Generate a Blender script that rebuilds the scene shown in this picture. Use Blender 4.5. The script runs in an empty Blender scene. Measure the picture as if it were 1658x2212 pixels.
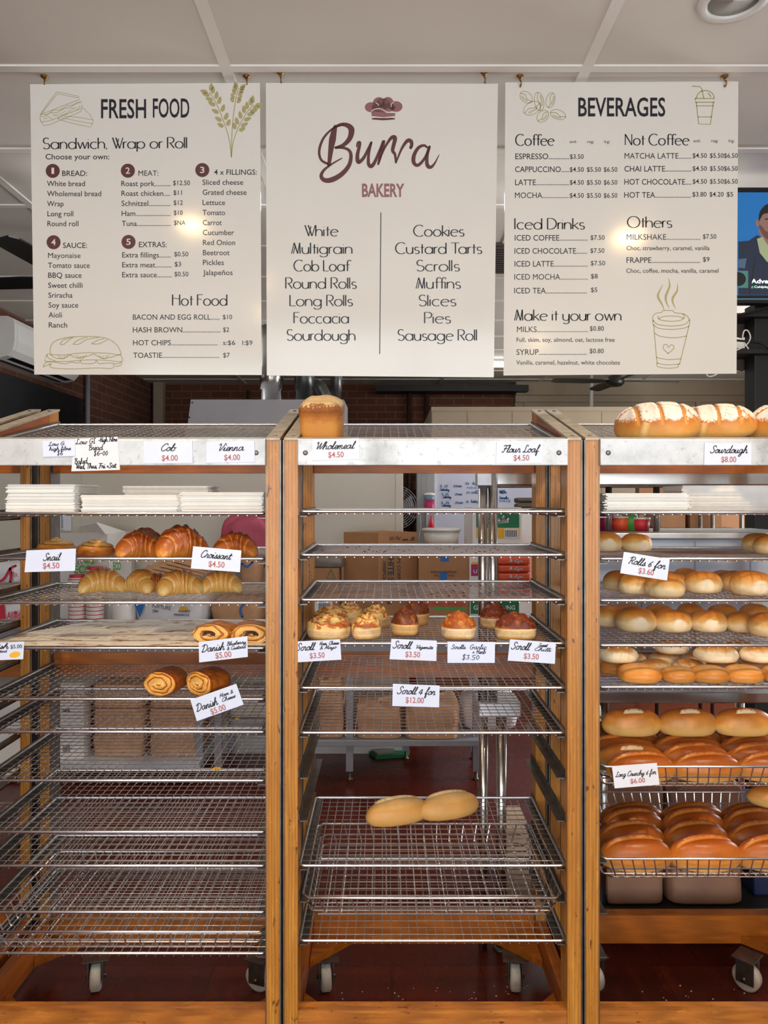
import bpy, bmesh, math, random
from mathutils import Vector, Matrix, noise
R = math.radians
PI = math.pi
random.seed(7)
scn = bpy.context.scene
col = scn.collection

# ------------------------------------------------------------------ camera
F = 1661.0            # focal length in photo pixels (1658 x 2212)
CX, CY = 833.0, 1080.0
EYE = 1.58
cam_d = bpy.data.cameras.new('camera')
cam = bpy.data.objects.new('camera', cam_d)
col.objects.link(cam)
cam.location = (0, 0, EYE)
cam.rotation_euler = (R(90), 0, 0)
cam_d.sensor_fit = 'HORIZONTAL'
cam_d.sensor_width = 36.0
cam_d.lens = 36.0 * F / 1658.0
cam_d.shift_x = -(CX - 829.0) / 1658.0
cam_d.shift_y = (CY - 1106.0) / 1658.0
cam_d.clip_start = 0.05
scn.camera = cam

# ------------------------------------------------------------------ light and exposure
scn.view_settings.view_transform = 'Standard'
scn.view_settings.look = 'None'
scn.view_settings.gamma = 1.0
scn.view_settings.use_curve_mapping = False
scn.view_settings.exposure = 0.47
wd = bpy.data.worlds.new('daylight')
scn.world = wd
wd.use_nodes = True
bg = wd.node_tree.nodes['Background']
bg.inputs['Color'].default_value = (0.75, 0.87, 1.0, 1)
bg.inputs['Strength'].default_value = 1.0

def area_light(name, loc, rot, sx, sy, power, color):
    d = bpy.data.lights.new(name, 'AREA')
    d.shape = 'RECTANGLE'; d.size = sx; d.size_y = sy
    d.energy = power; d.color = color
    o = bpy.data.objects.new(name, d)
    o.location = loc; o.rotation_euler = rot
    col.objects.link(o)
    return o
# daylight coming in through the shop window behind the camera
area_light('window_daylight', (0.2, -2.75, 1.55), (R(90), 0, 0), 5.6, 2.2, 118.0, (0.93, 0.97, 1.0))
# daylight through the kitchen side window on the right
area_light('kitchen_daylight', (4.45, 5.2, 1.75), (R(90), 0, R(90)), 2.2, 1.3, 105.0, (0.97, 0.98, 1.0))

# ------------------------------------------------------------------ projection helpers
def P(px, py, Y):
    return Vector(((px - CX) * Y / F, Y, EYE + (CY - py) * Y / F))
def X(px, Y): return (px - CX) * Y / F
def Z(py, Y): return EYE + (CY - py) * Y / F

class Plane:
    """A real plane in the room; maps a photo pixel to the point of the plane it shows."""
    def __init__(s, o, n):
        s.o = Vector(o); s.n = Vector(n).normalized()
        if s.n.y > 0: s.n = -s.n
    def at(s, px, py, off=0.0):
        d = Vector(((px - CX) / F, 1.0, (CY - py) / F))
        e = Vector((0, 0, EYE))
        t = (s.o - e).dot(s.n) / d.dot(s.n)
        return e + d * t + s.n * off
def plane_y(Y): return Plane((0, Y, 0), (0, -1, 0))

def lin(c):
    c = c / 255.0
    return c / 12.92 if c <= 0.04045 else ((c + 0.055) / 1.055) ** 2.4
def rgb(r, g, b): return (lin(r), lin(g), lin(b), 1.0)

# ------------------------------------------------------------------ materials
MATS = {}
def new_mat(name):
    m = bpy.data.materials.new(name); m.use_nodes = True
    MATS[name] = m
    nt = m.node_tree
    return m, nt, nt.nodes['Principled BSDF']
def nd(nt, t, **kw):
    n = nt.nodes.new(t)
    for k, v in kw.items():
        if hasattr(n, k): setattr(n, k, v)
        else: n.inputs[k].default_value = v
    return n
def ramp(nt, fac, stops):
    r = nt.nodes.new('ShaderNodeValToRGB')
    els = r.color_ramp.elements
    while len(els) < len(stops): els.new(0.5)
    for e, (p, c) in zip(els, stops):
        e.position = p; e.color = c
    nt.links.new(fac, r.inputs['Fac'])
    return r.outputs['Color']
def mixc(nt, fac, a, b, mode='MIX'):
    n = nt.nodes.new('ShaderNodeMix'); n.data_type = 'RGBA'; n.blend_type = mode
    L = nt.links
    for sock, v in ((n.inputs[0], fac), (n.inputs[6], a), (n.inputs[7], b)):
        if isinstance(v, (int, float)): sock.default_value = v
        elif isinstance(v, tuple): sock.default_value = v
        else: L.new(v, sock)
    return n.outputs[2]
def math_n(nt, op, a, b=0.0):
    n = nt.nodes.new('ShaderNodeMath'); n.operation = op
    for s, v in ((n.inputs[0], a), (n.inputs[1], b)):
        if isinstance(v, (int, float)): s.default_value = v
        else: nt.links.new(v, s)
    return n.outputs[0]
def coords(nt, kind='Object', scale=(1, 1, 1)):
    t = nt.nodes.new('ShaderNodeTexCoord')
    m = nt.nodes.new('ShaderNodeMapping')
    m.inputs['Scale'].default_value = scale
    nt.links.new(t.outputs[kind], m.inputs['Vector'])
    return m.outputs['Vector']
def noise_n(nt, vec, scale, detail=3.0, rough=0.55):
    n = nd(nt, 'ShaderNodeTexNoise')
    n.inputs['Scale'].default_value = scale
    n.inputs['Detail'].default_value = detail
    n.inputs['Roughness'].default_value = rough
    nt.links.new(vec, n.inputs['Vector'])
    return n.outputs['Fac']
def bump_n(nt, bs, h, strength, dist=0.002):
    b = nd(nt, 'ShaderNodeBump')
    b.inputs['Strength'].default_value = strength
    b.inputs['Distance'].default_value = dist
    nt.links.new(h, b.inputs['Height'])
    nt.links.new(b.outputs['Normal'], bs.inputs['Normal'])

def M(name, c, rough=0.5, metal=0.0, var=0.12, scale=30.0, bump=0.0, aniso=(1, 1, 1), spec=0.5):
    """plain surface with a little procedural mottling"""
    if name in MATS: return MATS[name]
    m, nt, bs = new_mat(name)
    c = rgb(*c)
    v = coords(nt, 'Object', aniso)
    f = noise_n(nt, v, scale)
    lo = tuple(x * (1 - var) for x in c[:3]) + (1,)
    hi = tuple(min(1, x * (1 + var)) for x in c[:3]) + (1,)
    nt.links.new(ramp(nt, f, [(0.3, lo), (0.7, hi)]), bs.inputs['Base Color'])
    bs.inputs['Roughness'].default_value = rough
    bs.inputs['Metallic'].default_value = metal
    bs.inputs['Specular IOR Level'].default_value = spec
    if bump: bump_n(nt, bs, f, bump)
    return m
def M_emit(name, c, strength):
    if name in MATS: return MATS[name]
    m, nt, bs = new_mat(name)
    bs.inputs['Base Color'].default_value = rgb(*c)
    bs.inputs['Emission Color'].default_value = rgb(*c)
    bs.inputs['Emission Strength'].default_value = strength
    return m
def M_wood(name, axis, c_lo, c_hi, wear=0.0, rough=0.38):
    """varnished timber, grain along the given axis"""
    m, nt, bs = new_mat(name)
    s = {'x': (1.2, 22, 22), 'y': (22, 1.2, 22), 'z': (22, 22, 1.2)}[axis]
    v = coords(nt, 'Object', s)
    f = noise_n(nt, v, 3.2, 6, 0.65)
    c = ramp(nt, f, [(0.25, rgb(*c_lo)), (0.55, rgb(*[(a + b) / 2 for a, b in zip(c_lo, c_hi)])), (0.8, rgb(*c_hi))])
    w = nd(nt, 'ShaderNodeTexWave'); w.inputs['Scale'].default_value = 1.6
    w.inputs['Distortion'].default_value = 6.0; w.inputs['Detail'].default_value = 3
    nt.links.new(v, w.inputs['Vector'])
    c = mixc(nt, math_n(nt, 'MULTIPLY', w.outputs['Fac'], 0.36), c, rgb(*[x * 0.6 for x in c_lo]))
    v2 = coords(nt, 'Object', (1, 1, 0.35) if axis == 'z' else (0.35, 1, 1) if axis == 'x' else (1, 0.35, 1))
    k = noise_n(nt, v2, 70, 4, 0.7)
    c = mixc(nt, ramp(nt, k, [(0.63, (0, 0, 0, 1)), (0.68, (1, 1, 1, 1))]), c, rgb(92, 52, 20)) if wear else c
    if wear:
        k2 = noise_n(nt, v2, 38, 5, 0.75)
        c = mixc(nt, math_n(nt, 'MULTIPLY', ramp(nt, k2, [(0.56, (0, 0, 0, 1)), (0.72, (1, 1, 1, 1))]), 0.42), c, rgb(226, 158, 66))
    nt.links.new(c, bs.inputs['Base Color'])
    bs.inputs['Roughness'].default_value = rough
    bump_n(nt, bs, f, 0.12)
    return m

# ------------------------------------------------------------------ mesh builder
class MB:
    def __init__(s): s.v = []; s.f = []; s.sm = []; s.mi = []; s.uv = None; s.attr = None; s.cur = 0
    def add(s, vs, fs, smooth=False):
        b = len(s.v)
        s.v += [tuple(p) for p in vs]
        for f in fs:
            s.f.append(tuple(i + b for i in f)); s.sm.append(smooth); s.mi.append(s.cur)
        return b
    def box(s, a, b, bev=0.0):
        x0, x1 = sorted((a[0], b[0])); y0, y1 = sorted((a[1], b[1])); z0, z1 = sorted((a[2], b[2]))
        if bev <= 0:
            s.add([(x0,y0,z0),(x1,y0,z0),(x1,y1,z0),(x0,y1,z0),(x0,y0,z1),(x1,y0,z1),(x1,y1,z1),(x0,y1,z1)],
                  [(0,3,2,1),(4,5,6,7),(0,1,5,4),(1,2,6,5),(2,3,7,6),(3,0,4,7)])
            return s
        bm = bmesh.new()
        bmesh.ops.create_cube(bm, size=1)
        for v in bm.verts:
            v.co = Vector(((x0+x1)/2 + v.co.x*(x1-x0), (y0+y1)/2 + v.co.y*(y1-y0), (z0+z1)/2 + v.co.z*(z1-z0)))
        bev = min(bev, 0.45*min(x1-x0, y1-y0, z1-z0))
        bmesh.ops.bevel(bm, geom=list(bm.edges), offset=bev, segments=2, affect='EDGES', profile=0.5)
        s.bm(bm); bm.free()
        return s
    def bm(s, bm, smooth=False, mat=None):
        bm.verts.index_update()
        s.add([(mat @ v.co if mat else v.co) for v in bm.verts], [[v.index for v in f.verts] for f in bm.faces], smooth)
    def hexa(s, pts):
        """eight corners: bottom 4 ccw, top 4 ccw"""
        s.add(pts, [(0,3,2,1),(4,5,6,7),(0,1,5,4),(1,2,6,5),(2,3,7,6),(3,0,4,7)]); return s
    def tube(s, path, r, n=8, closed=False, caps=True):
        path = [Vector(p) for p in path]
        m = len(path)
        rs = r if isinstance(r, (list, tuple)) else [r]*m
        vs = []
        prev = None
        for i, p in enumerate(path):
            if closed: t = (path[(i+1) % m] - path[i-1])
            else: t = path[min(i+1, m-1)] - path[max(i-1, 0)]
            t = t.normalized() if t.length > 1e-9 else Vector((0, 0, 1))
            ref = prev if prev is not None else (Vector((0, 0, 1)) if abs(t.z) < 0.9 else Vector((1, 0, 0)))
            a = ref - t*ref.dot(t)
            if a.length < 1e-6: a = t.orthogonal()
            a.normalize(); b = t.cross(a); prev = a
            for k in range(n):
                an = 2*PI*k/n
                vs.append(p + (a*math.cos(an) + b*math.sin(an))*rs[i])
        fs = []
        for i in range(m if closed else m-1):
            j = (i+1) % m
            for k in range(n):
                l = (k+1) % n
                fs.append((i*n+k, i*n+l, j*n+l, j*n+k))
        if not closed and caps:
            fs.append(tuple(range(n-1, -1, -1))); fs.append(tuple((m-1)*n+k for k in range(n)))
        s.add(vs, fs, n > 5)
        return s
    def bar(s, a, b, r, n=6): return s.tube([a, b], r, n)
    def lathe(s, prof, n=24, c=(0,0,0), mat=None):
        vs = []
        for (r, z) in prof:
            for k in range(n):
                p = Vector((r*math.cos(2*PI*k/n), r*math.sin(2*PI*k/n), z))
                if mat: p = mat @ p
                vs.append(p + Vector(c))
        fs = []
        for i in range(len(prof)-1):
            for k in range(n):
                l = (k+1) % n
                fs.append((i*n+k, i*n+l, (i+1)*n+l, (i+1)*n+k))
        fs.append(tuple(range(n-1, -1, -1))); fs.append(tuple((len(prof)-1)*n+k for k in range(n)))
        s.add(vs, fs, True)
        return s
    def poly(s, pts): s.add(pts, [tuple(range(len(pts)))]); return s
    def prism(s, pts, d):
        """closed outline extruded along the vector d"""
        n = len(pts); d = Vector(d)
        vs = [Vector(p) for p in pts] + [Vector(p)+d for p in pts]
        fs = [tuple(range(n)), tuple(range(2*n-1, n-1, -1))]
        for i in range(n):
            j = (i+1) % n
            fs.append((i, i+n, j+n, j))
        s.add(vs, fs); return s
    def quadgrid(s, fn, nu, nv, smooth=True, wrap=False):
        vs = [fn(i/(nu if wrap else nu-1), j/(nv-1)) for j in range(nv) for i in range(nu)]
        fs = []
        for j in range(nv-1):
            for i in range(nu if wrap else nu-1):
                k = (i+1) % nu
                fs.append((j*nu+i, j*nu+k, (j+1)*nu+k, (j+1)*nu+i))
        s.add(vs, fs, smooth); return s
    def mesh(s, name, mat, fix=True):
        me = bpy.data.meshes.new(name)
        me.from_pydata(s.v, [], s.f)
        me.polygons.foreach_set('use_smooth', s.sm)
        for mm in (mat if isinstance(mat, (list, tuple)) else [mat]): me.materials.append(mm)
        if any(s.mi): me.polygons.foreach_set('material_index', s.mi)
        if s.uv:
            l = me.uv_layers.new(name='UVMap')
            for li in me.loops: l.data[li.index].uv = s.uv[li.vertex_index]
        if s.attr:
            for k, vals in s.attr.items():
                a = me.attributes.new(k, 'FLOAT', 'POINT'); a.data.foreach_set('value', vals)
        if fix:
            bm = bmesh.new(); bm.from_mesh(me)
            bmesh.ops.recalc_face_normals(bm, faces=bm.faces)
            bm.to_mesh(me); bm.free()
        me.update()
        return me
    def build(s, name, mat, parent=None, loc=None, rot=None, fix=True):
        o = bpy.data.objects.new(name, s.mesh(name, mat, fix))
        col.objects.link(o)
        if loc is not None: o.location = loc
        if rot is not None: o.rotation_euler = rot
        if parent is not None:
            o.parent = parent
            if loc is None and rot is None:
                # geometry was given in world coordinates: keep it there (parents are plain translated empties)
                o.matrix_parent_inverse = Matrix.Translation(-parent.location)
        return o

def tag(o, label, cat, group=None, kind=None):
    o['label'] = label; o['category'] = cat
    if group: o['group'] = group
    if kind: o['kind'] = kind
    return o
def empty(name, loc, label, cat, group=None):
    o = bpy.data.objects.new(name, None)
    o.empty_display_size = 0.05
    o.location = loc
    col.objects.link(o)
    return tag(o, label, cat, group)
def struct(name, mb, mat, fix=True, label=None):
    o = mb.build(name, mat, fix=fix); o['kind'] = 'structure'
    if label: o['label'] = label
    return o
def copy_tree(o, parent=None):
    c = o.copy(); col.objects.link(c)
    if parent: c.parent = parent
    for ch in list(o.children): copy_tree(ch, c)
    return c
def smooth_path(pts, n=6, closed=False):
    """Catmull-Rom through the points (2D or 3D tuples)"""
    out = []; m = len(pts)
    if m < 3: return [tuple(p) for p in pts]
    def g(i):
        return pts[i % m] if closed else pts[max(0, min(m-1, i))]
    for i in range(m if closed else m-1):
        p0, p1, p2, p3 = g(i-1), g(i), g(i+1), g(i+2)
        for k in range(n):
            t = k/n
            out.append(tuple(0.5*((2*b) + (-a+c)*t + (2*a-5*b+4*c-d)*t*t + (-a+3*b-3*c+d)*t**3)
                             for a, b, c, d in zip(p0, p1, p2, p3)))
    if not closed: out.append(tuple(pts[-1]))
    return out
# ------------------------------------------------------------------ lettering
# Lettering is laid out in photo pixels and then put on the real plane of the sign or card it is printed on.
def ribbon(mb, pts, w, mp, off, caps=True):
    """pen stroke of width w (number or per-point list) along pixel points"""
    n = len(pts)
    ws = w if isinstance(w, (list, tuple)) else [w]*n
    L = []; Rr = []
    for i in range(n):
        a = pts[max(0, i-1)]; b = pts[min(n-1, i+1)]
        dx, dy = b[0]-a[0], b[1]-a[1]
        l = math.hypot(dx, dy) or 1.0
        nx, ny = -dy/l*ws[i]/2, dx/l*ws[i]/2
        L.append((pts[i][0]+nx, pts[i][1]+ny)); Rr.append((pts[i][0]-nx, pts[i][1]-ny))
    vs = [mp.at(x, y, off) for x, y in L] + [mp.at(x, y, off) for x, y in Rr]
    mb.add(vs, [(i, i+1, n+i+1, n+i) for i in range(n-1)])
    if caps:
        for e, wv in ((0, ws[0]), (n-1, ws[-1])):
            cx, cy = pts[e]
            mb.add([mp.at(cx+wv/2*math.cos(k*PI/4), cy+wv/2*math.sin(k*PI/4), off) for k in range(8)], [tuple(range(8))])
def stroke(mb, pts, w, mp, off, smooth=True, closed=False, n=6):
    p = smooth_path(pts, n, closed) if smooth and len(pts) > 2 else [tuple(q) for q in pts]
    if closed: p = p + [p[0]]
    ribbon(mb, p, w, mp, off)
def blob(mb, pts, mp, off, smooth=True, n=5):
    p = smooth_path(pts, n, True) if smooth else pts
    mb.add([mp.at(x, y, off) for x, y in p], [tuple(range(len(p)))])
def ellipse(mb, cx, cy, rx, ry, mp, off, rot=0.0, n=24):
    c, s = math.cos(rot), math.sin(rot)
    mb.add([mp.at(cx+rx*math.cos(t)*c-ry*math.sin(t)*s, cy+rx*math.cos(t)*s+ry*math.sin(t)*c, off)
            for t in [2*PI*k/n for k in range(n)]], [tuple(range(n))])

_glyphs = {}
def sans(text, bold=0.0):
    """2D triangles of the built-in sans face, size 1: (verts, faces, width)"""
    if 'M' in text: bold = 0.0      # the built-in M breaks up when thickened
    k = (text, bold)
    if k in _glyphs: return _glyphs[k]
    cu = bpy.data.curves.new('lettering', 'FONT')
    cu.body = text; cu.size = 1.0; cu.offset = bold; cu.resolution_u = 3
    ob = bpy.data.objects.new('lettering', cu); col.objects.link(ob)
    dg = bpy.context.evaluated_depsgraph_get(); dg.update()
    ev = ob.evaluated_get(dg); me = ev.to_mesh()
    vs = [(v.co.x, v.co.y) for v in me.vertices]; fs = [tuple(p.vertices) for p in me.polygons]
    ev.to_mesh_clear()
    bpy.data.objects.remove(ob); bpy.data.curves.remove(cu)
    _glyphs[k] = (vs, fs)
    return _glyphs[k]
CAP = [None]
def cap_h():
    if CAP[0] is None: CAP[0] = max(v[1] for v in sans('H')[0])
    return CAP[0]
def text(mb, s, x0, x1, y, h, mp, off, bold=0.0, rot=0.0):
    """sans lettering: ink from x0 to x1, baseline y at x0, capital height h (pixels), turned by rot"""
    vs, fs = sans(s, bold)
    if not vs: return
    a = min(v[0] for v in vs); b = max(v[0] for v in vs)
    kx = (x1-x0)/max(b-a, 1e-6); ky = h/cap_h()
    c, sn = math.cos(rot), math.sin(rot)
    out = []
    for vx, vy in vs:
        u = (vx-a)*kx; w = vy*ky
        out.append(mp.at(x0+u*c+w*sn, y+u*sn-w*c, off))
    mb.add(out, fs)
def text_c(mb, s, xc, w, y, h, mp, off, bold=0.0, rot=0.0):
    text(mb, s, xc-w/2*math.cos(rot), xc-w/2*math.cos(rot)+w, y-w/2*math.sin(rot), h, mp, off, bold, rot)

# joined pen script: x-height 1, capitals 2; strokes and advance width
SCRIPT = {
 'a': ([[(.75,.85),(.45,1),(.12,.7),(.08,.3),(.3,0),(.55,.2),(.77,.95),(.72,.3),(.84,.02),(1.05,.2)]], 1.0),
 'b': ([[(0,.15),(.3,1.2),(.38,1.8),(.28,2),(.18,1.6),(.12,.6),(.2,.1),(.45,0),(.68,.35),(.6,.8),(.42,.92),(.62,.8),(.85,.85)]], .8),
 'c': ([[(.62,.8),(.4,1),(.12,.65),(.12,.25),(.35,0),(.65,.2)]], .62),
 'd': ([[(.7,.8),(.42,1),(.1,.6),(.12,.15),(.35,0),(.6,.3),(.78,1.2),(.86,2)], [(.86,2),(.72,.6),(.75,.1),(.9,.02),(1.05,.2)]], 1.0),
 'e': ([[(0,.2),(.35,.45),(.55,.75),(.4,1),(.15,.75),(.12,.25),(.32,0),(.62,.2)]], .6),
 'f': ([[(0,.2),(.3,1),(.5,1.8),(.38,2.05),(.25,1.6),(.2,.5),(.18,-.6),(.28,-.9),(.38,-.5),(.3,.1),(.65,.25)]], .62),
 'g': ([[(.72,.85),(.42,1),(.1,.65),(.12,.2),(.35,.02),(.58,.3),(.74,.95),(.7,0),(.55,-.75),(.3,-.9),(.2,-.6),(.55,-.15),(1,.2)]], .95),
 'h': ([[(0,.15),(.3,1.2),(.38,1.9),(.26,1.95),(.18,1.2),(.12,0)], [(.14,.4),(.35,.85),(.55,.95),(.65,.7),(.62,.2),(.75,0),(.98,.2)]], .93),
 'i': ([[(0,.15),(.2,.95),(.16,.25),(.28,0),(.5,.2)], [(.3,1.42),(.33,1.45)]], .48),
 'k': ([[(0,.15),(.3,1.2),(.38,1.9),(.26,1.95),(.18,1.2),(.12,0)], [(.6,.9),(.2,.5),(.6,.02),(.8,.2)]], .78),
 'l': ([[(0,.15),(.3,1.2),(.38,1.85),(.26,1.98),(.17,1.4),(.14,.3),(.26,0),(.5,.2)]], .48),
 'm': ([[(0,.15),(.15,.95),(.12,0)], [(.14,.5),(.32,.92),(.46,.85),(.46,0)], [(.48,.5),(.66,.92),(.82,.85),(.8,.25),(.92,0),(1.15,.2)]], 1.12),
 'n': ([[(0,.15),(.15,.95),(.12,0)], [(.14,.5),(.35,.95),(.54,.82),(.5,.25),(.62,0),(.85,.2)]], .82),
 'o': ([[(.42,1),(.12,.7),(.12,.2),(.35,0),(.62,.3),(.6,.8),(.42,1),(.52,.8),(.85,.8)]], .78),
 'r': ([[(0,.15),(.18,.8),(.22,1.08),(.32,.9),(.54,.85),(.48,.25),(.58,0),(.8,.2)]], .75),
 's': ([[(0,.15),(.28,.7),(.34,1.05),(.46,.5),(.42,.1),(.2,0),(.06,.14)], [(.3,0),(.62,.2)]], .58),
 't': ([[(0,.15),(.25,.9),(.36,1.65),(.22,.5),(.28,.05),(.42,0),(.6,.2)], [(.02,1.08),(.6,1.12)]], .55),
 'u': ([[(0,.15),(.15,.95),(.14,.25),(.3,0),(.52,.3),(.66,.95),(.62,.25),(.74,0),(.95,.2)]], .92),
 'w': ([[(0,.15),(.15,.95),(.14,.25),(.28,0),(.48,.3),(.56,.95),(.54,.25),(.68,0),(.9,.4),(.92,.95),(1.08,.8)]], 1.0),
 'y': ([[(0,.15),(.15,.95),(.14,.3),(.3,.02),(.52,.3),(.66,.95),(.6,0),(.45,-.75),(.2,-.85),(.2,-.55),(.55,-.1),(.9,.2)]], .88),
 'S': ([[(.95,1.6),(.72,2),(.35,1.75),(.45,1.2),(.78,.7),(.6,.1),(.2,0),(0,.35)]], .98),
 'C': ([[(1,1.55),(.8,2),(.35,1.7),(.1,.9),(.25,.15),(.6,0),(1,.4)]], 1.0),
 'V': ([[(0,1.6),(.2,1.95),(.32,1.4),(.35,0),(.75,.9),(1,1.95),(1.15,1.8)]], .98),
 'W': ([[(0,1.6),(.2,1.95),(.28,1.2),(.3,.05),(.65,1),(.8,1.7),(.82,.05),(1.25,1),(1.45,1.95),(1.6,1.8)]], 1.35),
 'F': ([[(.1,1.7),(.35,1.95),(.7,1.85),(1.25,1.95)], [(.68,1.88),(.5,.8),(.3,.05),(.02,.2)], [(.3,1),(.95,1.05)]], 1.05),
 'L': ([[(.78,1.65),(.62,2),(.4,1.7),(.4,.8),(.25,.1),(.05,.1),(.25,.22),(.7,0),(1.05,.3)]], 1.0),
 'D': ([[(.42,1.85),(.36,.9),(.2,.05)], [(0,1.55),(.4,1.95),(.9,1.8),(1.2,1.1),(.95,.3),(.4,0),(.1,.12)]], 1.32),
 'R': ([[(.42,1.8),(.35,.8),(.25,0)], [(.05,1.5),(.4,1.95),(.9,1.85),(1,1.4),(.7,1),(.42,.95),(.7,.7),(.85,.1),(1.12,.15)]], 1.1),
 'H': ([[(.35,1.95),(.25,0)], [(1,1.95),(.85,1),(.85,.1),(1.05,.2)], [(0,1),(1,1.05)]], 1.1),
 'B': ([[(.42,1.85),(.25,0)], [(.05,1.6),(.4,1.95),(.85,1.8),(.8,1.3),(.45,1.05),(.9,.9),(.95,.3),(.6,0),(.25,.1)]], 1.08),
 'M': ([[(.05,0),(.3,1.2),(.45,1.95),(.55,1),(.6,.3),(.95,1.4),(1.1,1.95),(1.1,.9),(1.15,.1),(1.35,.2)]], 1.3),
 'G': ([[(.95,1.6),(.7,1.95),(.3,1.6),(.1,.8),(.3,.05),(.7,.1),(.85,.8),(.5,.82),(1.05,.85)]], 1.1),
 'I': ([[(.2,2),(.18,0)], [(0,2),(.45,2)], [(0,0),(.4,0)]], .5),
 'T': ([[(0,1.9),(1,2)], [(.5,1.95),(.4,0)]], .9),
 'P': ([[(.2,1.9),(.1,0)], [(.05,1.8),(.6,1.95),(.75,1.5),(.5,1.05),(.15,1)]], .85),
 '&': ([[(.95,.1),(.6,.55),(.2,1.35),(.42,1.7),(.62,1.35),(.2,.65),(.12,.15),(.45,0),(.85,.6)]], 1.0),
 ',': ([[(.15,.1),(.05,-.25)]], .3), '.': ([[(.1,.02),(.13,.05)]], .3), '-': ([[(0,.6),(.5,.62)]], .6), '+': ([[(0,.6),(.6,.6)], [(.3,.95),(.3,.25)]], .7),
 '/': ([[(0,-.1),(.6,2)]], .6),
 '6': ([[(.6,1.5),(.25,1),(.1,.4),(.32,0),(.6,.35),(.4,.75),(.12,.45)]], .75),
 '4': ([[(.5,0),(.5,1.4),(.02,.45),(.75,.45)]], .85),
 '0': ([[(.3,1.3),(.08,.65),(.3,0),(.55,.65),(.3,1.3)]], .65), '1': ([[(.05,1.1),(.2,1.4),(.2,0)]], .4),
 '2': ([[(.05,1.1),(.3,1.4),(.5,1),(.05,0),(.6,.02)]], .7), '3': ([[(.05,1.3),(.45,1.3),(.25,.8),(.5,.4),(.05,.05)]], .65),
 '5': ([[(.5,1.4),(.1,1.4),(.1,.85),(.45,.7),(.4,.1),(.05,.05)]], .65), '8': ([[(.3,.75),(.1,1.1),(.3,1.4),(.48,1.1),(.3,.75),(.08,.35),(.3,0),(.52,.35),(.3,.75)]], .65),
 '$': ([[(.55,1.3),(.25,1.45),(.1,1.1),(.5,.5),(.35,.05),(.05,.2)], [(.32,1.7),(.28,-.25)]], .7),
 ':': ([[(.1,.1),(.12,.14)], [(.12,.8),(.14,.84)]], .3), ' ': ([], .55),
}
def script(mb, s, x0, x1, y, xh, mp, off, pen=2.0, rot=0.0, slant=0.28, jig=0.0):
    """joined script from x0 to x1, baseline y at x0, x-height xh (pixels)"""
    items = []; x = 0.0
    for ch in s:
        st, adv = SCRIPT.get(ch, SCRIPT[' '])
        jy = random.uniform(-jig, jig)
        for k in st: items.append([(x+a+slant*b, b+jy) for a, b in k])
        x += adv
    if not items: return
    a = min(p[0] for k in items for p in k); b = max(p[0] for k in items for p in k)
    kx = (x1-x0)/max(b-a, 1e-6)
    c, sn = math.cos(rot), math.sin(rot)
    for k in items:
        pts = [((p[0]-a)*kx, p[1]*xh) for p in k]
        pts = [(x0+u*c+w*sn, y+u*sn-w*c) for u, w in pts]
        stroke(mb, pts, pen, mp, off, n=4)

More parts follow.
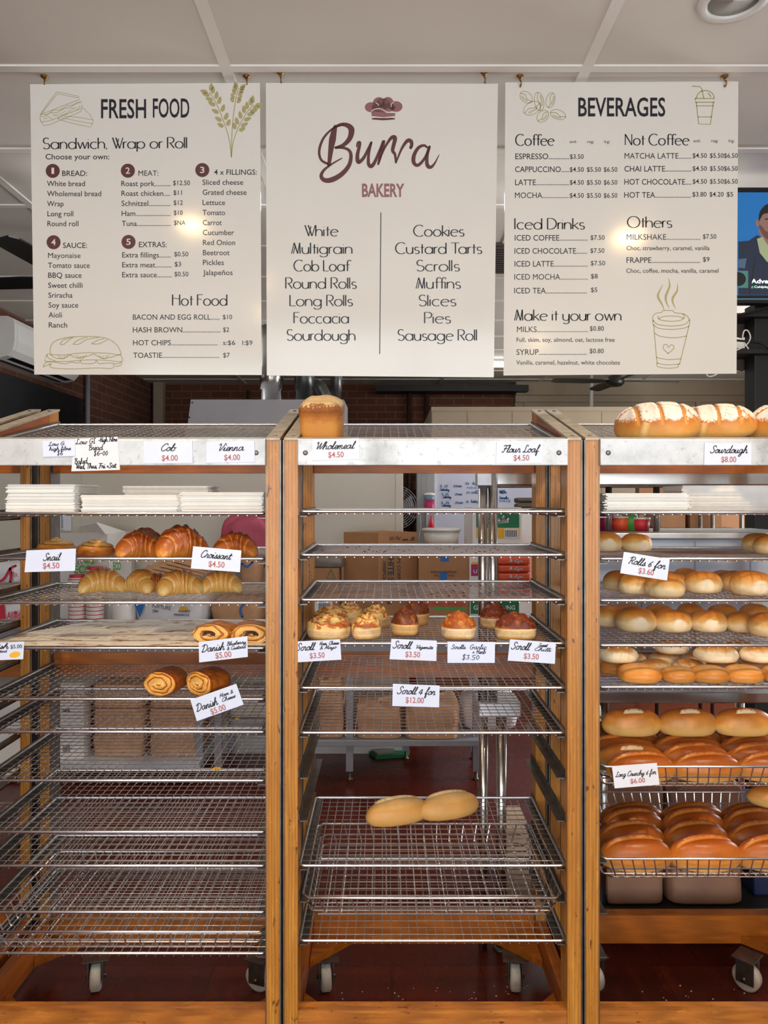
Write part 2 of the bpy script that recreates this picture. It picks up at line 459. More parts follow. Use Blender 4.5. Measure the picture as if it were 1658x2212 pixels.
# display face with thick stems and hairline curves: capital height 1, x-height .6
def _arc(cx, cy, rx, ry, a0, a1, n=14):
    return [(cx+rx*math.cos(R(a0+(a1-a0)*i/n)), cy+ry*math.sin(R(a0+(a1-a0)*i/n))) for i in range(n+1)]
_o = _arc(.3, .3, .3, .31, 90, 450, 22)
DECO = {
 'a': ([_o, [(.6,.6),(.6,0)]], .72), 'b': ([_o, [(0,1),(0,0)]], .7), 'c': ([_arc(.3,.3,.3,.31,50,310)], .6),
 'd': ([_o, [(.6,1),(.6,0)]], .72), 'e': ([[(.02,.34),(.58,.38)] , _arc(.3,.3,.3,.31,15,310)], .66),
 'f': ([_arc(.32,.82,.17,.18,30,180,8)+[(.15,0)], [(0,.58),(.36,.58)]], .38), 'g': ([_o, [(.6,.6),(.6,-.1)]+_arc(.3,-.1,.3,.2,0,-160,10)], .72),
 'h': ([[(0,1),(0,0)], [(0,.3)]+_arc(.25,.34,.25,.27,170,0,10)+[(.5,0)]], .62), 'i': ([[(0,.6),(0,0)], [(0,.8),(0,.84)]], .14),
 'k': ([[(0,1),(0,0)], [(.42,.6),(0,.26)], [(.12,.34),(.46,0)]], .5), 'l': ([[(0,1),(0,0)]], .14),
 'm': ([[(0,.6),(0,0)], [(0,.3)]+_arc(.2,.38,.2,.23,170,0,8)+[(.4,0)], [(.4,.3)]+_arc(.6,.38,.2,.23,170,0,8)+[(.8,0)]], .92),
 'n': ([[(0,.6),(0,0)], [(0,.3)]+_arc(.25,.34,.25,.27,170,0,10)+[(.5,0)]], .62), 'o': ([_o], .7),
 'p': ([_o, [(0,.6),(0,-.3)]], .7), 'r': ([[(0,.6),(0,0)], [(0,.28)]+_arc(.2,.4,.2,.2,170,70,6)], .32),
 's': ([_arc(.2,.45,.17,.16,40,250,8)+_arc(.2,.15,.18,.16,70,-140,8)], .46), 't': ([[(.14,.86),(.14,0)], [(0,.58),(.32,.58)]], .36),
 'u': ([[(0,.6)]+_arc(.25,.25,.25,.26,180,360,10)+[(.5,.6)], [(.5,.6),(.5,0)]], .62),
 'w': ([[(0,.6),(.2,0)], [(.2,0),(.38,.6)], [(.38,.6),(.56,0)], [(.56,0),(.76,.6)]], .82),
 'y': ([[(0,.6)]+_arc(.25,.25,.25,.26,180,360,10)+[(.5,.6)], [(.5,.6),(.5,-.1)]+_arc(.25,-.1,.25,.2,0,-150,8)], .62),
 'S': ([_arc(.27,.75,.23,.26,40,255,10)+_arc(.27,.25,.26,.26,75,-150,10)], .62), 'C': ([_arc(.46,.5,.46,.52,50,310,20)], .86),
 'W': ([[(0,1),(.3,0)], [(.3,0),(.48,.9)], [(.26,1),(.56,0)], [(.56,0),(.82,1)]], .84), 'R': ([[(0,1),(0,0)], [(0,1)]+_arc(.24,.74,.26,.26,90,-90,12)+[(.1,.48)], [(.2,.48),(.52,0)]], .6),
 'H': ([[(0,1),(0,0)], [(.62,1),(.62,0)], [(0,.62),(.2,.68),(.42,.6),(.62,.66)]], .76), 'F': ([[(0,1),(0,0)], [(0,.99),(.46,.99)], [(0,.55),(.14,.6),(.36,.55)]], .52),
 'M': ([[(0,0),(.2,1)], [(.2,1),(.48,0)], [(.3,.8),(.14,0)], [(.48,0),(.62,1)], [(.62,1),(.66,0)]], .8), 'L': ([[(0,1),(0,0)], [(0,.01),(.46,.01)]], .5),
 'T': ([[(.3,1),(.3,0)], [(-.05,.99),(.62,.99)]], .56), 'P': ([[(0,1),(0,0)], [(0,1)]+_arc(.24,.74,.26,.26,90,-90,12)+[(.1,.48)]], .58),
 'I': ([[(0,1),(0,0)]], .16), 'D': ([[(0,1),(0,0)], [(0,1)]+_arc(.22,.5,.46,.5,90,-90,16)+[(0,0)]], .8),
 'N': ([[(0,0),(0,1)], [(0,1),(.6,0)], [(.6,0),(.6,1)]], .74), 'O': ([_arc(.48,.5,.48,.52,90,450,28)], 1.06),
 ',': ([[(.04,.08),(0,-.08)]], .16), '.': ([[(.02,.01),(.03,.05)]], .14), ' ': ([], .3),
}
def deco(mb, s, x0, x1, y, h, mp, off, thick=3.2, thin=1.1, rot=0.0):
    items = []; x = 0.0
    for ch in s:
        st, adv = DECO[ch]
        for k in st: items.append([(x+a, b) for a, b in k])
        x += adv + .02
    a = min(p[0] for k in items for p in k); b = max(p[0] for k in items for p in k)
    kx = (x1-x0)/max(b-a, 1e-6)
    c, sn = math.cos(rot), math.sin(rot)
    for k in items:
        pts = [((p[0]-a)*kx, p[1]*h) for p in k]
        pts = [(x0+u*c+w*sn, y+u*sn-w*c) for u, w in pts]
        ws = []
        for i in range(len(pts)):
            q0 = pts[max(0, i-1)]; q1 = pts[min(len(pts)-1, i+1)]
            l = math.hypot(q1[0]-q0[0], q1[1]-q0[1]) or 1
            ws.append(thin + (thick-thin)*abs(q1[1]-q0[1])/l*(1.0 if (q1[1]-q0[1])*(q1[0]-q0[0]+.001) >= 0 or len(pts) > 4 else .45))
        ribbon(mb, pts, ws, mp, off, caps=False)
# ================================================================== SURFACES
ALU = M('worn_aluminium', (214, 218, 222), .42, .55, .16, 9, .05)
STEEL = M('bright_steel_wire', (214, 214, 216), .28, 1.0, .1, 40)
DARKSTEEL = M('dull_steel_angle', (112, 106, 100), .42, .85, .25, 25, .05)
CAPMETAL = M('dusty_metal_cap', (176, 166, 150), .6, .35, .22, 28, .1)
STAINLESS = M('stainless_steel', (206, 204, 200), .22, 1.0, .06, 6, 0, (1, 1, 12))
BRASS = M('aged_brass', (150, 112, 60), .35, .9, .2, 60)
BLACK = M('black_plastic', (14, 14, 15), .42, 0, .2, 20)
BLACKPAINT = M('black_painted_timber', (13, 12, 12), .55, 0, .25, 14)
WHITEPL = M('white_plastic', (226, 224, 218), .38, 0, .03, 8)
NYLON = M('white_nylon_wheel', (214, 210, 200), .45, 0, .1, 40)
CARDWHITE = M('white_card', (208, 217, 238), .35, 0, .02, 12)
NOTEPAPER = M('white_note_paper', (222, 223, 230), .6, 0, .02, 12)
PAPERBAG = M('white_paper', (240, 236, 230), .75, 0, .03, 30)
KRAFT = M('brown_kraft_paper', (196, 150, 112), .7, 0, .1, 14, .15)
CARTON = M('brown_cardboard', (172, 124, 84), .75, 0, .07, 10, .03)
CARTON_D = M('dark_cardboard', (146, 100, 64), .75, 0, .07, 10, .03)
CARTON_W = M('white_cardboard', (222, 219, 214), .7, 0, .03, 10)
CREAM = M('cream_panel', (206, 198, 182), .45, 0, .025, 3)
CREAM_D = M('cream_painted_wall', (160, 142, 118), .6, 0, .04, 4)
GREYMETAL = M('grey_powder_coat', (150, 150, 156), .4, .3, .05, 12)
INK = M('black_ink', (26, 24, 34), .45, 0, .02, 5)
INK_GREY = M('dark_grey_ink', (58, 52, 54), .5, 0, .02, 5)
INK_RED = M('faded_red_ink', (172, 98, 90), .5, 0, .04, 5)
INK_MAROON = M('maroon_ink', (92, 46, 46), .45, 0, .02, 5)
INK_ROSE = M('dusty_rose_ink', (146, 98, 96), .45, 0, .02, 5)
INK_OLIVE = M('olive_ink', (176, 164, 112), .45, 0, .02, 5)
INK_BLUE = M('blue_marker_ink', (52, 116, 180), .5, 0, .05, 5)
INK_NAVY = M('navy_pen_ink', (38, 44, 70), .5, 0, .05, 5)
BOARDWHITE = M('sign_white', (226, 221, 211), .12, 0, .01, 5)
GREEN = M('green_print', (20, 112, 66), .5, 0, .03, 5)
LEAFGREEN = M('leaf_green_print', (86, 160, 70), .5, 0, .03, 5)
REDP = M('red_print', (206, 46, 66), .5, 0, .03, 5)
MAGENTA = M('magenta_print', (172, 22, 84), .45, 0, .03, 5)
ORANGE = M('orange_print', (216, 84, 48), .45, 0, .05, 8)
YELLOW = M('yellow_print', (226, 172, 40), .5, 0, .03, 5)
BLUEP = M('blue_print', (30, 104, 180), .5, 0, .03, 5)
NAVY = M('navy_plastic', (24, 40, 76), .5, 0, .1, 8)
PINKSACK = M('pink_paper_sack', (186, 82, 104), .6, 0, .12, 9, .2)
WHITESACK = M('white_paper_sack', (228, 228, 232), .5, 0, .04, 12, .2)
GREYSACK = M('grey_plastic_sack', (124, 116, 106), .4, 0, .15, 9, .2)
POSTW = M_wood('honey_varnished_post', 'z', (162, 100, 28), (214, 154, 68), 1.0, .34)
RAILX = M_wood('orange_varnished_rail', 'x', (150, 78, 14), (188, 106, 28), 0, .36)
RAILY = M_wood('orange_varnished_side_rail', 'y', (150, 74, 20), (188, 104, 40), 0, .36)
RAILF = M_wood('worn_front_rail', 'x', (150, 84, 26), (206, 134, 58), 1.0, .4)

def brick_mat(name, c1, c2, mortar, vertical_axis_x):
    m, nt, bs = new_mat(name)
    tc = nt.nodes.new('ShaderNodeTexCoord')
    sep = nt.nodes.new('ShaderNodeSeparateXYZ'); cmb = nt.nodes.new('ShaderNodeCombineXYZ')
    nt.links.new(tc.outputs['Object'], sep.inputs[0])
    nt.links.new(sep.outputs['X' if vertical_axis_x else 'Y'], cmb.inputs['X'])
    nt.links.new(sep.outputs['Z'], cmb.inputs['Y'])
    b = nt.nodes.new('ShaderNodeTexBrick')
    b.inputs['Color1'].default_value = rgb(*c1); b.inputs['Color2'].default_value = rgb(*c2)
    b.inputs['Mortar'].default_value = rgb(*mortar)
    b.inputs['Scale'].default_value = 1.0; b.inputs['Mortar Size'].default_value = .006
    b.inputs['Mortar Smooth'].default_value = .1
    b.inputs['Brick Width'].default_value = .24; b.inputs['Row Height'].default_value = .086
    nt.links.new(cmb.outputs[0], b.inputs['Vector'])
    f = noise_n(nt, cmb.outputs[0], 14, 4)
    c = mixc(nt, math_n(nt, 'MULTIPLY', f, .45), b.outputs['Color'], rgb(70, 34, 22))
    nt.links.new(c, bs.inputs['Base Color']); bs.inputs['Roughness'].default_value = .85
    return m
BRICK_X = brick_mat('orange_brown_brick_back', (112, 64, 40), (92, 50, 30), (124, 100, 84), True)
BRICK_Y = brick_mat('orange_brown_brick_side', (104, 62, 42), (86, 48, 32), (118, 96, 82), False)

def tile_mat():
    m, nt, bs = new_mat('red_brown_floor_tile')
    tc = nt.nodes.new('ShaderNodeTexCoord')
    b = nt.nodes.new('ShaderNodeTexBrick')
    b.inputs['Color1'].default_value = rgb(100, 36, 20); b.inputs['Color2'].default_value = rgb(86, 29, 17)
    b.inputs['Mortar'].default_value = rgb(62, 26, 18)
    b.inputs['Scale'].default_value = 1.0; b.inputs['Mortar Size'].default_value = .0025
    b.inputs['Brick Width'].default_value = .3; b.inputs['Row Height'].default_value = .3
    b.offset = .5
    mp = nt.nodes.new('ShaderNodeMapping'); mp.inputs['Location'].default_value = (.13, .09, 0)
    nt.links.new(tc.outputs['Object'], mp.inputs[0]); nt.links.new(mp.outputs[0], b.inputs['Vector'])
    f = noise_n(nt, tc.outputs['Object'], 5, 5, .7)
    c = mixc(nt, math_n(nt, 'MULTIPLY', f, .5), b.outputs['Color'], rgb(76, 28, 20))
    nt.links.new(c, bs.inputs['Base Color']); bs.inputs['Specular IOR Level'].default_value = .28
    nt.links.new(ramp(nt, f, [(.3, (.2, .2, .2, 1)), (.75, (.36, .36, .36, 1))]), bs.inputs['Roughness'])
    bump_n(nt, bs, f, .06)
    return m
TILE = tile_mat()
CEIL = M('painted_ceiling_tile', (222, 217, 206), .8, 0, .03, 2.2)
GRIDW = M('white_ceiling_grid', (236, 232, 224), .5, 0, .02, 5)
PLASTER = M('painted_plaster', (206, 200, 188), .7, 0, .03, 3)

# ================================================================== ROOM SHELL
XL, XR, YB0, YF0, CZ = -2.88, 4.6, -2.6, 9.5, 3.02
struct('floor', MB().box((XL-.2, YB0-.2, -.1), (XR+.2, YF0+.2, 0)), TILE)
struct('ceiling', MB().box((XL-.2, YB0-.2, CZ), (XR+.2, YF0+.2, CZ+.1)), CEIL)
struct('wall_back', MB().box((XL, YF0, 0), (XR, YF0+.15, CZ)), BRICK_X)
struct('wall_left', MB().box((XL-.15, YB0-.15, 0), (XL, YF0+.15, CZ)), BRICK_Y)
wr = MB()                                             # right wall with the kitchen window opening
wr.box((XR, YB0-.15, 0), (XR+.15, 4.0, CZ)); wr.box((XR, 6.4, 0), (XR+.15, YF0+.15, CZ))
wr.box((XR, 4.0, 0), (XR+.15, 6.4, 1.0)); wr.box((XR, 4.0, 2.5), (XR+.15, 6.4, CZ))
struct('wall_right', wr, PLASTER)
wf = MB()                                             # shop front behind the camera, mostly glass
wf.box((XL, YB0-.15, 0), (XR, YB0, .35)); wf.box((XL, YB0-.15, 2.75), (XR, YB0, CZ))
wf.box((XL, YB0-.15, .35), (-2.65, YB0, 2.75)); wf.box((3.1, YB0-.15, .35), (XR, YB0, 2.75))
struct('wall_front', wf, PLASTER)
fr = MB()
for x in (-2.65, -1.2, .3, 1.75, 3.05): fr.box((x, YB0-.1, .35), (x+.05, YB0-.04, 2.75))
fr.box((-2.65, YB0-.1, .35), (3.1, YB0-.04, .4)); fr.box((-2.65, YB0-.1, 2.7), (3.1, YB0-.04, 2.75))
struct('window_1', fr, ALU)
fr = MB()
for y in (4.0, 5.17, 6.35): fr.box((XR+.04, y, 1.0), (XR+.1, y+.05, 2.5))
fr.box((XR+.04, 4.0, 1.0), (XR+.1, 6.4, 1.05)); fr.box((XR+.04, 4.0, 2.45), (XR+.1, 6.4, 2.5))
struct('window_2', fr, ALU)
# suspended ceiling: grid of flat T bars, 1200 x 600
g = MB()
for k in range(-2, 5):
    x = -.532 + 1.2*k
    if XL < x < XR: g.box((x-.018, YB0, CZ-.006), (x+.018, YF0, CZ+.002))
y = 2.56 - .6*8
while y < YF0:
    if y > YB0: g.box((XL, y-.018, CZ-.0062), (XR, y+.018, CZ+.002))
    y += .6
struct('trim_1', g, GRIDW, label='white metal grid of the suspended ceiling')
# cream cool room panel wall behind the racks
pw = MB(); pw.box((XL+.002, 4.82, .0), (.06, 4.94, 1.86)); pw.box((.06, 4.81, 0), (.108, 4.95, 1.865), .004)
pw.box((X(178, 4.82)-.003, 4.816, .1), (X(178, 4.82)+.003, 4.822, 1.85))
struct('wall_inner', pw, CREAM)
struct('baseboard_inner', MB().box((XL+.002, 4.79, 0), (.105, 4.818, .09)), WHITEPL)
# back wall linings: cream pier, cream panelled wall with cornice, dark pelmet beam
pr = MB().box((X(331, YF0-.1), YF0-.1, 0), (X(352, YF0-.1), YF0+.01, CZ)); struct('wall_pier', pr, CREAM_D)
cw = MB(); cw.box((X(1112, YF0-.06), YF0-.06, 0), (XR, YF0+.01, CZ))
cw.box((X(1112, YF0-.06), YF0-.14, 2.86), (XR, YF0-.055, CZ)); cw.box((X(1112, YF0-.06), YF0-.09, 2.78), (XR, YF0-.055, 2.875))
for px in (1136, 1508): cw.box((X(px, 9.4)-.02, YF0-.085, .1), (X(px, 9.4)+.02, YF0-.055, 2.79))
struct('wall_lining', cw, CREAM_D)
db = MB().box((X(812, 9.3), 9.2, Z(847, 9.3)), (X(1138, 9.3), 9.48, Z(834, 9.3)))
struct('beam', db, BLACKPAINT)
# vertical pipe in the left corner and blackboard panels on the left wall
cp = MB().bar((XL+.04, 7.33, 0), (XL+.04, 7.33, CZ), .022, 10); struct('trim_2', cp, GREYMETAL, label='grey vertical conduit on the left brick wall')
bb = MB().box((XL+.001, 3.2, .3), (XL+.03, 7.25, 2.53))
tag(bb.build('blackboard', M('blackboard_panel', (20, 21, 23), .5, 0, .5, 6)), 'large black board panel on the left brick wall', 'blackboard')
struct('trim_3', MB().bar((X(1277, 8.9), 8.9, 0), (X(1277, 8.9), 8.9, CZ), .022, 8), WHITEPL, label='thin white pole before the cream wall')
# steel pipes on the back brick wall
pp = MB()
for px in (884, 921): pp.bar((X(px, 9.4), 9.42, 0), (X(px, 9.4), 9.42, CZ-.1), .03, 8)
pp.bar((X(535, 9.4), 9.42, 0), (X(535, 9.4), 9.42, CZ-.1), .022, 8)
struct('trim_4', pp, M('brown_painted_pipe', (74, 54, 42), .5, .2, .1, 9), label='brown pipes running up the back brick wall')

# ceiling downlights: the round ones over the customers, lit
def downlight(x, y, label, lit=True):
    t = empty('ceiling_downlight', (x, y, CZ), label, 'downlight', 'round ceiling downlights')
    m = MB(); m.lathe([(.075, CZ-.001), (.1, CZ-.001), (.1, CZ-.008), (.075, CZ-.014), (.07, CZ-.006), (.075, CZ-.001)], 32, (x, y, 0))
    m.build('trim_ring', WHITEPL, t)
    MB().lathe([(.0, CZ-.004), (.07, CZ-.005)], 24, (x, y, 0)).build('lamp_disc', M_emit('warm_lamp', (255, 214, 150), 130.0) if lit else M('unlit_lens', (206, 200, 188), .4, 0, .03, 5), t)
    return t
downlight(1.0, 2.21, 'round white ceiling downlight above the drinks board, right corner', False)
for (x, y) in ((-1.08, .92), (1.32, 1.05), (1.38, -1.75), (-1.1, -1.75)):
    t = downlight(x, y, 'round warm ceiling downlight over the customer side')
    sp = bpy.data.lights.new('downlight_bulb', 'SPOT'); sp.energy = 60; sp.color = (1.0, .80, .55); sp.spot_size = R(115); sp.shadow_soft_size = .06
    so = bpy.data.objects.new('downlight_bulb', sp); so.location = (x, y, CZ-.03); col.objects.link(so)
# fluorescent battens over the kitchen; the front row is added, unseen, to brighten it
def batten(px0, px1, py, Y, lab):
    z = Z(py, Y)
    t = empty('fluorescent_light', (X((px0+px1)/2, Y), Y, CZ), lab, 'ceiling light', 'fluorescent battens over the kitchen')
    MB().box((X(px0, Y), Y-.05, z+.03), (X(px1, Y), Y+.05, CZ-.001), .004).build('housing', WHITEPL, t)
    MB().box((X(px0, Y)+.02, Y-.045, z-.015), (X(px1, Y)-.02, Y+.045, z+.0305), .01).build('tube_cover', M_emit('fluorescent_tube', (250, 252, 255), 8.5), t)
batten(120, 540, 440, 3.5, 'lit white fluorescent batten over the benches, hidden behind the fresh food board')
batten(620, 1040, 440, 3.5, 'lit white fluorescent batten over the benches, hidden behind the chef hat board')
batten(1120, 1540, 440, 3.5, 'lit white fluorescent batten over the benches, hidden behind the beverages board')
batten(360, 690, 738, 6.6, 'long lit white fluorescent batten seen between the left and middle boards')
batten(960, 1215, 789, 7.9, 'lit white fluorescent batten seen between the middle and right boards')
v = MB(); v.box((X(1060, 4.6)-.3, 4.3, CZ-.014), (X(1060, 4.6)+.4, 4.85, CZ-.001))
for k in range(12): v.box((X(1060, 4.6)-.27, 4.33+.042*k, CZ-.022), (X(1060, 4.6)+.37, 4.35+.042*k, CZ-.013))
tag(v.build('air_vent', M('grey_vent', (92, 86, 82), .6, .2, .1, 10)), 'grey slatted ceiling vent seen between the middle and right boards', 'vent')
# ================================================================== RACKS
RF, RB = 2.08, 2.60            # front and back of the racks
TF, TD = 2.092, .478           # tray front and depth
PW = .036
def lev(py): return Z(py, TF)

def caster(rack, x, y, ang, top=.112):
    c = MB(); mt = Matrix.Translation((x, y, 0)) @ Matrix.Rotation(ang, 4, 'Z')
    pl = MB(); pl.box((-.04, -.035, top-.004), (.04, .035, top))
    pl.box((-.024, -.03, .03), (-.02, .026, top-.003)); pl.box((.02, -.03, .03), (.024, .026, top-.003))
    pl.lathe([(.022, top-.016), (.026, top-.004)], 16)
    pl.bar((-.03, 0, .044), (.03, 0, .044), .006, 8)
    pl.v = [tuple(mt @ Vector(p)) for p in pl.v]
    root = pl.build('caster', DARKSTEEL, rack)
    w = MB(); rot = Matrix.Rotation(R(90), 4, 'Y')
    w.lathe([(.012, -.017), (.036, -.017), (.0435, -.012), (.044, 0), (.0435, .012), (.036, .017), (.012, .017)], 28, mat=rot)
    w.v = [tuple(mt @ (Vector(p) + Vector((0, 0, .044)))) for p in w.v]
    o = bpy.data.objects.new('wheel', w.mesh('wheel', NYLON)); col.objects.link(o)
    o.parent = root; o.matrix_parent_inverse = root.matrix_parent_inverse.copy() if False else Matrix.Identity(4)
    return root

def rack(xl, xr, label, levels, clad, cast, ang):
    t = empty('bakery_rack', ((xl+xr)/2, (RF+RB)/2, 0), label, 'rack', 'wooden bakery racks')
    il, ir = xl+PW, xr-PW
    for x0 in (xl, ir):
        m = MB()                                       # front posts: tops cut to the slope of the cap
        m.hexa([(x0, RF, .07), (x0+PW, RF, .07), (x0+PW, RF+.08, .07), (x0, RF+.08, .07),
                (x0, RF, 1.742), (x0+PW, RF, 1.742), (x0+PW, RF+.08, 1.763), (x0, RF+.08, 1.763)])
        m.build('post', POSTW, t)
        m = MB()
        m.hexa([(x0+.002, RB-.07, .07), (x0+PW-.002, RB-.07, .07), (x0+PW-.002, RB, .07), (x0+.002, RB, .07),
                (x0+.002, RB-.07, 1.86), (x0+PW-.002, RB-.07, 1.86), (x0+PW-.002, RB, 1.88), (x0+.002, RB, 1.88)])
        m.build('post', POSTW, t)
        m = MB()                                       # sloping wooden top rail and its metal cap
        m.hexa([(x0+.003, RF+.08, 1.69), (x0+PW-.003, RF+.08, 1.69), (x0+PW-.003, RB-.07, 1.80), (x0+.003, RB-.07, 1.80),
                (x0+.003, RF+.08, 1.762), (x0+PW-.003, RF+.08, 1.762), (x0+PW-.003, RB-.07, 1.861), (x0+.003, RB-.07, 1.861)])
        r = m.build('top_rail', RAILY, t)
        m = MB()
        m.hexa([(x0-.001, RF-.003, 1.742), (x0+PW+.001, RF-.003, 1.742), (x0+PW+.001, RB+.003, 1.881), (x0-.001, RB+.003, 1.881),
                (x0-.001, RF-.003, 1.748), (x0+PW+.001, RF-.003, 1.748), (x0+PW+.001, RB+.003, 1.887), (x0-.001, RB+.003, 1.887)])
        m.build('metal_cap', CAPMETAL, t)
        for yy in (RF+.03, RB-.04):
            zz = 1.748 + (yy-RF)*.2673
            MB().lathe([(.006, zz-.002), (.006, zz+.0015), (.003, zz+.002)], 10, (x0+PW*.55, yy, 0)).build('screw', DARKSTEEL, t)
        sgn = -1 if x0 == xl else 1
        xo = x0 if x0 == xl else x0+PW
        MB().box((xo, RF-.002, .07), (xo+sgn*.004, RF+.07, 1.742)).build('edge_strip', DARKSTEEL, t)
        MB().box((xo, RB-.07, .07), (xo+sgn*.004, RB, 1.86)).build('edge_strip', DARKSTEEL, t)
        # lower side rail
        MB().box((x0+.002, RF+.08, .11), (x0+PW-.002, RB-.07, .195)).build('side_rail', RAILY, t)
        if clad:
            xi = x0+PW if x0 == xl else x0
            m = MB(); w = .0025 if x0 == xl else -.0025
            m.box((xi, RF-.001, .1), (xi+w, RF+.082, 1.745)); m.box((xi, RB-.072, .1), (xi+w, RB+.001, 1.80))
            m.build('inner_plate', DARKSTEEL, t)
    # fascia of worn aluminium with a folded lip
    m = MB(); m.box((il+.001, RF-.012, 1.673), (ir-.001, RF+.004, 1.7425), .002)
    m.hexa([(il+.001, RF-.012, 1.7415), (ir-.001, RF-.012, 1.7415), (ir-.001, RF+.03, 1.7435), (il+.001, RF+.03, 1.7435),
            (il+.001, RF-.012, 1.7445), (ir-.001, RF-.012, 1.7445), (ir-.001, RF+.03, 1.752), (il+.001, RF+.03, 1.752)])
    fo = m.build('fascia', FASCIA, t)
    for x in (il+.022, ir-.026):
        s = MB(); mt = Matrix.Translation((x, RF-.012, 1.707)) @ Matrix.Rotation(R(90), 4, 'X')
        s.lathe([(.007, -.001), (.0068, .001), (.0035, .0018)], 14, mat=mt); s.build('screw', DARKSTEEL, t)
    MB().box((il, RB-.055, 1.669), (ir, RB-.02, 1.74)).build('back_rail', RAILX, t)
    MB().box((il, RB-.05, .992), (ir, RB-.02, 1.073)).build('back_rail', RAILX, t)
    MB().box((il, RB-.055, .112), (ir, RB-.015, .205)).build('back_rail', RAILX, t)
    MB().box((il, RF+.004, .07), (ir, RF+.042, .196)).build('front_rail', RAILF, t)
    for (cx, sx) in ((il, 1), (ir, -1)):
        for (cy, sy) in ((RF+.042, 1), (RB-.055, -1)):
            b = MB().prism([(cx, cy, .112), (cx+sx*.13, cy, .112), (cx, cy+sy*.13, .112)], (0, 0, .026))
            b.build('corner_block', RAILX, t)
    k = 0
    for (cx, sx) in ((il, 1), (ir, -1)):
        for cy in (RF+.11, RB-.12):
            caster(t, cx+sx*cast[k], cy, ang[k]); k += 1
    for py in levels:
        z = lev(py) - .0115
        for (x0, s) in ((il, 1), (ir, -1)):
            o = .0028 if clad else 0.0
            m = MB(); a = x0 + s*o
            m.box((a, TF+.004, z-.003), (a+s*.0025, RB-.004, z+.02)); m.box((a, TF+.004, z-.003), (a+s*.024, RB-.004, z))
            m.build('tray_runner', DARKSTEEL, t)
    # sloping runners for the display tray on top
    for (x0, s) in ((il, 1), (ir, -1)):
        m = MB(); o = .0028 if clad else 0.0; a, b = x0+s*o, x0+s*(o+.022)
        xa, xb = min(a, b), max(a, b)
        m.hexa([(xa, TF+.03, 1.722), (xb, TF+.03, 1.722), (xb, RB-.006, 1.818), (xa, RB-.006, 1.818),
                (xa, TF+.03, 1.725), (xb, TF+.03, 1.725), (xb, RB-.006, 1.821), (xa, RB-.006, 1.821)])
        c = min(a, a+s*.0025); d = max(a, a+s*.0025)
        m.hexa([(c, TF+.03, 1.722), (d, TF+.03, 1.722), (d, RB-.006, 1.818), (c, RB-.006, 1.818),
                (c, TF+.03, 1.745), (d, TF+.03, 1.745), (d, RB-.006, 1.845), (c, RB-.006, 1.845)])
        m.build('tray_runner', DARKSTEEL, t)
    return t

def fascia_mat():
    m, nt, bs = new_mat('scuffed_aluminium_fascia')
    v = coords(nt, 'Object', (1, 1, 1)); f = noise_n(nt, v, 7, 5, .65)
    c = ramp(nt, f, [(.3, rgb(152, 154, 154)), (.5, rgb(188, 191, 193)), (.72, rgb(204, 207, 211))])
    k = noise_n(nt, v, 55, 4, .8)
    c = mixc(nt, ramp(nt, k, [(.58, (0, 0, 0, 1)), (.66, (.6, .6, .6, 1))]), c, rgb(142, 134, 122))
    nt.links.new(c, bs.inputs['Base Color']); bs.inputs['Metallic'].default_value = .25
    bs.inputs['Roughness'].default_value = .38
    return m
FASCIA = fascia_mat()

L0 = [1120, 1212, 1308, 1400, 1495, 1590, 1690, 1790, 1885, 1985]
L1 = [1109, 1207, 1302, 1400, 1510, 1581, 1686, 1797, 1870, 1970, 2059]
L2 = [1105, 1199, 1296, 1390, 1486, 1583, 1672, 1765, 1870, 1940, 2032]
L3 = [1107, 1207, 1297, 1394, 1484, 1656, 1855, 1965, 2060]
XS = {}                                                # inner left and right of each rack
def mk(n, pl, pr, *a):
    xl, xr = (X(pl, RF) if pl is not None else None), (X(pr, RF) if pr is not None else None)
    if n == 3: xr = xl + .80
    if n == 0: xl = xr - .80
    XS[n] = (xl+PW, xr-PW)
    return rack(xl, xr, *a)
mk(0, None, -100, 'wooden bakery rack cut off by the left edge of the photo', L0, False, (.09, .09, .09, .09), (.4, .5, .2, .9))
mk(1, -77, 604, 'wooden bakery rack holding croissants and danishes, left of the wholemeal loaf rack', L1, True, (.09, .17, .09, .085), (.4, .25, .2, 1.2))
mk(2, 614, 1254, 'wooden bakery rack in the middle with the wholemeal loaf on top', L2, False, (.09, .045, .09, .075), (.4, .12, .2, -.1))
mk(3, 1264, None, 'wooden bakery rack full of bread rolls with sourdough loaves on top', L3, True, (.09, .09, .09, .14), (.4, .5, .2, .75))

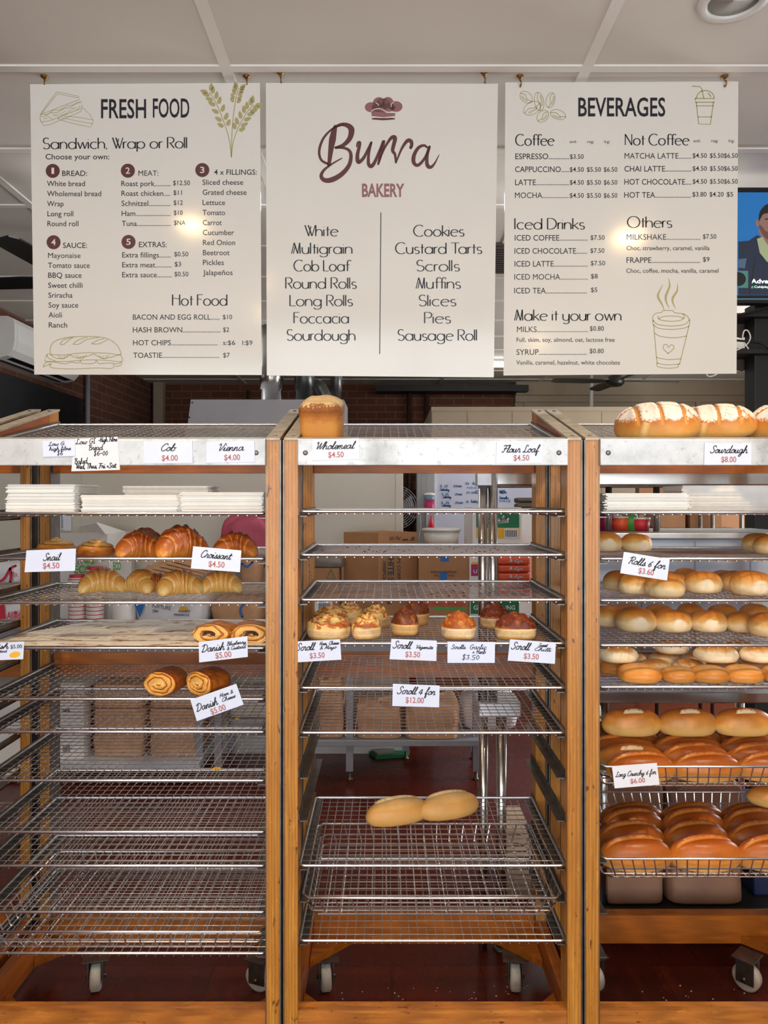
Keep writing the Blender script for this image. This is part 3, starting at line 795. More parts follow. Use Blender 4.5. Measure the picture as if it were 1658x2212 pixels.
# ------------------------------------------------------------------ wire trays
def tray_meshes(w, d, nx, ny):
    rim = MB(); r = .0042; c = .012
    pts = [(-w/2+c, 0), (w/2-c, 0), (w/2-.003, .003), (w/2, c), (w/2, d-c), (w/2-.003, d-.003), (w/2-c, d), (-w/2+c, d), (-w/2+.003, d-.003), (-w/2, d-c), (-w/2, c), (-w/2+.003, .003)]
    rim.tube([(x, y, 0) for x, y in pts], r, 8, closed=True)
    gm = MB(); q = .0013
    for i in range(1, nx):
        x = -w/2 + w*i/nx
        gm.tube([(x, -.003, -.0058), (x, d+.002, -.0058)], q, 5)
    for j in range(1, ny):
        y = d*j/ny
        gm.tube([(-w/2, y, -.0026), (w/2, y, -.0026)], q, 5)
    return rim.mesh('rim', STEEL), gm.mesh('wire_grid', STEEL)
def basket_meshes(w, d, h, nx, ny):
    rim = MB(); r = .0038
    def loop(x, y0, y1, z, c=.02):
        pts = [(-x+c, y0), (x-c, y0), (x, y0+c), (x, y1-c), (x-c, y1), (-x+c, y1), (-x, y1-c), (-x, y0+c)]
        return [(a, b, z) for a, b in pts]
    rim.tube(loop(w/2, 0, d, 0), r, 8, closed=True)
    gm = MB(); q = .0022
    i0 = .022
    gm.tube(loop(w/2-i0, i0, d-i0, -h), q, 5, closed=True); gm.tube(loop(w/2-i0*.6, i0*.6, d-i0*.6, -h*.55), q, 5, closed=True)
    for i in range(1, nx):
        x = -w/2 + w*i/nx
        xb = x*(w/2-i0)/(w/2)
        gm.tube([(x, 0, 0), (xb, i0*.8, -h*.9), (xb, i0+.004, -h-.003), (xb, d-i0-.004, -h-.003), (xb, d-i0*.8, -h*.9), (x, d, 0)], q, 5)
    for j in range(1, ny):
        y = d*j/ny
        gm.tube([(-w/2, y, 0), (-w/2+i0*.9, y, -h*.9), (-w/2+i0+.004, y, -h), (w/2-i0-.004, y, -h), (w/2-i0*.9, y, -h*.9), (w/2, y, 0)], q, 5)
    return rim.mesh('rim', STEEL), gm.mesh('wire_grid', STEEL)
def put(name, meshes, pnames, loc, label, cat, group, rx=0.0, rz=0.0):
    t = empty(name, loc, label, cat, group); t.rotation_euler = (rx, 0, rz)
    for me, pn in zip(meshes, pnames):
        o = bpy.data.objects.new(pn, me); col.objects.link(o); o.parent = t
    return t
TM = {n: tray_meshes(XS[n][1]-XS[n][0]-.008, TD, (31 if n == 1 else 29), 14) for n in XS}
ord_ = ['first', 'second', 'third', 'fourth', 'fifth', 'sixth', 'seventh', 'eighth', 'ninth', 'tenth', 'eleventh', 'twelfth']
RN = {0: 'rack at the far left edge', 1: 'left rack', 2: 'middle rack', 3: 'right rack'}
def tray(n, py, label, sag=0.0):
    c = (XS[n][0]+XS[n][1])/2
    return put('wire_tray', TM[n], ('rim', 'wire_grid'), (c, TF, lev(py)), label, 'wire tray', 'wire trays of the ' + RN[n], 0.0, sag)
def top_tray(n, label):
    c = (XS[n][0]+XS[n][1])/2
    return put('wire_tray', TM[n], ('rim', 'wire_grid'), (c, TF+.018, 1.735), label, 'wire tray', 'wire trays of the ' + RN[n], math.atan(.0995/.478))
TOPSLOPE = .0995/.478
top_tray(1, 'empty sloping wire tray on top of the left rack above the cob and vienna cards')
top_tray(2, 'sloping wire tray under the wholemeal loaf on top of the middle rack')
top_tray(3, 'sloping wire tray under the floured sourdough loaves on the right rack')
for py, d in ((1302, 'with flour sacks seen past it'), (1400, 'beside the small danish card'), (1495, 'just above white cartons'), (1590, 'below the white cartons'), (1790, 'catching bright light'), (1885, 'low down above the side rail')):
    tray(0, py, 'wire tray in the rack at the far left edge, ' + d)
for py, d in ((1109, 'wire tray holding the stacks of white paper bags in the left rack'),
              (1207, 'wire tray holding dark croissants and snails in the left rack'),
              (1302, 'wire tray holding the row of pale croissants in the left rack'),
              (1400, 'wire tray lined with stained baking paper in the left rack'),
              (1510, 'wire tray holding two ham and cheese danishes in the left rack'),
              (1581, 'empty wire tray directly below the ham and cheese danishes, left rack'),
              (1686, 'empty wire tray second below the ham and cheese danishes, left rack'),
              (1797, 'empty wire tray third below the ham and cheese danishes, left rack'),
              (1870, 'empty wire tray fourth below the ham and cheese danishes, left rack'),
              (1970, 'empty wire tray directly above the deep wire basket in the left rack'),
              (2059, 'empty wire tray at the very bottom of the left rack')):
    tray(1, py, d)
for py, d in ((1105, 'empty wire tray highest inside the middle rack, seen almost edge on'),
              (1199, 'empty crumb speckled wire tray second from top inside the middle rack'),
              (1296, 'empty wire tray directly above the savoury scrolls in the middle rack'),
              (1390, 'wire tray holding the savoury scrolls in the middle rack'),
              (1486, 'empty wire tray directly below the savoury scrolls in the middle rack'),
              (1583, 'empty wire tray below the four for twelve dollars card, middle rack'),
              (1870, 'wire tray holding one lone long roll in the middle rack'),
              (2032, 'empty wire tray at the bottom of the middle rack')):
    tray(2, py, d)
for py, d in ((1107, 'wire tray holding white paper stacks in the right rack'),
              (1207, 'wire tray with few round rolls behind the six rolls card'),
              (1297, 'wire tray holding loose round rolls below the six rolls card'),
              (1394, 'wire tray packed with torn edged round rolls in the right rack'),
              (1484, 'wire tray with two layers of browned flat rolls in the right rack')):
    tray(3, py, d)
def basket(n, py, h, label, nx=26, inset=.004):
    w = XS[n][1]-XS[n][0]-2*inset
    me = basket_meshes(w, TD, h, nx, 12)
    return put('wire_basket', me, ('rim', 'wire_grid'), ((XS[n][0]+XS[n][1])/2, TF, lev(py)), label, 'wire basket', 'wire baskets in the racks')
basket(1, 2013, .05, 'deep empty wire basket near the bottom of the left rack', 18)
basket(2, 1940, .055, 'deep empty wire basket below the lone long roll in the middle rack', 16, .01)
basket(3, 1656, .06, 'upper wire basket heaped with long crunchy rolls in the right rack', 24)
basket(3, 1855, .06, 'lower wire basket of dark long rolls in the right rack', 24)
# ================================================================== HANGING MENU BOARDS
class Crop:
    """pixel coordinates measured in an enlarged crop of the photo, put on the plane of the board"""
    def __init__(s, pl, ox, oy, k): s.pl, s.ox, s.oy, s.k = pl, ox, oy, k
    def at(s, x, y, off=0.0): return s.pl.at(s.ox + x/s.k, s.oy + y/s.k, off)
BK = 1658/600.0
BOFF = .0006
def board(corners, Yc, lean, ox, label):
    zc = Z(495, Yc)
    pl = Plane((0, Yc, zc), (0, -1, -lean))
    c = [pl.at(*q) for q in corners]
    t = empty('menu_board', sum(c, Vector())/4, label, 'menu board', 'hanging menu boards')
    MB().prism(c, -pl.n*.004).build('panel', BOARDWHITE, t)
    return t, Crop(pl, ox, 100, BK), pl
def lines(mp, rows, h=31, bold=0.004):
    return [(r, mp, h, bold) for r in rows]
def print_rows(rows, name, mat, t):
    for r, mp, h, bold in rows:                       # every printed line is a piece of its own
        mb = MB(); text(mb, r[0], r[1], r[2], r[3], r[4] if len(r) > 4 else h, mp, BOFF, bold)
        mb.build(name, mat, t)
def hook(px, Y, label):
    x = X(px, Y)
    t = empty('cup_hook', (x, Y, CZ), label, 'hook', 'brass cup hooks holding the boards')
    MB().lathe([(.004, CZ-.0005), (.013, CZ-.0005), (.0125, CZ-.004), (.006, CZ-.008), (.003, CZ-.012)], 16, (x, Y, 0)).build('flange', BRASS, t)
    pth = [(x, Y, CZ-.006), (x, Y, CZ-.016)] + [(x+.003, Y-.009*math.sin(a), CZ-.026+.009*math.cos(a)) for a in [R(v) for v in range(0, 271, 30)]]
    MB().tube(pth, .0022, 8).build('hook_wire', BRASS, t)

# ---------------------------------------------------------------- left board: fresh food
t, mp, pl1 = board([(65, 182), (561, 179), (565, 810), (74, 809)], 2.62, .03, 0, 'cream hanging menu board headed fresh food, leftmost of the three')
mb = MB(); text(mb, 'FRESH', 603, 872, 428, 110, mp, BOFF, .014); text(mb, 'FOOD', 912, 1130, 424, 110, mp, BOFF, .014)
mb.build('heading', INK, t)
mb = MB(); deco(mb, 'Sandwich, Wrap or Roll', 260, 1113, 613, 65, mp, BOFF, 8, 3.6, -.006); mb.build('subheading', INK, t)
mb = MB(); deco(mb, 'Hot Food', 1030, 1353, 1547, 65, mp, BOFF, 8, 3.6); mb.build('subheading', INK, t)
print_rows(lines(mp, [('Choose your own:', 272, 652, 675, 32), ('BREAD:', 371, 520, 774), ('MEAT:', 826, 945, 773), ('4 x FILLINGS:', 1278, 1532, 767),
           ('SAUCE:', 376, 519, 1204), ('EXTRAS:', 829, 994, 1199)], 31, .006), 'section_title', INK, t)
print_rows(lines(mp, [('White bread', 280, 507, 835), ('Wholemeal bread', 281, 604, 895), ('Wrap', 281, 380, 955), ('Long roll', 283, 438, 1015), ('Round roll', 283, 468, 1074),
  ('Roast pork..........', 724, 1017, 835), ('Roast chicken....', 725, 1014, 893), ('Schnitzel.............', 725, 1016, 953), ('Ham.....................', 726, 1017, 1013), ('Tuna.....................', 727, 1019, 1073),
  ('Sliced cheese', 1208, 1451, 827), ('Grated cheese', 1209, 1471, 887), ('Lettuce', 1209, 1343, 948), ('Tomato', 1209, 1343, 1008), ('Carrot', 1210, 1323, 1068), ('Cucumber', 1210, 1397, 1127),
  ('Red Onion', 1211, 1403, 1187), ('Beetroot', 1211, 1370, 1247), ('Pickles', 1211, 1336, 1306), ('Jalape\u00f1os', 1211, 1388, 1366),
  ('Mayonaise', 287, 481, 1264), ('Tomato sauce', 287, 536, 1323), ('BBQ sauce', 288, 487, 1382), ('Sweet chilli', 288, 493, 1442), ('Sriracha', 289, 433, 1501), ('Soy sauce', 290, 467, 1560), ('Aioli', 290, 369, 1619), ('Ranch', 291, 401, 1679),
  ('Extra fillings.......', 729, 1018, 1261), ('Extra meat..........', 729, 1023, 1320), ('Extra sauce.........', 729, 1024, 1379),
  ('BACON AND EGG ROLL......', 793, 1311, 1632), ('HASH BROWN.......................', 793, 1315, 1708), ('HOT CHIPS............................', 794, 1297, 1785), ('TOASTIE...................................', 795, 1307, 1860)]), 'menu_text', INK, t)
print_rows(lines(mp, [('$12.50', 1033, 1133, 829), ('$11', 1035, 1085, 887), ('$12', 1036, 1090, 947), ('$10', 1037, 1090, 1007), ('$NA', 1038, 1107, 1067), ('$0.50', 1040, 1123, 1254), ('$3', 1042, 1080, 1314),
  ('$0.50', 1041, 1124, 1373), ('$10', 1329, 1385, 1629), ('$2', 1330, 1367, 1705), ('s:$6', 1331, 1403, 1783), ('l:$9', 1446, 1506, 1783), ('$7', 1331, 1371, 1857)], 27), 'price_text', INK, t)
for (cx, cy, n) in ((315, 744, '1'), (763, 743, '2'), (1207, 739, '3'), (320, 1170, '4'), (767, 1168, '5')):
    mb = MB(); ellipse(mb, cx, cy, 42, 42, mp, BOFF); b = mb.build('number_badge', INK_MAROON, t)
    mb = MB(); text(mb, n, cx-(7 if n == '1' else 13), cx+(9 if n == '1' else 13), cy+18, 36, mp, BOFF*2.2, .012); d = mb.build('digit', BOARDWHITE)
    d.parent = b
mb = MB()                                             # ears of wheat
def wheat(path, t0, n, ln, wd):
    p = smooth_path(path, 12)
    ribbon(mb, p, 5.0, mp, BOFF)
    for i in range(n):
        f = t0 + (1-t0)*i/(n-1); k = min(len(p)-2, int(f*(len(p)-1)))
        ax, ay = p[k]; dx, dy = p[k+1][0]-ax, p[k+1][1]-ay; a = math.atan2(dy, dx)
        s = 1.0 if i else .9
        for sg in (-1, 1):
            aa = a + sg*R(40)
            cx, cy = ax + math.cos(aa)*ln*.72 - math.sin(a)*sg*4, ay + math.sin(aa)*ln*.72 + math.cos(a)*sg*4
            q = []
            for j in range(14):
                th = 2*PI*j/14; u = math.cos(th)*ln*.5*s; v = math.sin(th)*wd*.5*(1-.25*math.cos(th))
                q.append((cx+u*math.cos(aa)-v*math.sin(aa), cy+u*math.sin(aa)+v*math.cos(aa)))
            mb.add([mp.at(x, y, BOFF) for x, y in q], [tuple(range(14))])
    ax, ay = p[-1]
wheat([(1380, 662), (1368, 560), (1335, 450), (1290, 340), (1250, 275)], .42, 7, 46, 24)
wheat([(1380, 662), (1384, 520), (1394, 400), (1408, 310), (1424, 250)], .66, 6, 38, 20)
wheat([(1380, 662), (1392, 570), (1425, 480), (1470, 400), (1512, 350)], .42, 7, 46, 24)
mb.build('wheat_drawing', INK_OLIVE, t)
mb = MB()                                             # sandwich
for p, cl in (([(240, 408), (290, 335), (338, 272), (405, 284), (470, 299), (474, 318), (360, 362), (240, 408)], 0), ([(252, 398), (342, 283), (466, 308)], 0),
          ([(240, 414), (262, 420), (300, 398), (340, 396), (380, 372), (420, 366), (450, 342), (488, 334)], 0), ([(244, 404), (280, 408), (320, 382), (360, 380), (400, 356), (440, 350), (482, 326)], 0),
          ([(240, 440), (262, 474), (300, 466), (400, 426), (484, 388), (490, 350)], 0), ([(244, 452), (300, 444), (400, 404), (486, 372)], 0),
          ([(240, 414), (238, 430), (242, 444)], 0), ([(345, 434), (440, 462), (540, 482), (552, 462), (556, 440)], 0), ([(366, 426), (460, 446), (550, 462)], 0), ([(384, 418), (470, 424), (556, 440)], 0), ([(492, 364), (530, 402), (556, 440)], 0), ([(345, 434), (372, 412), (400, 402)], 0)):
    ribbon(mb, p, 3.0, mp, BOFF)
for i in range(26):
    x = 262 + i*8.4; y = 436 - i*2.7 + random.uniform(-12, 10)
    ribbon(mb, [(x, y), (x+random.uniform(4, 9), y+random.uniform(-6, 6)), (x+10, y+random.uniform(-3, 5))], 2.4, mp, BOFF)
mb.build('sandwich_drawing', INK_OLIVE, t)
mb = MB()                                             # filled long roll
for p in ([(304, 1840), (300, 1800), (322, 1765), (370, 1745), (430, 1735), (560, 1733), (640, 1745), (692, 1778), (716, 1815), (716, 1842), (640, 1832), (500, 1830), (380, 1842), (304, 1840)],
          [(272, 1858), (290, 1835), (330, 1860), (380, 1862), (420, 1842)], [(420, 1842), (460, 1860), (520, 1850), (560, 1836)], [(560, 1836), (610, 1862), (660, 1856), (716, 1840)], [(270, 1870), (272, 1880), (330, 1882), (420, 1880), (520, 1872), (620, 1874), (720, 1882), (728, 1860), (716, 1838)],
          [(280, 1840), (290, 1862), (330, 1878)], [(258, 1914), (270, 1890), (300, 1884), (345, 1888), (390, 1896), (420, 1886), (470, 1890), (480, 1874), (492, 1894), (560, 1892), (575, 1874), (590, 1894), (650, 1890), (700, 1896), (726, 1884), (718, 1906), (690, 1910)],
          [(258, 1914), (290, 1900), (310, 1896)], [(300, 1894), (298, 1910), (330, 1922), (450, 1926), (580, 1920), (660, 1924), (682, 1908), (676, 1898)]):
    stroke(mb, p, 4.4, mp, BOFF, n=4)
for p in ([(358, 1778), (380, 1752), (430, 1738)], [(358, 1778), (380, 1780), (410, 1755), (440, 1736)], [(436, 1778), (470, 1752), (520, 1738)], [(436, 1778), (470, 1778), (520, 1750), (590, 1738)], [(546, 1776), (580, 1756), (620, 1746)], [(546, 1776), (590, 1776), (640, 1752)]):
    stroke(mb, p, 4.4, mp, BOFF)
for cx in (375, 485, 620): 
    stroke(mb, [(cx-28, 1844), (cx-14, 1862), (cx+12, 1862), (cx+30, 1842)], 3.6, mp, BOFF); ellipse(mb, cx-6, 1852, 4, 3, mp, BOFF); ellipse(mb, cx+10, 1850, 4, 3, mp, BOFF)
mb.build('roll_drawing', INK_OLIVE, t)

# ---------------------------------------------------------------- middle board: shop sign and bread list
t, mp, pl2 = board([(574, 179), (1075, 181), (1066, 815), (576, 811)], 2.62, .06, 540, 'cream hanging board with the chef hat logo and bread list, middle one')
mb = MB()
for (cx, cy, rx, ry) in ((722, 364, 38, 30), (768, 340, 36, 36), (822, 338, 34, 35), (870, 360, 39, 32), (795, 366, 72, 30), (795, 345, 44, 34)): ellipse(mb, cx, cy, rx, ry, mp, BOFF)
blob(mb, [(724, 392), (768, 380), (812, 398), (865, 398), (865, 416), (795, 424), (724, 416)], mp, BOFF, False)
hat = mb.build('hat_logo', INK_ROSE, t)
mb = MB()
for p in ([(752, 340), (762, 345), (766, 354)], [(842, 362), (842, 346), (856, 336)], [(722, 390), (745, 376), (780, 373), (815, 392), (868, 398)], [(722, 420), (760, 426), (830, 426), (868, 420)]): stroke(mb, p, 4.5, mp, BOFF*1.6)
g_ = mb.build('hat_gap_lines', BOARDWHITE); g_.parent = hat  # gap lines of the printed hat, in board white
mb = MB(); blob(mb, [(724, 430), (760, 426), (795, 424), (830, 426), (865, 430), (862, 437), (795, 442), (728, 437)], mp, BOFF, False)
g_ = mb.build('hat_band', INK_MAROON); g_.parent = hat
mb = MB()                                             # brush lettering of the shop name, tapering strokes
def brush(pts, w0, w1, wm=None, n=8):
    p = smooth_path(pts, n); m = len(p)-1
    wm = (wm or max(w0, w1))*1.22
    ribbon(mb, p, [((w0*(1-2*i/m) + wm*2*i/m) if i/m < .5 else (wm*(2-2*i/m) + w1*(2*i/m-1))) for i in range(m+1)], mp, BOFF)
brush([(508, 480), (498, 520), (484, 600), (470, 712)], 22, 18, 34)
brush([(556, 468), (490, 494), (436, 552), (412, 625), (424, 678), (462, 702)], 8, 14, 13)
brush([(484, 498), (530, 470), (574, 470), (604, 496), (594, 550), (556, 590), (512, 606)], 6, 16, 30)
brush([(508, 604), (570, 610), (600, 640), (592, 706), (548, 762), (490, 796), (446, 800), (424, 776), (440, 740), (486, 704), (548, 668)], 12, 6, 26)
brush([(636, 600), (642, 576), (655, 580), (640, 650), (646, 692), (676, 668), (700, 622), (722, 574)], 8, 12, 20)
brush([(724, 574), (708, 640), (706, 700), (722, 716), (744, 690), (776, 614), (792, 566)], 12, 10, 20)
brush([(800, 566), (784, 628), (764, 704)], 12, 12, 20)
brush([(770, 690), (800, 612), (834, 556), (854, 542), (864, 556), (850, 620), (864, 646), (870, 694)], 6, 12, 22)
brush([(872, 690), (904, 612), (936, 566), (958, 566), (964, 586), (958, 606)], 8, 18, 20)
brush([(1056, 604), (1036, 592), (1004, 606), (978, 650), (976, 694), (1002, 710), (1040, 670), (1066, 612)], 12, 12, 20)
brush([(1070, 600), (1056, 650), (1056, 706), (1076, 722), (1100, 700), (1128, 646)], 16, 3, 20)
mb.build('brush_lettering', INK_MAROON, t)
mb = MB(); text(mb, 'BAKERY', 667, 920, 897, 74, mp, BOFF, .03); mb.build('logo_lettering', INK_ROSE, t)
mb = MB(); ribbon(mb, [(780, 992), (773, 1837)], 5, mp, BOFF, False); mb.build('divider_line', INK, t)
mb = MB()
for s, a, b, y in (('White', 327, 525, 1133), ('Multigrain', 247, 607, 1238), ('Cob Loaf', 262, 602, 1342), ('Round Rolls', 213, 633, 1446), ('Long Rolls', 238, 610, 1550), ('Foccacia', 262, 586, 1653), ('Sourdough', 222, 625, 1756),
                   ('Cookies', 976, 1275, 1134), ('Custard Tarts', 868, 1381, 1238), ('Scrolls', 996, 1248, 1342), ('Muffins', 990, 1254, 1446), ('Slices', 1010, 1227, 1550), ('Pies', 1041, 1195, 1653), ('Sausage Roll', 884, 1350, 1756)):
    deco(mb, s, a, b, y, 65, mp, BOFF, 8, 3.6)
mb.build('menu_text', INK, t)

# ---------------------------------------------------------------- right board: beverages
t, mp, pl3 = board([(1091, 178), (1594, 176), (1590, 807), (1087, 811)], 2.62, .0, 1058, 'cream hanging menu board headed beverages, rightmost of the three')
mb = MB(); text(mb, 'BEVERAGES', 526, 1045, 417, 108, mp, BOFF, .014); mb.build('heading', INK, t)
for s, a, b, y in (('Coffee', 153, 382, 592), ('Not Coffee', 806, 1187, 590), ('Iced Drinks', 148, 562, 1092), ('Others', 820, 1083, 1082), ('Make it your own', 146, 780, 1637)):
    mb = MB(); deco(mb, s, a, b, y, 65, mp, BOFF, 8, 3.6); mb.build('subheading', INK, t)
print_rows(lines(mp, [('ESPRESSO............', 150, 470, 674), ('CAPPUCCINO.....', 149, 469, 751), ('LATTE....................', 149, 468, 829), ('MOCHA................', 148, 467, 906),
  ('MATCHA LATTE........', 802, 1201, 671), ('CHAI LATTE................', 801, 1199, 748), ('HOT CHOCOLATE....', 801, 1200, 826), ('HOT TEA......................', 800, 1197, 904),
  ('ICED COFFEE.................', 147, 580, 1160), ('ICED CHOCOLATE.......', 146, 578, 1238), ('ICED LATTE.....................', 146, 582, 1315), ('ICED MOCHA.................', 145, 582, 1393), ('ICED TEA.........................', 144, 576, 1475),
  ('MILKSHAKE....................', 814, 1253, 1155), ('FRAPPE............................', 813, 1250, 1293), ('MILKS..............................', 160, 582, 1706), ('SYRUP............................', 157, 574, 1842),
  ('Choc, strawberry, caramel, vanilla', 813, 1309, 1217, 25), ('Choc, coffee, mocha, vanilla, caramel', 812, 1362, 1352, 25), ('Full, skim, soy, almond, oat, lactose free', 158, 743, 1764, 25), ('Vanilla, caramel, hazelnut, white chocolate', 156, 775, 1900, 25)], 33), 'menu_text', INK, t)
pr_ = [('sml:', 475, 517, 578, 17), ('reg:', 580, 619, 578, 17), ('lrg:', 681, 714, 578, 17), ('sml:', 1213, 1255, 573, 17), ('reg:', 1320, 1360, 573, 17), ('lrg:', 1423, 1457, 573, 17), ('$3.50', 476, 558, 672)]
for y in (749, 826, 904): pr_ += [('$4.50', 475, 559, y), ('$5.50', 577, 661, y), ('$6.50', 678, 759, y)]
for y in (666, 743, 820): pr_ += [('$4.50', 1208, 1293, y), ('$5.50', 1311, 1393, y), ('$6.50', 1395, 1477, y)]
pr_ += [('$3.80', 1207, 1291, 897), ('$4.20', 1309, 1393, 897), ('$5', 1411, 1450, 897), ('$7.50', 599, 683, 1155), ('$7.50', 598, 682, 1233), ('$7.50', 600, 686, 1308), ('$8', 601, 642, 1386), ('$5', 601, 639, 1467), ('$7.50', 1269, 1349, 1149), ('$9', 1269, 1309, 1285), ('$0.80', 595, 679, 1698), ('$0.80', 594, 678, 1832)]
print_rows(lines(mp, pr_, 27), 'price_text', INK, t)
mb = MB()                                             # coffee beans
for (cx, cy, rx, ry, ro) in ((215, 304, 42, 30, 40), (292, 330, 28, 56, -10), (360, 322, 26, 46, 15), (250, 370, 54, 36, -30), (314, 418, 30, 40, 42), (405, 408, 48, 28, 18)):
    a = R(ro); c_, s_ = math.cos(a), math.sin(a)
    def tr(u, v): return (cx+u*c_-v*s_, cy+u*s_+v*c_)
    e = [tr(rx*math.cos(2*PI*k/28), ry*math.sin(2*PI*k/28)) for k in range(29)]; ribbon(mb, e, 3.6, mp, BOFF)
    L_ = max(rx, ry); f = (lambda u, v: tr(u, v)) if rx > ry else (lambda u, v: tr(v, u))
    stroke(mb, [f(-L_*.95, 3), f(-L_*.3, -7), f(L_*.3, 5), f(L_*.95, -2)], 4, mp, BOFF)
    for k in range(3): stroke(mb, [f(-L_*.6, 10+4*k), f(0, 12+4*k), f(L_*.5, 10+3*k)], 1.8, mp, BOFF)
mb.build('beans_drawing', INK_OLIVE, t)
mb = MB()                                             # iced drink cup
W_ = 6
ribbon(mb, [(1206, 238), (1250, 240), (1262, 252), (1274, 308)], W_, mp, BOFF)
ribbon(mb, [(1232, 308)] + [(1284+52*math.cos(R(a)), 308-44*math.sin(R(a))) for a in range(180, -1, -12)], W_, mp, BOFF)
ribbon(mb, [(1302, 280), (1316, 300)], W_, mp, BOFF)
ribbon(mb, [(1224, 312), (1338, 312), (1338, 334), (1224, 334), (1224, 312)], W_, mp, BOFF)
ribbon(mb, [(1230, 336), (1244, 464), (1314, 466), (1332, 336)], W_, mp, BOFF)
ribbon(mb, [(1232, 356), (1330, 356)], W_-1, mp, BOFF); ribbon(mb, [(1240, 422), (1322, 422)], W_-1, mp, BOFF)
mb.build('iced_cup_drawing', INK_OLIVE, t)
mb = MB()                                             # hot takeaway cup with steam
W_ = 5
for p in ([(972, 1640), (972, 1610), (996, 1592), (1022, 1590), (1032, 1578), (1088, 1578), (1100, 1590), (1160, 1600), (1188, 1628), (1190, 1654), (1184, 1672)],
          [(972, 1640), (974, 1662), (1010, 1684), (1080, 1690), (1150, 1684), (1184, 1672)], [(974, 1636), (1000, 1660), (1080, 1670), (1160, 1660), (1190, 1632)],
          [(1002, 1612), (1012, 1632), (1080, 1642), (1140, 1634), (1160, 1612), (1150, 1598)], [(1008, 1626), (1040, 1612), (1120, 1612), (1154, 1624)],
          [(976, 1664), (984, 1760), (996, 1890)], [(1184, 1676), (1160, 1780), (1130, 1896)], [(982, 1714), (1020, 1732), (1100, 1740), (1170, 1730)], [(994, 1858), (1060, 1870), (1138, 1866)], [(998, 1892), (1060, 1902), (1132, 1896)], [(998, 1892), (998, 1912), (1060, 1922), (1118, 1916), (1122, 1900)]):
    stroke(mb, p, W_, mp, BOFF, n=4)
stroke(mb, [(1062, 1834), (1034, 1806), (1036, 1784), (1054, 1780), (1064, 1798), (1078, 1782), (1096, 1790), (1092, 1808), (1062, 1834)], W_, mp, BOFF, n=4)
brush_w = [3, 6, 10, 13, 14, 12, 9, 5, 2]
for p in ([(1030, 1424), (1006, 1470), (1002, 1500), (1026, 1540), (1040, 1580)], [(1064, 1386), (1072, 1430), (1048, 1490), (1052, 1530), (1070, 1564)], [(1118, 1420), (1116, 1460), (1090, 1500), (1090, 1530), (1106, 1566)]):
    q = smooth_path(p, 2); ribbon(mb, q, brush_w[:len(q)], mp, BOFF)
mb.build('hot_cup_drawing', INK_OLIVE, t)
for px, lb in ((96, 'brass cup hook at the far left holding the fresh food board'), (532, 'brass cup hook above the wheat drawing on the fresh food board'), (605, 'brass cup hook at the left top of the chef hat board'), (1045, 'brass cup hook at the right top of the chef hat board'), (1122, 'brass cup hook above the coffee beans of the beverages board'), (1564, 'brass cup hook at the far right of the beverages board')):
    hook(px, 2.612 if not 580 < px < 1070 else 2.592, lb)

# ================================================================== PRICE CARDS
def card(corners, Y, label, rows, mat=None, thick=.0009):
    pl = plane_y(Y)
    tl, tr, br, bl = corners
    c = [pl.at(*q) for q in corners]
    t = empty('price_card', sum(c, Vector())/4, label, 'price card', 'price cards on the racks')
    MB().prism(c, (0, thick, 0)).build('card', mat or CARDWHITE, t)
    rot = math.atan2(tr[1]-tl[1], tr[0]-tl[0]); rot2 = math.atan2(br[1]-bl[1], br[0]-bl[0])
    def at(u, v):
        return tuple((1-u)*(1-v)*tl[k] + u*(1-v)*tr[k] + u*v*br[k] + (1-u)*v*bl[k] for k in (0, 1))
    parts = {}
    for r in rows:
        kind, s, u0, u1, v, h = r[:6]
        ink = r[6] if len(r) > 6 else INK_GREY
        key = ('handwriting' if kind == 'hand' else 'price_text' if kind == 'price' else 'lettering')
        mb = parts.setdefault((key, ink.name), (MB(), ink, key))[0]
        x0, y0 = at(u0, v); x1, y1 = at(u1, v)
        w = math.hypot(x1-x0, y1-y0); ro = math.atan2(y1-y0, x1-x0)
        if kind == 'script': script(mb, s, x0, x0+w, y0, h, pl, .0005, pen=(r[7]*.9) if len(r) > 7 else 1.95, rot=ro)
        elif kind == 'hand': script(mb, s, x0, x0+w, y0, h, pl, .0005, pen=r[7] if len(r) > 7 else 1.5, rot=ro, slant=.1, jig=.08)
        else: text(mb, s, x0, x0+w, y0, h, pl, .0005, .016, ro)
    for (mb, ink, key) in parts.values(): mb.build(key, ink, t)
    return t, at, pl
CF = RF - .0138      # on the fascia
CT = TF - .0105      # hung on the front bars of the trays
def std(name, price, nu0, nu1, pu0, pu1, nv=.44, pv=.88, xh=8.0, ph=12):
    return [('script', name, nu0, nu1, nv, xh), ('price', price, pu0, pu1, pv, ph, INK_RED)]
card([(161, 948), (254, 943), (259, 1015), (154, 1018)], CF+.0006, 'larger handwritten white note about high fibre bread and baking days', [
  ('hand', 'Low GI', .04, .5, .17, 5.5, INK), ('hand', '-High Fibre', .56, .98, .14, 5, INK), ('hand', 'Bread', .35, .66, .37, 6, INK), ('hand', '$6-00', .46, .76, .54, 7, INK), ('hand', 'Baked', .06, .33, .77, 6, INK), ('hand', 'Wed, Thus, Fri +Sat', .1, .93, .93, 5.5, INK, 1.7)], NOTEPAPER)
card([(92, 952), (162, 950), (163, 985), (93, 987)], CF-.0012, 'small handwritten blue white card about low sugar bread, leftmost on the fascia', [
  ('hand', 'Low G.', .18, .68, .32, 4, INK_NAVY, 1.4), ('hand', 'high fibre', .2, .86, .62, 4, INK_NAVY, 1.4), ('hand', '$6', .44, .62, .93, 6, INK_NAVY, 1.4)])
card([(310, 953), (415, 952), (416, 1000), (310, 1001)], CF, 'price card for cob loaves on the left rack fascia', std('Cob', '$4.00', .37, .67, .37, .70, .45, .89))
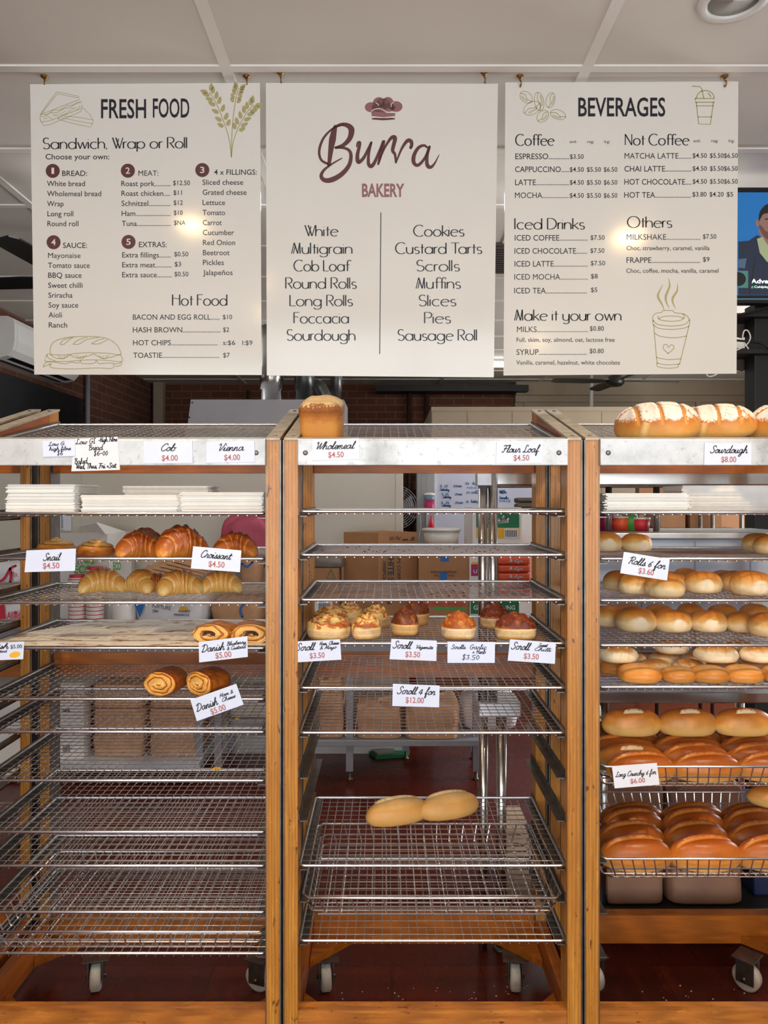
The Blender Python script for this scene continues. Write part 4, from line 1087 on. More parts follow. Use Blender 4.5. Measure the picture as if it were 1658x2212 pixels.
card([(446, 954), (549, 952), (550, 998), (445, 1000)], CF, 'price card for vienna loaves on the left rack fascia', std('Vienna', '$4.00', .27, .78, .37, .70, .45, .89))
card([(57, 1189), (164, 1185), (162, 1233), (53, 1236)], CT, 'price card for snail pastries hung before two glazed snails', std('Snail', '$4.50', .36, .72, .36, .69, .5, .86))
card([(417, 1180), (521, 1189), (518, 1236), (412, 1228)], CT, 'price card for croissants hung before dark croissants', std('Croissant', '$4.50', .19, .82, .35, .68, .46, .85))
card([(429, 1387), (534, 1374), (535, 1419), (430, 1431)], CT, 'price card for blueberry and custard danish', [('script', 'Danish', .06, .53, .52, 8), ('script', 'Blueberry', .58, .97, .34, 4, INK_GREY, 1.5), ('script', '& Custard', .58, .98, .56, 4, INK_GREY, 1.5), ('price', '$5.00', .34, .67, .9, 12, INK_RED)])
card([(411, 1512), (510, 1477), (526, 1522), (425, 1558)], CT, 'steeply tilted price card for ham and cheese danish', [('script', 'Danish', .06, .52, .6, 8), ('script', 'Ham &', .6, .88, .34, 4, INK_GREY, 1.5), ('script', 'Cheese', .62, .9, .56, 4, INK_GREY, 1.5), ('price', '$5.00', .32, .64, .94, 12, INK_RED)])
t9, at9, pl9 = card([(-50, 1391), (52, 1386), (50, 1424), (-52, 1428)], CT, 'price card with small danish picture cut by the left edge', [('script', 'Danish', .05, .68, .34, 5.5), ('price', '$5.00', .72, .97, .36, 8, INK_GREY), ('script', 'Custard', .4, .66, .56, 3, INK_GREY, 1.2)])
mb = MB(); x_, y_ = at9(.82, .72); ellipse(mb, x_, y_, 12, 6.5, pl9, .0005, -.2); mb.build('pastry_picture', YELLOW, t9)
card([(674, 949), (775, 947), (776, 992), (674, 995)], CF, 'price card for wholemeal bread directly below the wholemeal loaf', std('Wholemeal', '$4.50', .1, .93, .34, .67, .48, .88))
card([(1072, 954), (1172, 954), (1172, 1000), (1071, 1001)], CF, 'price card for flour loaf at the right end of the middle fascia', std('Flour Loaf', '$4.50', .12, .94, .37, .71, .5, .88))
def scroll_card(c, what, lab, price='$3.50'):
    rows = [('script', 'Scroll', .05, .47, .45, 8)]
    k = len(what)
    for i, s in enumerate(what): rows.append(('script', s, .56 if len(s) > 5 else .62, .97 if len(s) > 8 else .92 if len(s) > 5 else .83, .24+.2*i if k > 1 else .42, 3.8, INK_GREY, 1.5))
    rows.append(('price', price, .33, .65, .85, 11.5, INK_RED))
    card(c, CT, lab, rows)
scroll_card([(633, 1386), (734, 1381), (737, 1425), (636, 1431)], ['Ham, Cheese', '& Mayo'], 'price card for ham, cheese and mayo scrolls')
scroll_card([(845, 1380), (943, 1384), (942, 1428), (841, 1424)], ['Vegemite'], 'price card for dark yeast spread scrolls, second card from left')
scroll_card([(1101, 1381), (1200, 1388), (1198, 1434), (1096, 1427)], ['Sweet', 'Chilli'], 'price card for sweet chilli scrolls')
card([(966, 1386), (1069, 1387), (1068, 1432), (966, 1432)], CT, 'handwritten white card for garlic and herb scrolls', [('hand', 'Scrolls', .08, .38, .34, 4.5, INK_NAVY, 1.4), ('hand', 'Garlic', .48, .82, .34, 5, INK_NAVY, 1.4), ('hand', '+ Herb', .53, .81, .56, 4.5, INK_NAVY, 1.4), ('hand', '$3.50', .31, .67, .84, 7, INK_NAVY, 1.4)])
card([(848, 1477), (949, 1481), (948, 1528), (847, 1525)], CT, 'price card offering four scrolls for twelve dollars', std('Scroll 4 for', '$12.00', .1, .91, .28, .67, .44, .83))
card([(1521, 957), (1622, 957), (1622, 1004), (1520, 1004)], CF, 'price card for sourdough below the floured loaves', std('Sourdough', '$8.00', .13, .92, .36, .68, .46, .88))
card([(1347, 1192), (1446, 1208), (1440, 1254), (1339, 1238)], CT, 'tilted price card offering six rolls', std('Rolls 6 for', '$3.60', .14, .93, .37, .7, .5, .87))
card([(1321, 1655), (1418, 1648), (1424, 1695), (1327, 1703)], CT, 'crumpled tilted price card for long crunchy rolls on upper basket', [('script', 'Long Crunchy 6 for', .05, .95, .5, 5.5, INK_GREY, 1.6), ('price', '$6.00', .36, .69, .84, 10, INK_RED)], NOTEPAPER)
# ================================================================== BREAD AND PASTRY
def attr_n(nt, name):
    a = nt.nodes.new('ShaderNodeAttribute'); a.attribute_name = name
    return a.outputs['Fac']
def bake_mat(name, stops, extra=(), rough=.45, tint=.16, nscale=3.0, bump=.25, spec=.4, bscale=60.0):
    """baked dough: colour by height on the piece (crust above, crumb below) plus named patches that belong to the crust"""
    m, nt, bs = new_mat(name)
    tc = nt.nodes.new('ShaderNodeTexCoord'); sep = nt.nodes.new('ShaderNodeSeparateXYZ')
    nt.links.new(tc.outputs['Generated'], sep.inputs[0])
    f = noise_n(nt, tc.outputs['Object'], nscale*10, 4, .6)
    z = math_n(nt, 'ADD', sep.outputs['Z'], math_n(nt, 'MULTIPLY', math_n(nt, 'SUBTRACT', f, .5), .35))
    c = ramp(nt, z, [(p, rgb(*q)) for p, q in stops])
    f2 = noise_n(nt, tc.outputs['Object'], 160, 3, .7)
    f3 = noise_n(nt, tc.outputs['Object'], 62, 4, .65)
    for (att, colr, lo, hi, grain) in extra:
        a = attr_n(nt, att)
        if att == 'spec':
            a = math_n(nt, 'MULTIPLY', math_n(nt, 'ADD', math_n(nt, 'MULTIPLY', attr_n(nt, 'top'), 1.05), math_n(nt, 'MULTIPLY', a, .6)), f3)
        elif grain: a = math_n(nt, 'ADD', a, math_n(nt, 'MULTIPLY', math_n(nt, 'SUBTRACT', f2 if grain > 0 else f, .5), abs(grain)))
        k = ramp(nt, a, [(lo, (0, 0, 0, 1)), (hi, (1, 1, 1, 1))])
        c = mixc(nt, k, c, rgb(*colr))
    oi = nt.nodes.new('ShaderNodeObjectInfo')
    hsv = nt.nodes.new('ShaderNodeHueSaturation')
    nt.links.new(c, hsv.inputs['Color'])
    nt.links.new(math_n(nt, 'ADD', math_n(nt, 'MULTIPLY', oi.outputs['Random'], tint*2), 1-tint), hsv.inputs['Value'])
    nt.links.new(hsv.outputs['Color'], bs.inputs['Base Color'])
    bs.inputs['Roughness'].default_value = rough; bs.inputs['Specular IOR Level'].default_value = spec
    bs.inputs['Subsurface Weight'].default_value = .0
    fb = noise_n(nt, tc.outputs['Object'], bscale, 5, .65)
    bump_n(nt, bs, fb, bump, .003)
    return m
PROF = smooth_path([(0, 0), (.5, 0), (.78, .02), (.92, .12), (1.0, .34), (.975, .54), (.88, .73), (.7, .88), (.48, .96), (.24, 1.0), (0, 1.01)], 3)
def dome(rx, ry, h, fn=None, na=40, prof=PROF):
    """rounded loaf form standing on z=0; fn(p, ang, v) may move a point and returns (point, attribute values)"""
    mb = MB(); at = {}
    n = len(prof); idx = 0
    vs = []
    for j, (r, z) in enumerate(prof):
        for i in range(na):
            a = 2*PI*i/na
            p = Vector((max(r, 1e-4)*rx*math.cos(a), max(r, 1e-4)*ry*math.sin(a), z*h)); d = {}
            if fn: p, d = fn(p, a, r, z)
            vs.append(p)
            for k, v in d.items(): at.setdefault(k, [0.0]*(n*na))[len(vs)-1] = v
    fs = [(j*na+i, j*na+(i+1) % na, (j+1)*na+(i+1) % na, (j+1)*na+i) for j in range(n-1) for i in range(na)]
    mb.add(vs, fs, True); mb.attr = at
    return mb
def nz(p, s, seed=0.0): return noise.noise(Vector((p[0]*s+seed, p[1]*s-seed, p[2]*s+seed*.7)))

ROLL = bake_mat('golden_bread_roll', [(.02, (230, 204, 156)), (.38, (234, 208, 158)), (.56, (216, 162, 88)), (.74, (198, 126, 46)), (.95, (184, 106, 32))], [('torn', (234, 214, 180), .3, .85, .7)], .55)
ROLLB = bake_mat('browned_flat_roll', [(.02, (222, 170, 98)), (.3, (204, 134, 56)), (.6, (194, 120, 46)), (.9, (206, 146, 78))], [('torn', (240, 222, 192), .45, .7, .3)], .4)
ROLLW = bake_mat('pale_flat_roll', [(.02, (226, 178, 110)), (.2, (236, 214, 178)), (.65, (236, 214, 176)), (.8, (214, 156, 86)), (.97, (190, 118, 52))], [], .5)
LONGB = bake_mat('dark_crusted_long_roll', [(.02, (226, 178, 108)), (.3, (206, 138, 62)), (.55, (186, 104, 34)), (.9, (150, 70, 18))], [('ear_shine', (192, 120, 52), .3, .8, .7)], .34)
LONGP = bake_mat('golden_long_roll', [(.02, (224, 178, 104)), (.3, (222, 172, 98)), (.5, (208, 138, 58)), (.85, (178, 98, 30))], [('ear_shine', (230, 206, 166), .15, .85, .4)], .4)  # golden rolls: pale shine painted into the crust colour
BAGU = bake_mat('pale_twin_roll', [(.02, (206, 152, 84)), (.35, (214, 162, 92)), (.7, (206, 148, 76)), (.95, (222, 176, 112))], [('ear_shine', (240, 216, 172), .4, .8, .3)], .45, .02)
CRO_D = bake_mat('dark_baked_croissant', [(.0, (198, 132, 50)), (.25, (170, 92, 30)), (.6, (140, 62, 18)), (1, (118, 46, 12))], [('valley', (210, 142, 62), .62, 1.0, 1.1)], .33, .1, 3, .4)
CRO_L = bake_mat('pale_layered_croissant', [(.0, (222, 176, 96)), (.3, (214, 158, 76)), (.65, (200, 130, 48)), (1, (158, 82, 24))], [('valley', (236, 198, 124), .45, .95, .9)], .33, .1, 3, .35)
SNAIL = bake_mat('glazed_snail_pastry', [(.0, (176, 104, 36)), (.35, (176, 100, 34)), (.6, (206, 144, 66)), (1, (226, 184, 116))], [('groove', (156, 88, 30), .4, .8, .4)], .25, .05)
DAN = bake_mat('flaky_danish', [(.0, (178, 102, 36)), (.5, (166, 88, 28)), (1, (146, 72, 24))], [('cap', (222, 160, 76), .3, .6, .2), ('groove', (150, 78, 24), .5, .8, .3), ('core', (232, 194, 120), .5, .8, .3)], .34, .06, 5, .4)
DANB = bake_mat('blueberry_danish_pastry', [(.0, (206, 146, 68)), (.5, (202, 136, 58)), (1, (178, 102, 40))], [('cap', (226, 176, 98), .3, .6, .2), ('groove', (170, 100, 36), .5, .8, .3), ('core', (66, 40, 42), .5, .8, .3)], .34, .06, 5, .4)
def scroll_mat(name, topc, topd, dark_t, side=((232, 206, 156), (224, 184, 120))):
    return bake_mat(name, [(.05, (214, 160, 84)), (.2, side[0]), (.6, side[1]), (.9, (214, 160, 86))], [('top', topc, .45, .6, .5), ('groove', topd, .35, .9, .4), ('spec', topd, dark_t, dark_t+.1, 0)], .42, .06, 6, .6, .4, 90)
SC_HAM = scroll_mat('ham_cheese_scroll_bun', (230, 190, 110), (178, 92, 44), .60)
SC_VEG = scroll_mat('dark_spread_scroll_bun', (164, 90, 40), (110, 50, 20), .47, ((226, 186, 122), (216, 164, 92)))
SC_GAR = scroll_mat('garlic_scroll_bun', (214, 138, 56), (176, 84, 26), .52, ((236, 216, 176), (230, 200, 148)))
SC_CHI = scroll_mat('sweet_chilli_scroll_bun', (178, 96, 36), (116, 44, 18), .48, ((234, 208, 156), (228, 188, 126)))
SOUR = bake_mat('floured_sourdough', [(.02, (224, 178, 104)), (.25, (210, 148, 70)), (.55, (188, 112, 38)), (.9, (180, 104, 36))], [('seam', (228, 190, 124), .4, 1.0, .5), ('cut', (204, 140, 66), .4, .7, .2), ('flour', (240, 228, 214), .45, .78, 1.5)], .45, .03)
WHOLE = bake_mat('wholemeal_crust', [(.02, (196, 132, 62)), (.4, (200, 136, 62)), (.6, (172, 104, 44)), (.78, (140, 82, 36)), (1, (148, 96, 50))], [('flour', (218, 186, 134), .5, .75, 2.2)], .6, .0, 6, .6, .3, 120)

# ---- forms
def roll_form(seed, torn=True, rx=.056, ry=.052, h=.063, na=52):
    d1 = Vector((math.cos(R(-98)), math.sin(R(-98)), 0))
    def fn(p, a, r, z):
        k = 1 + .06*nz((math.cos(a), math.sin(a), z), 1.4, seed)
        if .02 < z < .55: k += .022*nz((math.cos(a)*2, math.sin(a)*2, z*9), 1.6, seed+5)
        p = Vector((p.x*k, p.y*k, p.z*(1+.08*nz((p.x, p.y, 0), 16, seed))))
        t = 0.0
        if torn:
            s = p.dot(d1); lim = rx*.84
            if s > lim*.97 and z > .05:
                t = min(1.0, max(0.0, (s-lim*.97)/(rx*.09) + .9*nz(p, 55, seed+9))); 
                if z > .70: t *= .0
            if s > lim: p -= d1*(s-lim)*.62
        return p, {'torn': t}
    return dome(rx, ry, h, fn, na)
RM = [roll_form(s).mesh('bread_roll', ROLL) for s in (1.3, 4.1, 7.7)]
RM2 = [roll_form(s, False).mesh('bread_roll', ROLL) for s in (2.2, 5.9)]
FLATB = roll_form(3.1, False, .06, .052, .046).mesh('flat_roll', ROLLB)
FLATW = roll_form(8.1, False, .06, .052, .044).mesh('flat_roll', ROLLW)

def croissant_form(seed, L=.075, rad=.036, bend=.9, nb=7):
    mb = MB(); nu, na = 96, 30; vs = []; val = []
    for i in range(nu+1):
        t = -1 + 2*i/nu; at_ = abs(t)
        a = t*bend
        Rr = L/bend
        c = Vector((Rr*math.sin(a), -Rr*(1-math.cos(a)), 0))
        tx = Vector((math.cos(a), -math.sin(a), 0)); nrm = Vector((math.sin(a), math.cos(a), 0))
        b = at_*nb*.5 + .5; f = b - math.floor(b)
        rr = rad*(max(0.0, 1-at_**1.9)**.62)*(1+.13*(1-f)) + .0025
        if at_ > .97: rr *= .7
        for k in range(na):
            th = 2*PI*k/na
            wob = 1 + .05*nz((t*3, math.cos(th), math.sin(th)), 1.6, seed) + .06*nz((t*16, th*.5, 0), 1, seed) + .03*nz((t*40, th*.8, 0), 1, seed)
            y = math.cos(th)*rr*1.05*wob; z = math.sin(th)*rr*.98*wob
            zc = rr*.86
            p = c + nrm*y + Vector((0, 0, max(0.0, zc+z)))
            vs.append(p); val.append(f if f > .15 else .0)
    fs = [(i*na+k, i*na+(k+1) % na, (i+1)*na+(k+1) % na, (i+1)*na+k) for i in range(nu) for k in range(na)]
    fs += [tuple(range(na-1, -1, -1)), tuple(nu*na+k for k in range(na))]
    mb.add(vs, fs, True); mb.attr = {'valley': val}
    return mb
CD = [croissant_form(s, .07, .037, b).mesh('croissant', CRO_D) for s, b in ((1, 1.0), (5, .75))]
CL = [croissant_form(s, .074, .034, b).mesh('croissant', CRO_L) for s, b in ((2, 1.0), (6, .8), (9, 1.2))]

def spiral_form(seed, rx=.05, ry=.05, h=.058, turns=2.6, depth=.006, lift=.012, top0=.66, tail=True, lump=1.0):
    def fn(p, a, r, z):
        t = 1.0 if (z > top0) else max(0.0, (z-top0+.14)/.14)
        k = 1 + .05*nz((math.cos(a), math.sin(a), z), 1.3, seed)
        p = Vector((p.x*k, p.y*k, p.z))
        g = 0.0
        if z > .6:
            ph = r*turns - a/(2*PI); fr = ph - math.floor(ph)
            g = math.exp(-((fr-.5)/.16)**2)
            p.z += lift*(1-r)**1.2 - depth*g + lump*(.007*nz(p, 48, seed) + .004*nz(p, 120, seed))
        if tail and abs(((a+PI/3+PI) % (2*PI))-PI) < .5 and z < .85:
            q = math.cos(((a+PI/3+PI) % (2*PI)-PI)*PI); p.x *= 1+.16*max(0, q); p.y *= 1+.16*max(0, q)
        sp = t*(.5+.5*nz((p.x, p.y, p.z*.6), 60, seed+3))
        if .3 < z < .66: sp = max(0.0, nz((a*1.2, z*2.2, 0), 2.2, seed)-.38)*3.0
        return p, {'top': t*.9, 'spec': sp, 'groove': g if z > .6 else (.5 if .25 < z < .5 else 0)}
    fine = smooth_path([(0, 0), (.6, 0), (.86, .02), (.96, .16), (1, .4), (.98, .62), (.92, .8), (.8, .9), (.66, .95), (.5, .98), (.34, 1), (.17, 1), (0, 1)], 4)
    return dome(rx, ry, h, fn, 56, fine)
SH = [spiral_form(s).mesh('savoury_scroll', SC_HAM) for s in (1.1, 6.2)]
SV = [spiral_form(s, .044, .046, .062, 2.2, .006, .026, .6).mesh('savoury_scroll', SC_VEG) for s in (2.1, 3.3)]
SG = spiral_form(4.4, .05, .048, .058, 2.2, .005, .02, .62).mesh('savoury_scroll', SC_GAR)
SCH = [spiral_form(s, .055, .05, .058, 2.3, .006, .018, .6).mesh('savoury_scroll', SC_CHI) for s in (5.5, 7.1)]
SN = [spiral_form(s, .056, .052, .03, 2.8, .004, .014, .5, True, .2).mesh('snail_pastry', SNAIL) for s in (3.7, 8.3)]

def danish_form(seed, rx=.05, rz=.036, ln=.085, turns=3.2):
    """rolled pastry lying on its side: spiral end towards -y, flaky outside"""
    mb = MB(); na = 72; vs = []; A = {'cap': [], 'groove': [], 'core': []}
    rows = []
    for j in range(44): rows.append(('cap', j/43.0))
    for j in range(1, 10): rows.append(('side', j/9.0))
    for j in range(1, 6): rows.append(('end', j/5.0))
    for kind, f in rows:
        for k in range(na):
            th = 2*PI*k/na
            r = {'cap': f, 'side': 1.0, 'end': 1-f}[kind]; r = max(r, .002)
            w = 1 + .10*nz((math.cos(th), math.sin(th), f if kind == 'side' else 0), 1.6, seed) + (.04*nz((th*6, f*5, 0), 1.0, seed) if kind == 'side' else 0)
            y = {'cap': -ln/2 - .006*(1-f*f), 'side': -ln/2+ln*f, 'end': ln/2+.004*f}[kind]
            g = 0.0; co = 0.0
            if kind == 'cap':
                rw = r*(1 + .16*nz((math.cos(th), math.sin(th), r*2), 1.7, seed+4))
                ph = rw*turns - th/(2*PI)*.999; fr = ph-math.floor(ph); g = math.exp(-((fr-.5)/.16)**2)
                fl = .5+.5*math.sin(2*PI*(rw*turns*4 - th/(2*PI)))
                y += .006*g + .0016*fl; g = max(g, .55*fl*(1 if rw > .3 else .3)); co = 1.0 if .1 < rw < .36 and math.sin(th) > -.4 else 0.0
                if r > .93: y += .006*(r-.93)/.07
            sq = .93 if kind == 'side' and (f < .12 or f > .9) else 1.0
            vs.append(Vector((math.cos(th)*rx*r*w*sq, y, max(0.0, rz*.96 + math.sin(th)*rz*r*w*sq))))
            A['cap'].append(1.0 if kind == 'cap' and r < .96 else 0.0); A['groove'].append(g if kind == 'cap' else 0.0); A['core'].append(co)
    n = len(rows)
    fs = [(j*na+k, j*na+(k+1) % na, (j+1)*na+(k+1) % na, (j+1)*na+k) for j in range(n-1) for k in range(na)]
    mb.add(vs, fs, True); mb.attr = A
    return mb
DM = [danish_form(s).mesh('ham_danish', DAN) for s in (1.5, 3.9)]
DB = [danish_form(s, .058, .03, .085, 2.2).mesh('fruit_danish', DANB) for s in (2.5, 6.9)]

def sour_form(seed, rx=.118, ry=.088, h=.1):
    def cutd(q):                                        # distance to the crossed cuts in loaf coordinates
        u, v = q
        d = min(abs(v-.2-.1*u), abs(v+.33+.06*u), abs(v-.62))
        for c in (-.55, -.02, .52): d = min(d, abs(u-c+.22*v))
        return d
    fine = smooth_path([(0, 0), (.55, 0), (.85, .02), (.97, .14), (1, .3), (.98, .46), (.93, .6), (.85, .72), (.75, .82), (.64, .89), (.52, .94), (.4, .97), (.28, .99), (.14, 1), (0, 1)], 5)
    def fn(p, a, r, z):
        k = 1 + .05*nz((math.cos(a), math.sin(a), z), 1.5, seed)
        p = Vector((p.x*k, p.y*k, p.z))
        u, v = p.x/rx, p.y/ry
        d = cutd((u, v))
        top = max(0.0, min(1.0, (z-.42)/.22))
        c = math.exp(-(d/.045)**2)*(1.0 if z > .45 else 0)
        if z > .45: p.z -= .006*c
        if z > .45: p.z += .004*math.exp(-((d-.1)/.07)**2)
        s = math.exp(-((u+.28-.2*z)/.11)**2)*(1 if z < .5 and a > PI else 0)
        return p, {'flour': (0 if c > .4 else top*(.92+.3*nz(p, 26, seed))), 'cut': c, 'seam': s}
    return dome(rx, ry, h, fn, 130, fine)
SD = [sour_form(s).mesh('sourdough_loaf', SOUR) for s in (1.9, 5.3)]

def lobe(seed, rx=.078, ry=.043, h=.07, ear_shine=1.0, sl=1.0, span=.84, vp=-.05, wd=.22):
    def fn(p, a, r, z):
        k = 1 + .03*nz((math.cos(a), math.sin(a), z), 1.5, seed)
        p = Vector((p.x*k, p.y*k, p.z))
        u = p.x/rx
        sq = 1 - .18*max(0, abs(u)-.6); p.y *= sq
        v = p.y/ry
        e = 0.0
        line = v - .30*sl*u - vp
        if z > .4 and abs(u) < span:
            w = wd*math.sqrt(max(0.0, 1-(u/span)**2))
            e = max(0.0, 1-abs(line)/max(w, .02)) if w > 0 else 0
            p.z += .005*(1 if line > w*.6 and line < w*1.6 else 0) - .003*e
        return p, {'ear_shine': min(1.0, e*1.6)*ear_shine}
    return dome(rx, ry, h, fn, 72)
LB = [lobe(s, ear_shine=.85).mesh('roll', LONGB) for s in (1.2, 4.6, 7.3)]
LP = [lobe(s, ear_shine=1.0, sl=.2, span=.34, vp=-.52, wd=.16).mesh('roll', LONGP) for s in (2.4, 5.2)]  # short pale patch paints a highlight on the crust, not an ear
BG = [lobe(s, .09, .042, .062, 1.0, .3, .7, .25, .3).mesh('roll', BAGU) for s in (3.3, 6.6)]

# ---- placing
def food(me, name, loc, rz, sc, label, cat, group):
    o = bpy.data.objects.new(name, me); col.objects.link(o)
    o.location = loc; o.rotation_euler = (0, 0, R(rz)); o.scale = sc if isinstance(sc, tuple) else (sc, sc, sc)
    return tag(o, label, cat, group)
def on(n_level, px, pyb, ry, ymax=2.50):
    """where a piece whose front foot shows at (px, pyb) stands on the tray"""
    z = lev(n_level)
    y = (EYE-z)*F/max(pyb-CY, 1.0) + ry
    y = max(TF+ry+.004, min(y, ymax))
    return Vector((X(px, y), y, z-.001))

# left rack: snails and dark croissants
G = 'snail pastries in the left rack'
for i, (px, pb, rz, lb) in enumerate(((122, 1191, 10, 'glazed snail pastry, the left one behind the snail card'), (207, 1193, -30, 'glazed snail pastry, the right one with a loose curl'))):
    food(SN[i], 'snail_pastry', on(1207, px, pb, .05, 2.3 if i == 0 else 2.24), rz, (1.0, 1.0, 1.12), lb, 'pastry', G)
G = 'dark croissants in the left rack'
for (px, y, rz, k, sc, lb) in ((300, 2.17, 25, 0, .95, 'dark brown croissant at the front beside the snails'), (312, 2.30, -20, 1, .98, 'dark brown croissant half hidden behind the front one next to the snails'),
                               (392, 2.17, 38, 1, 1.15, 'largest dark brown croissant, left of the croissant card'), (375, 2.32, -10, 0, .8, 'dark croissant tip hidden at the back between two larger dark croissants'), (508, 2.19, 15, 0, .92, 'dark brown croissant behind the croissant card, right end')):
    food(CD[k], 'croissant', (X(px, y), y, lev(1207)-.001), rz, (sc, sc, sc*1.0), lb, 'croissant', G)
G = 'pale croissants in the left rack'
for (px, pb, rz, k, sc, lb) in ((221, 1279, 20, 0, 1.0, 'pale croissant with a dark curled end, first in the lower row'), (305, 1279, -35, 1, .92, 'pale croissant second from left in the lower row'),
                                (387, 1284, 28, 2, 1.0, 'pale strongly ridged croissant in front, third in the lower row'), (477, 1280, 12, 0, .92, 'pale croissant at the right end of the lower row')):
    food(CL[k], 'croissant', on(1302, px, pb, .03), rz, sc, lb, 'croissant', G)
food(CD[1], 'croissant', (X(340, 2.36), 2.36, lev(1302)-.001), 15, .72, 'small dark croissant hidden behind the pale row', 'croissant', G)
G = 'danish pastries in the left rack'
for i, (px, rz, lb) in enumerate(((466, -14, 'sugared blueberry danish, left one behind its card'), (543, 8, 'sugared blueberry danish at the right post'))):
    food(DB[i], 'fruit_danish', (X(px, 2.17), 2.17, lev(1400)+.002), rz, .96, lb, 'danish', G)
for i, (px, rz, lb) in enumerate(((358, -12, 'rolled ham and cheese danish standing alone, left one'), (449, -32, 'rolled ham and cheese danish next to the tilted card'))):
    food(DM[i], 'ham_danish', (X(px, 2.165), 2.165, lev(1510)-.001), rz, (.98, .98, .96), lb, 'danish', G)

# middle rack: savoury scrolls
G = 'savoury scrolls in the middle rack'
for me, px, pb, rz, sc, lb in (
    (SH[0], 709, 1385, 0, (1.22, 1.05, 1.0), 'largest cheese and ham scroll at the front left'),
    (SH[1], 712, 1362, 40, (1.05, 1, 1.0), 'cheese and ham scroll behind the largest one, left'),
    (SH[0], 752, 1352, 110, (.95, .95, .98), 'cheese and ham scroll at the back, between the large and the pale ones'),
    (SH[1], 791, 1384, -60, (.74, .85, .98), 'small pale cheese and ham scroll at the front'),
    (SH[0], 810, 1360, 70, (.8, .8, 1.0), 'cheese and ham scroll behind the small pale one'),
    (SV[0], 874, 1375, 10, (.92, .92, .95), 'dark topped scroll in front behind its price card'),
    (SV[1], 898, 1354, 80, (.82, .82, 1.05), 'dark topped scroll behind another dark topped one'),
    (SG, 990, 1384, 20, (.98, .96, 1.0), 'single garlic scroll with orange top'),
    (SCH[0], 1068, 1360, 60, (.85, .88, 1.02), 'sweet chilli scroll at the back right'),
    (SCH[1], 1112, 1384, 15, (1.08, 1.0, 1.0), 'large sweet chilli scroll at the front right')):
    food(me, 'savoury_scroll', on(1390, px, pb, .05), rz, sc, lb, 'scroll', G)
# lone long roll: two joined halves
t = empty('twin_long_roll', (X(915, 2.40), 2.40, lev(1870)-.001), 'pale long roll of two joined halves lying alone on its tray', 'long roll')
t.rotation_euler = (0, 0, R(17))
for k, (dx, dy, rz) in enumerate(((-.084, .004, 4), (.084, .0, 5))):
    o = bpy.data.objects.new('roll', BG[k]); col.objects.link(o); o.parent = t; o.location = (dx, dy, 0); o.rotation_euler = (0, 0, R(rz)); o.scale = (1.17, 1.02, 1.14)

# wholemeal tin loaf on the sloping top tray
def tin_loaf():
    def sup(a, e): c, s = math.cos(a), math.sin(a); return (math.copysign(abs(c)**e, c), math.copysign(abs(s)**e, s))
    prof = smooth_path([(0, 0), (.8, 0), (.93, .015), (.955, .1), (.97, .3), (.985, .55), (1.0, .62), (1.03, .7), (1.0, .8), (.86, .9), (.6, .965), (.3, .99), (0, 1)], 5)
    mb = MB(); na = 96; vs = []; at = []
    for (r, z) in prof:
        for i in range(na):
            u, v = sup(2*PI*i/na, .34 if z < .75 else .5)
            p = Vector((u*max(r, 1e-3)*.06, v*max(r, 1e-3)*.105, z*.118))
            if z > .62:
                p.z += .006*math.cos(p.y/.105*PI*2) + .003*nz(p, 40, 2) - .006*math.exp(-((p.y-.0)/.008)**2)
            else: p.x += .0012*nz(p, 60, 3)
            vs.append(p); at.append(max(0, (z-.66)/.2)*(.75+.5*nz(p, 26, 5)) if z > .66 else 0)
    n = len(prof)
    mb.add(vs, [(j*na+i, j*na+(i+1) % na, (j+1)*na+(i+1) % na, (j+1)*na+i) for j in range(n-1) for i in range(na)], True)
    mb.attr = {'flour': at}
    return mb.mesh('wholemeal_loaf', WHOLE)
slope = math.atan(TOPSLOPE)
def top_z(y): return 1.735 + (y-(TF+.018))*TOPSLOPE + .001
o = food(tin_loaf(), 'wholemeal_loaf', (X(697, 2.235), 2.235, top_z(2.235)), 0, 1.0, 'square wholemeal tin loaf dusted with flour on top of the middle rack', 'loaf', None); del_ = o
o.rotation_euler = (slope, 0, 0)
for i, (px, y, rz, sc, lb) in enumerate(((1419, 2.215, -24, 1.0, 'floured sourdough loaf with crossed cuts, the front left one'), (1545, 2.245, -30, .92, 'floured sourdough loaf partly behind the front left one'), (1716, 2.215, -20, 1.05, 'floured sourdough loaf cut off by the right edge'))):
    o = food(SD[i % 2], 'sourdough_loaf', (X(px, y), y, top_z(y)), 0, sc, lb, 'loaf', 'sourdough loaves on the right rack')
    o.rotation_euler = (slope*.8, 0, R(rz))

# right rack: round rolls, each with where it sits
G = 'round rolls in the right rack'
def rr(level, px0, px1, pyt, pyb, lb, form=None, rz=0, dz=0.0, ymax=2.5):
    w = px1-px0
    p = on(level, (px0+px1)/2, pyb, .05, ymax) if not dz else None
    if p is None:
        y = (EYE-(lev(level)+dz))*F/(pyb-CY) + .05; y = max(2.15, min(y, 2.48)); p = Vector((X((px0+px1)/2, y), y, lev(level)+dz))
    s = w*p.y/F/.113
    return food(form or RM[random.randrange(3)], 'bread_roll', p, rz, (s, s, s*1.02), lb, 'bread roll', G)
for a in ((1268, 1342, 1147, 1187, 'round roll half hidden by the left post on the sparse upper tray', RM[0], 10), (1340, 1408, 1143, 1187, 'round roll second from the post on the sparse upper tray', RM[1], 24), (1602, 1672, 1143, 1190, 'round roll at the right of the sparse upper tray, behind', RM[2], 0), (1628, 1698, 1155, 1198, 'round roll at the right front of the sparse upper tray', RM[0], 0)):
    rr(1207, a[0], a[1], a[2], a[3], a[4], a[5], a[6], 0, 2.42)
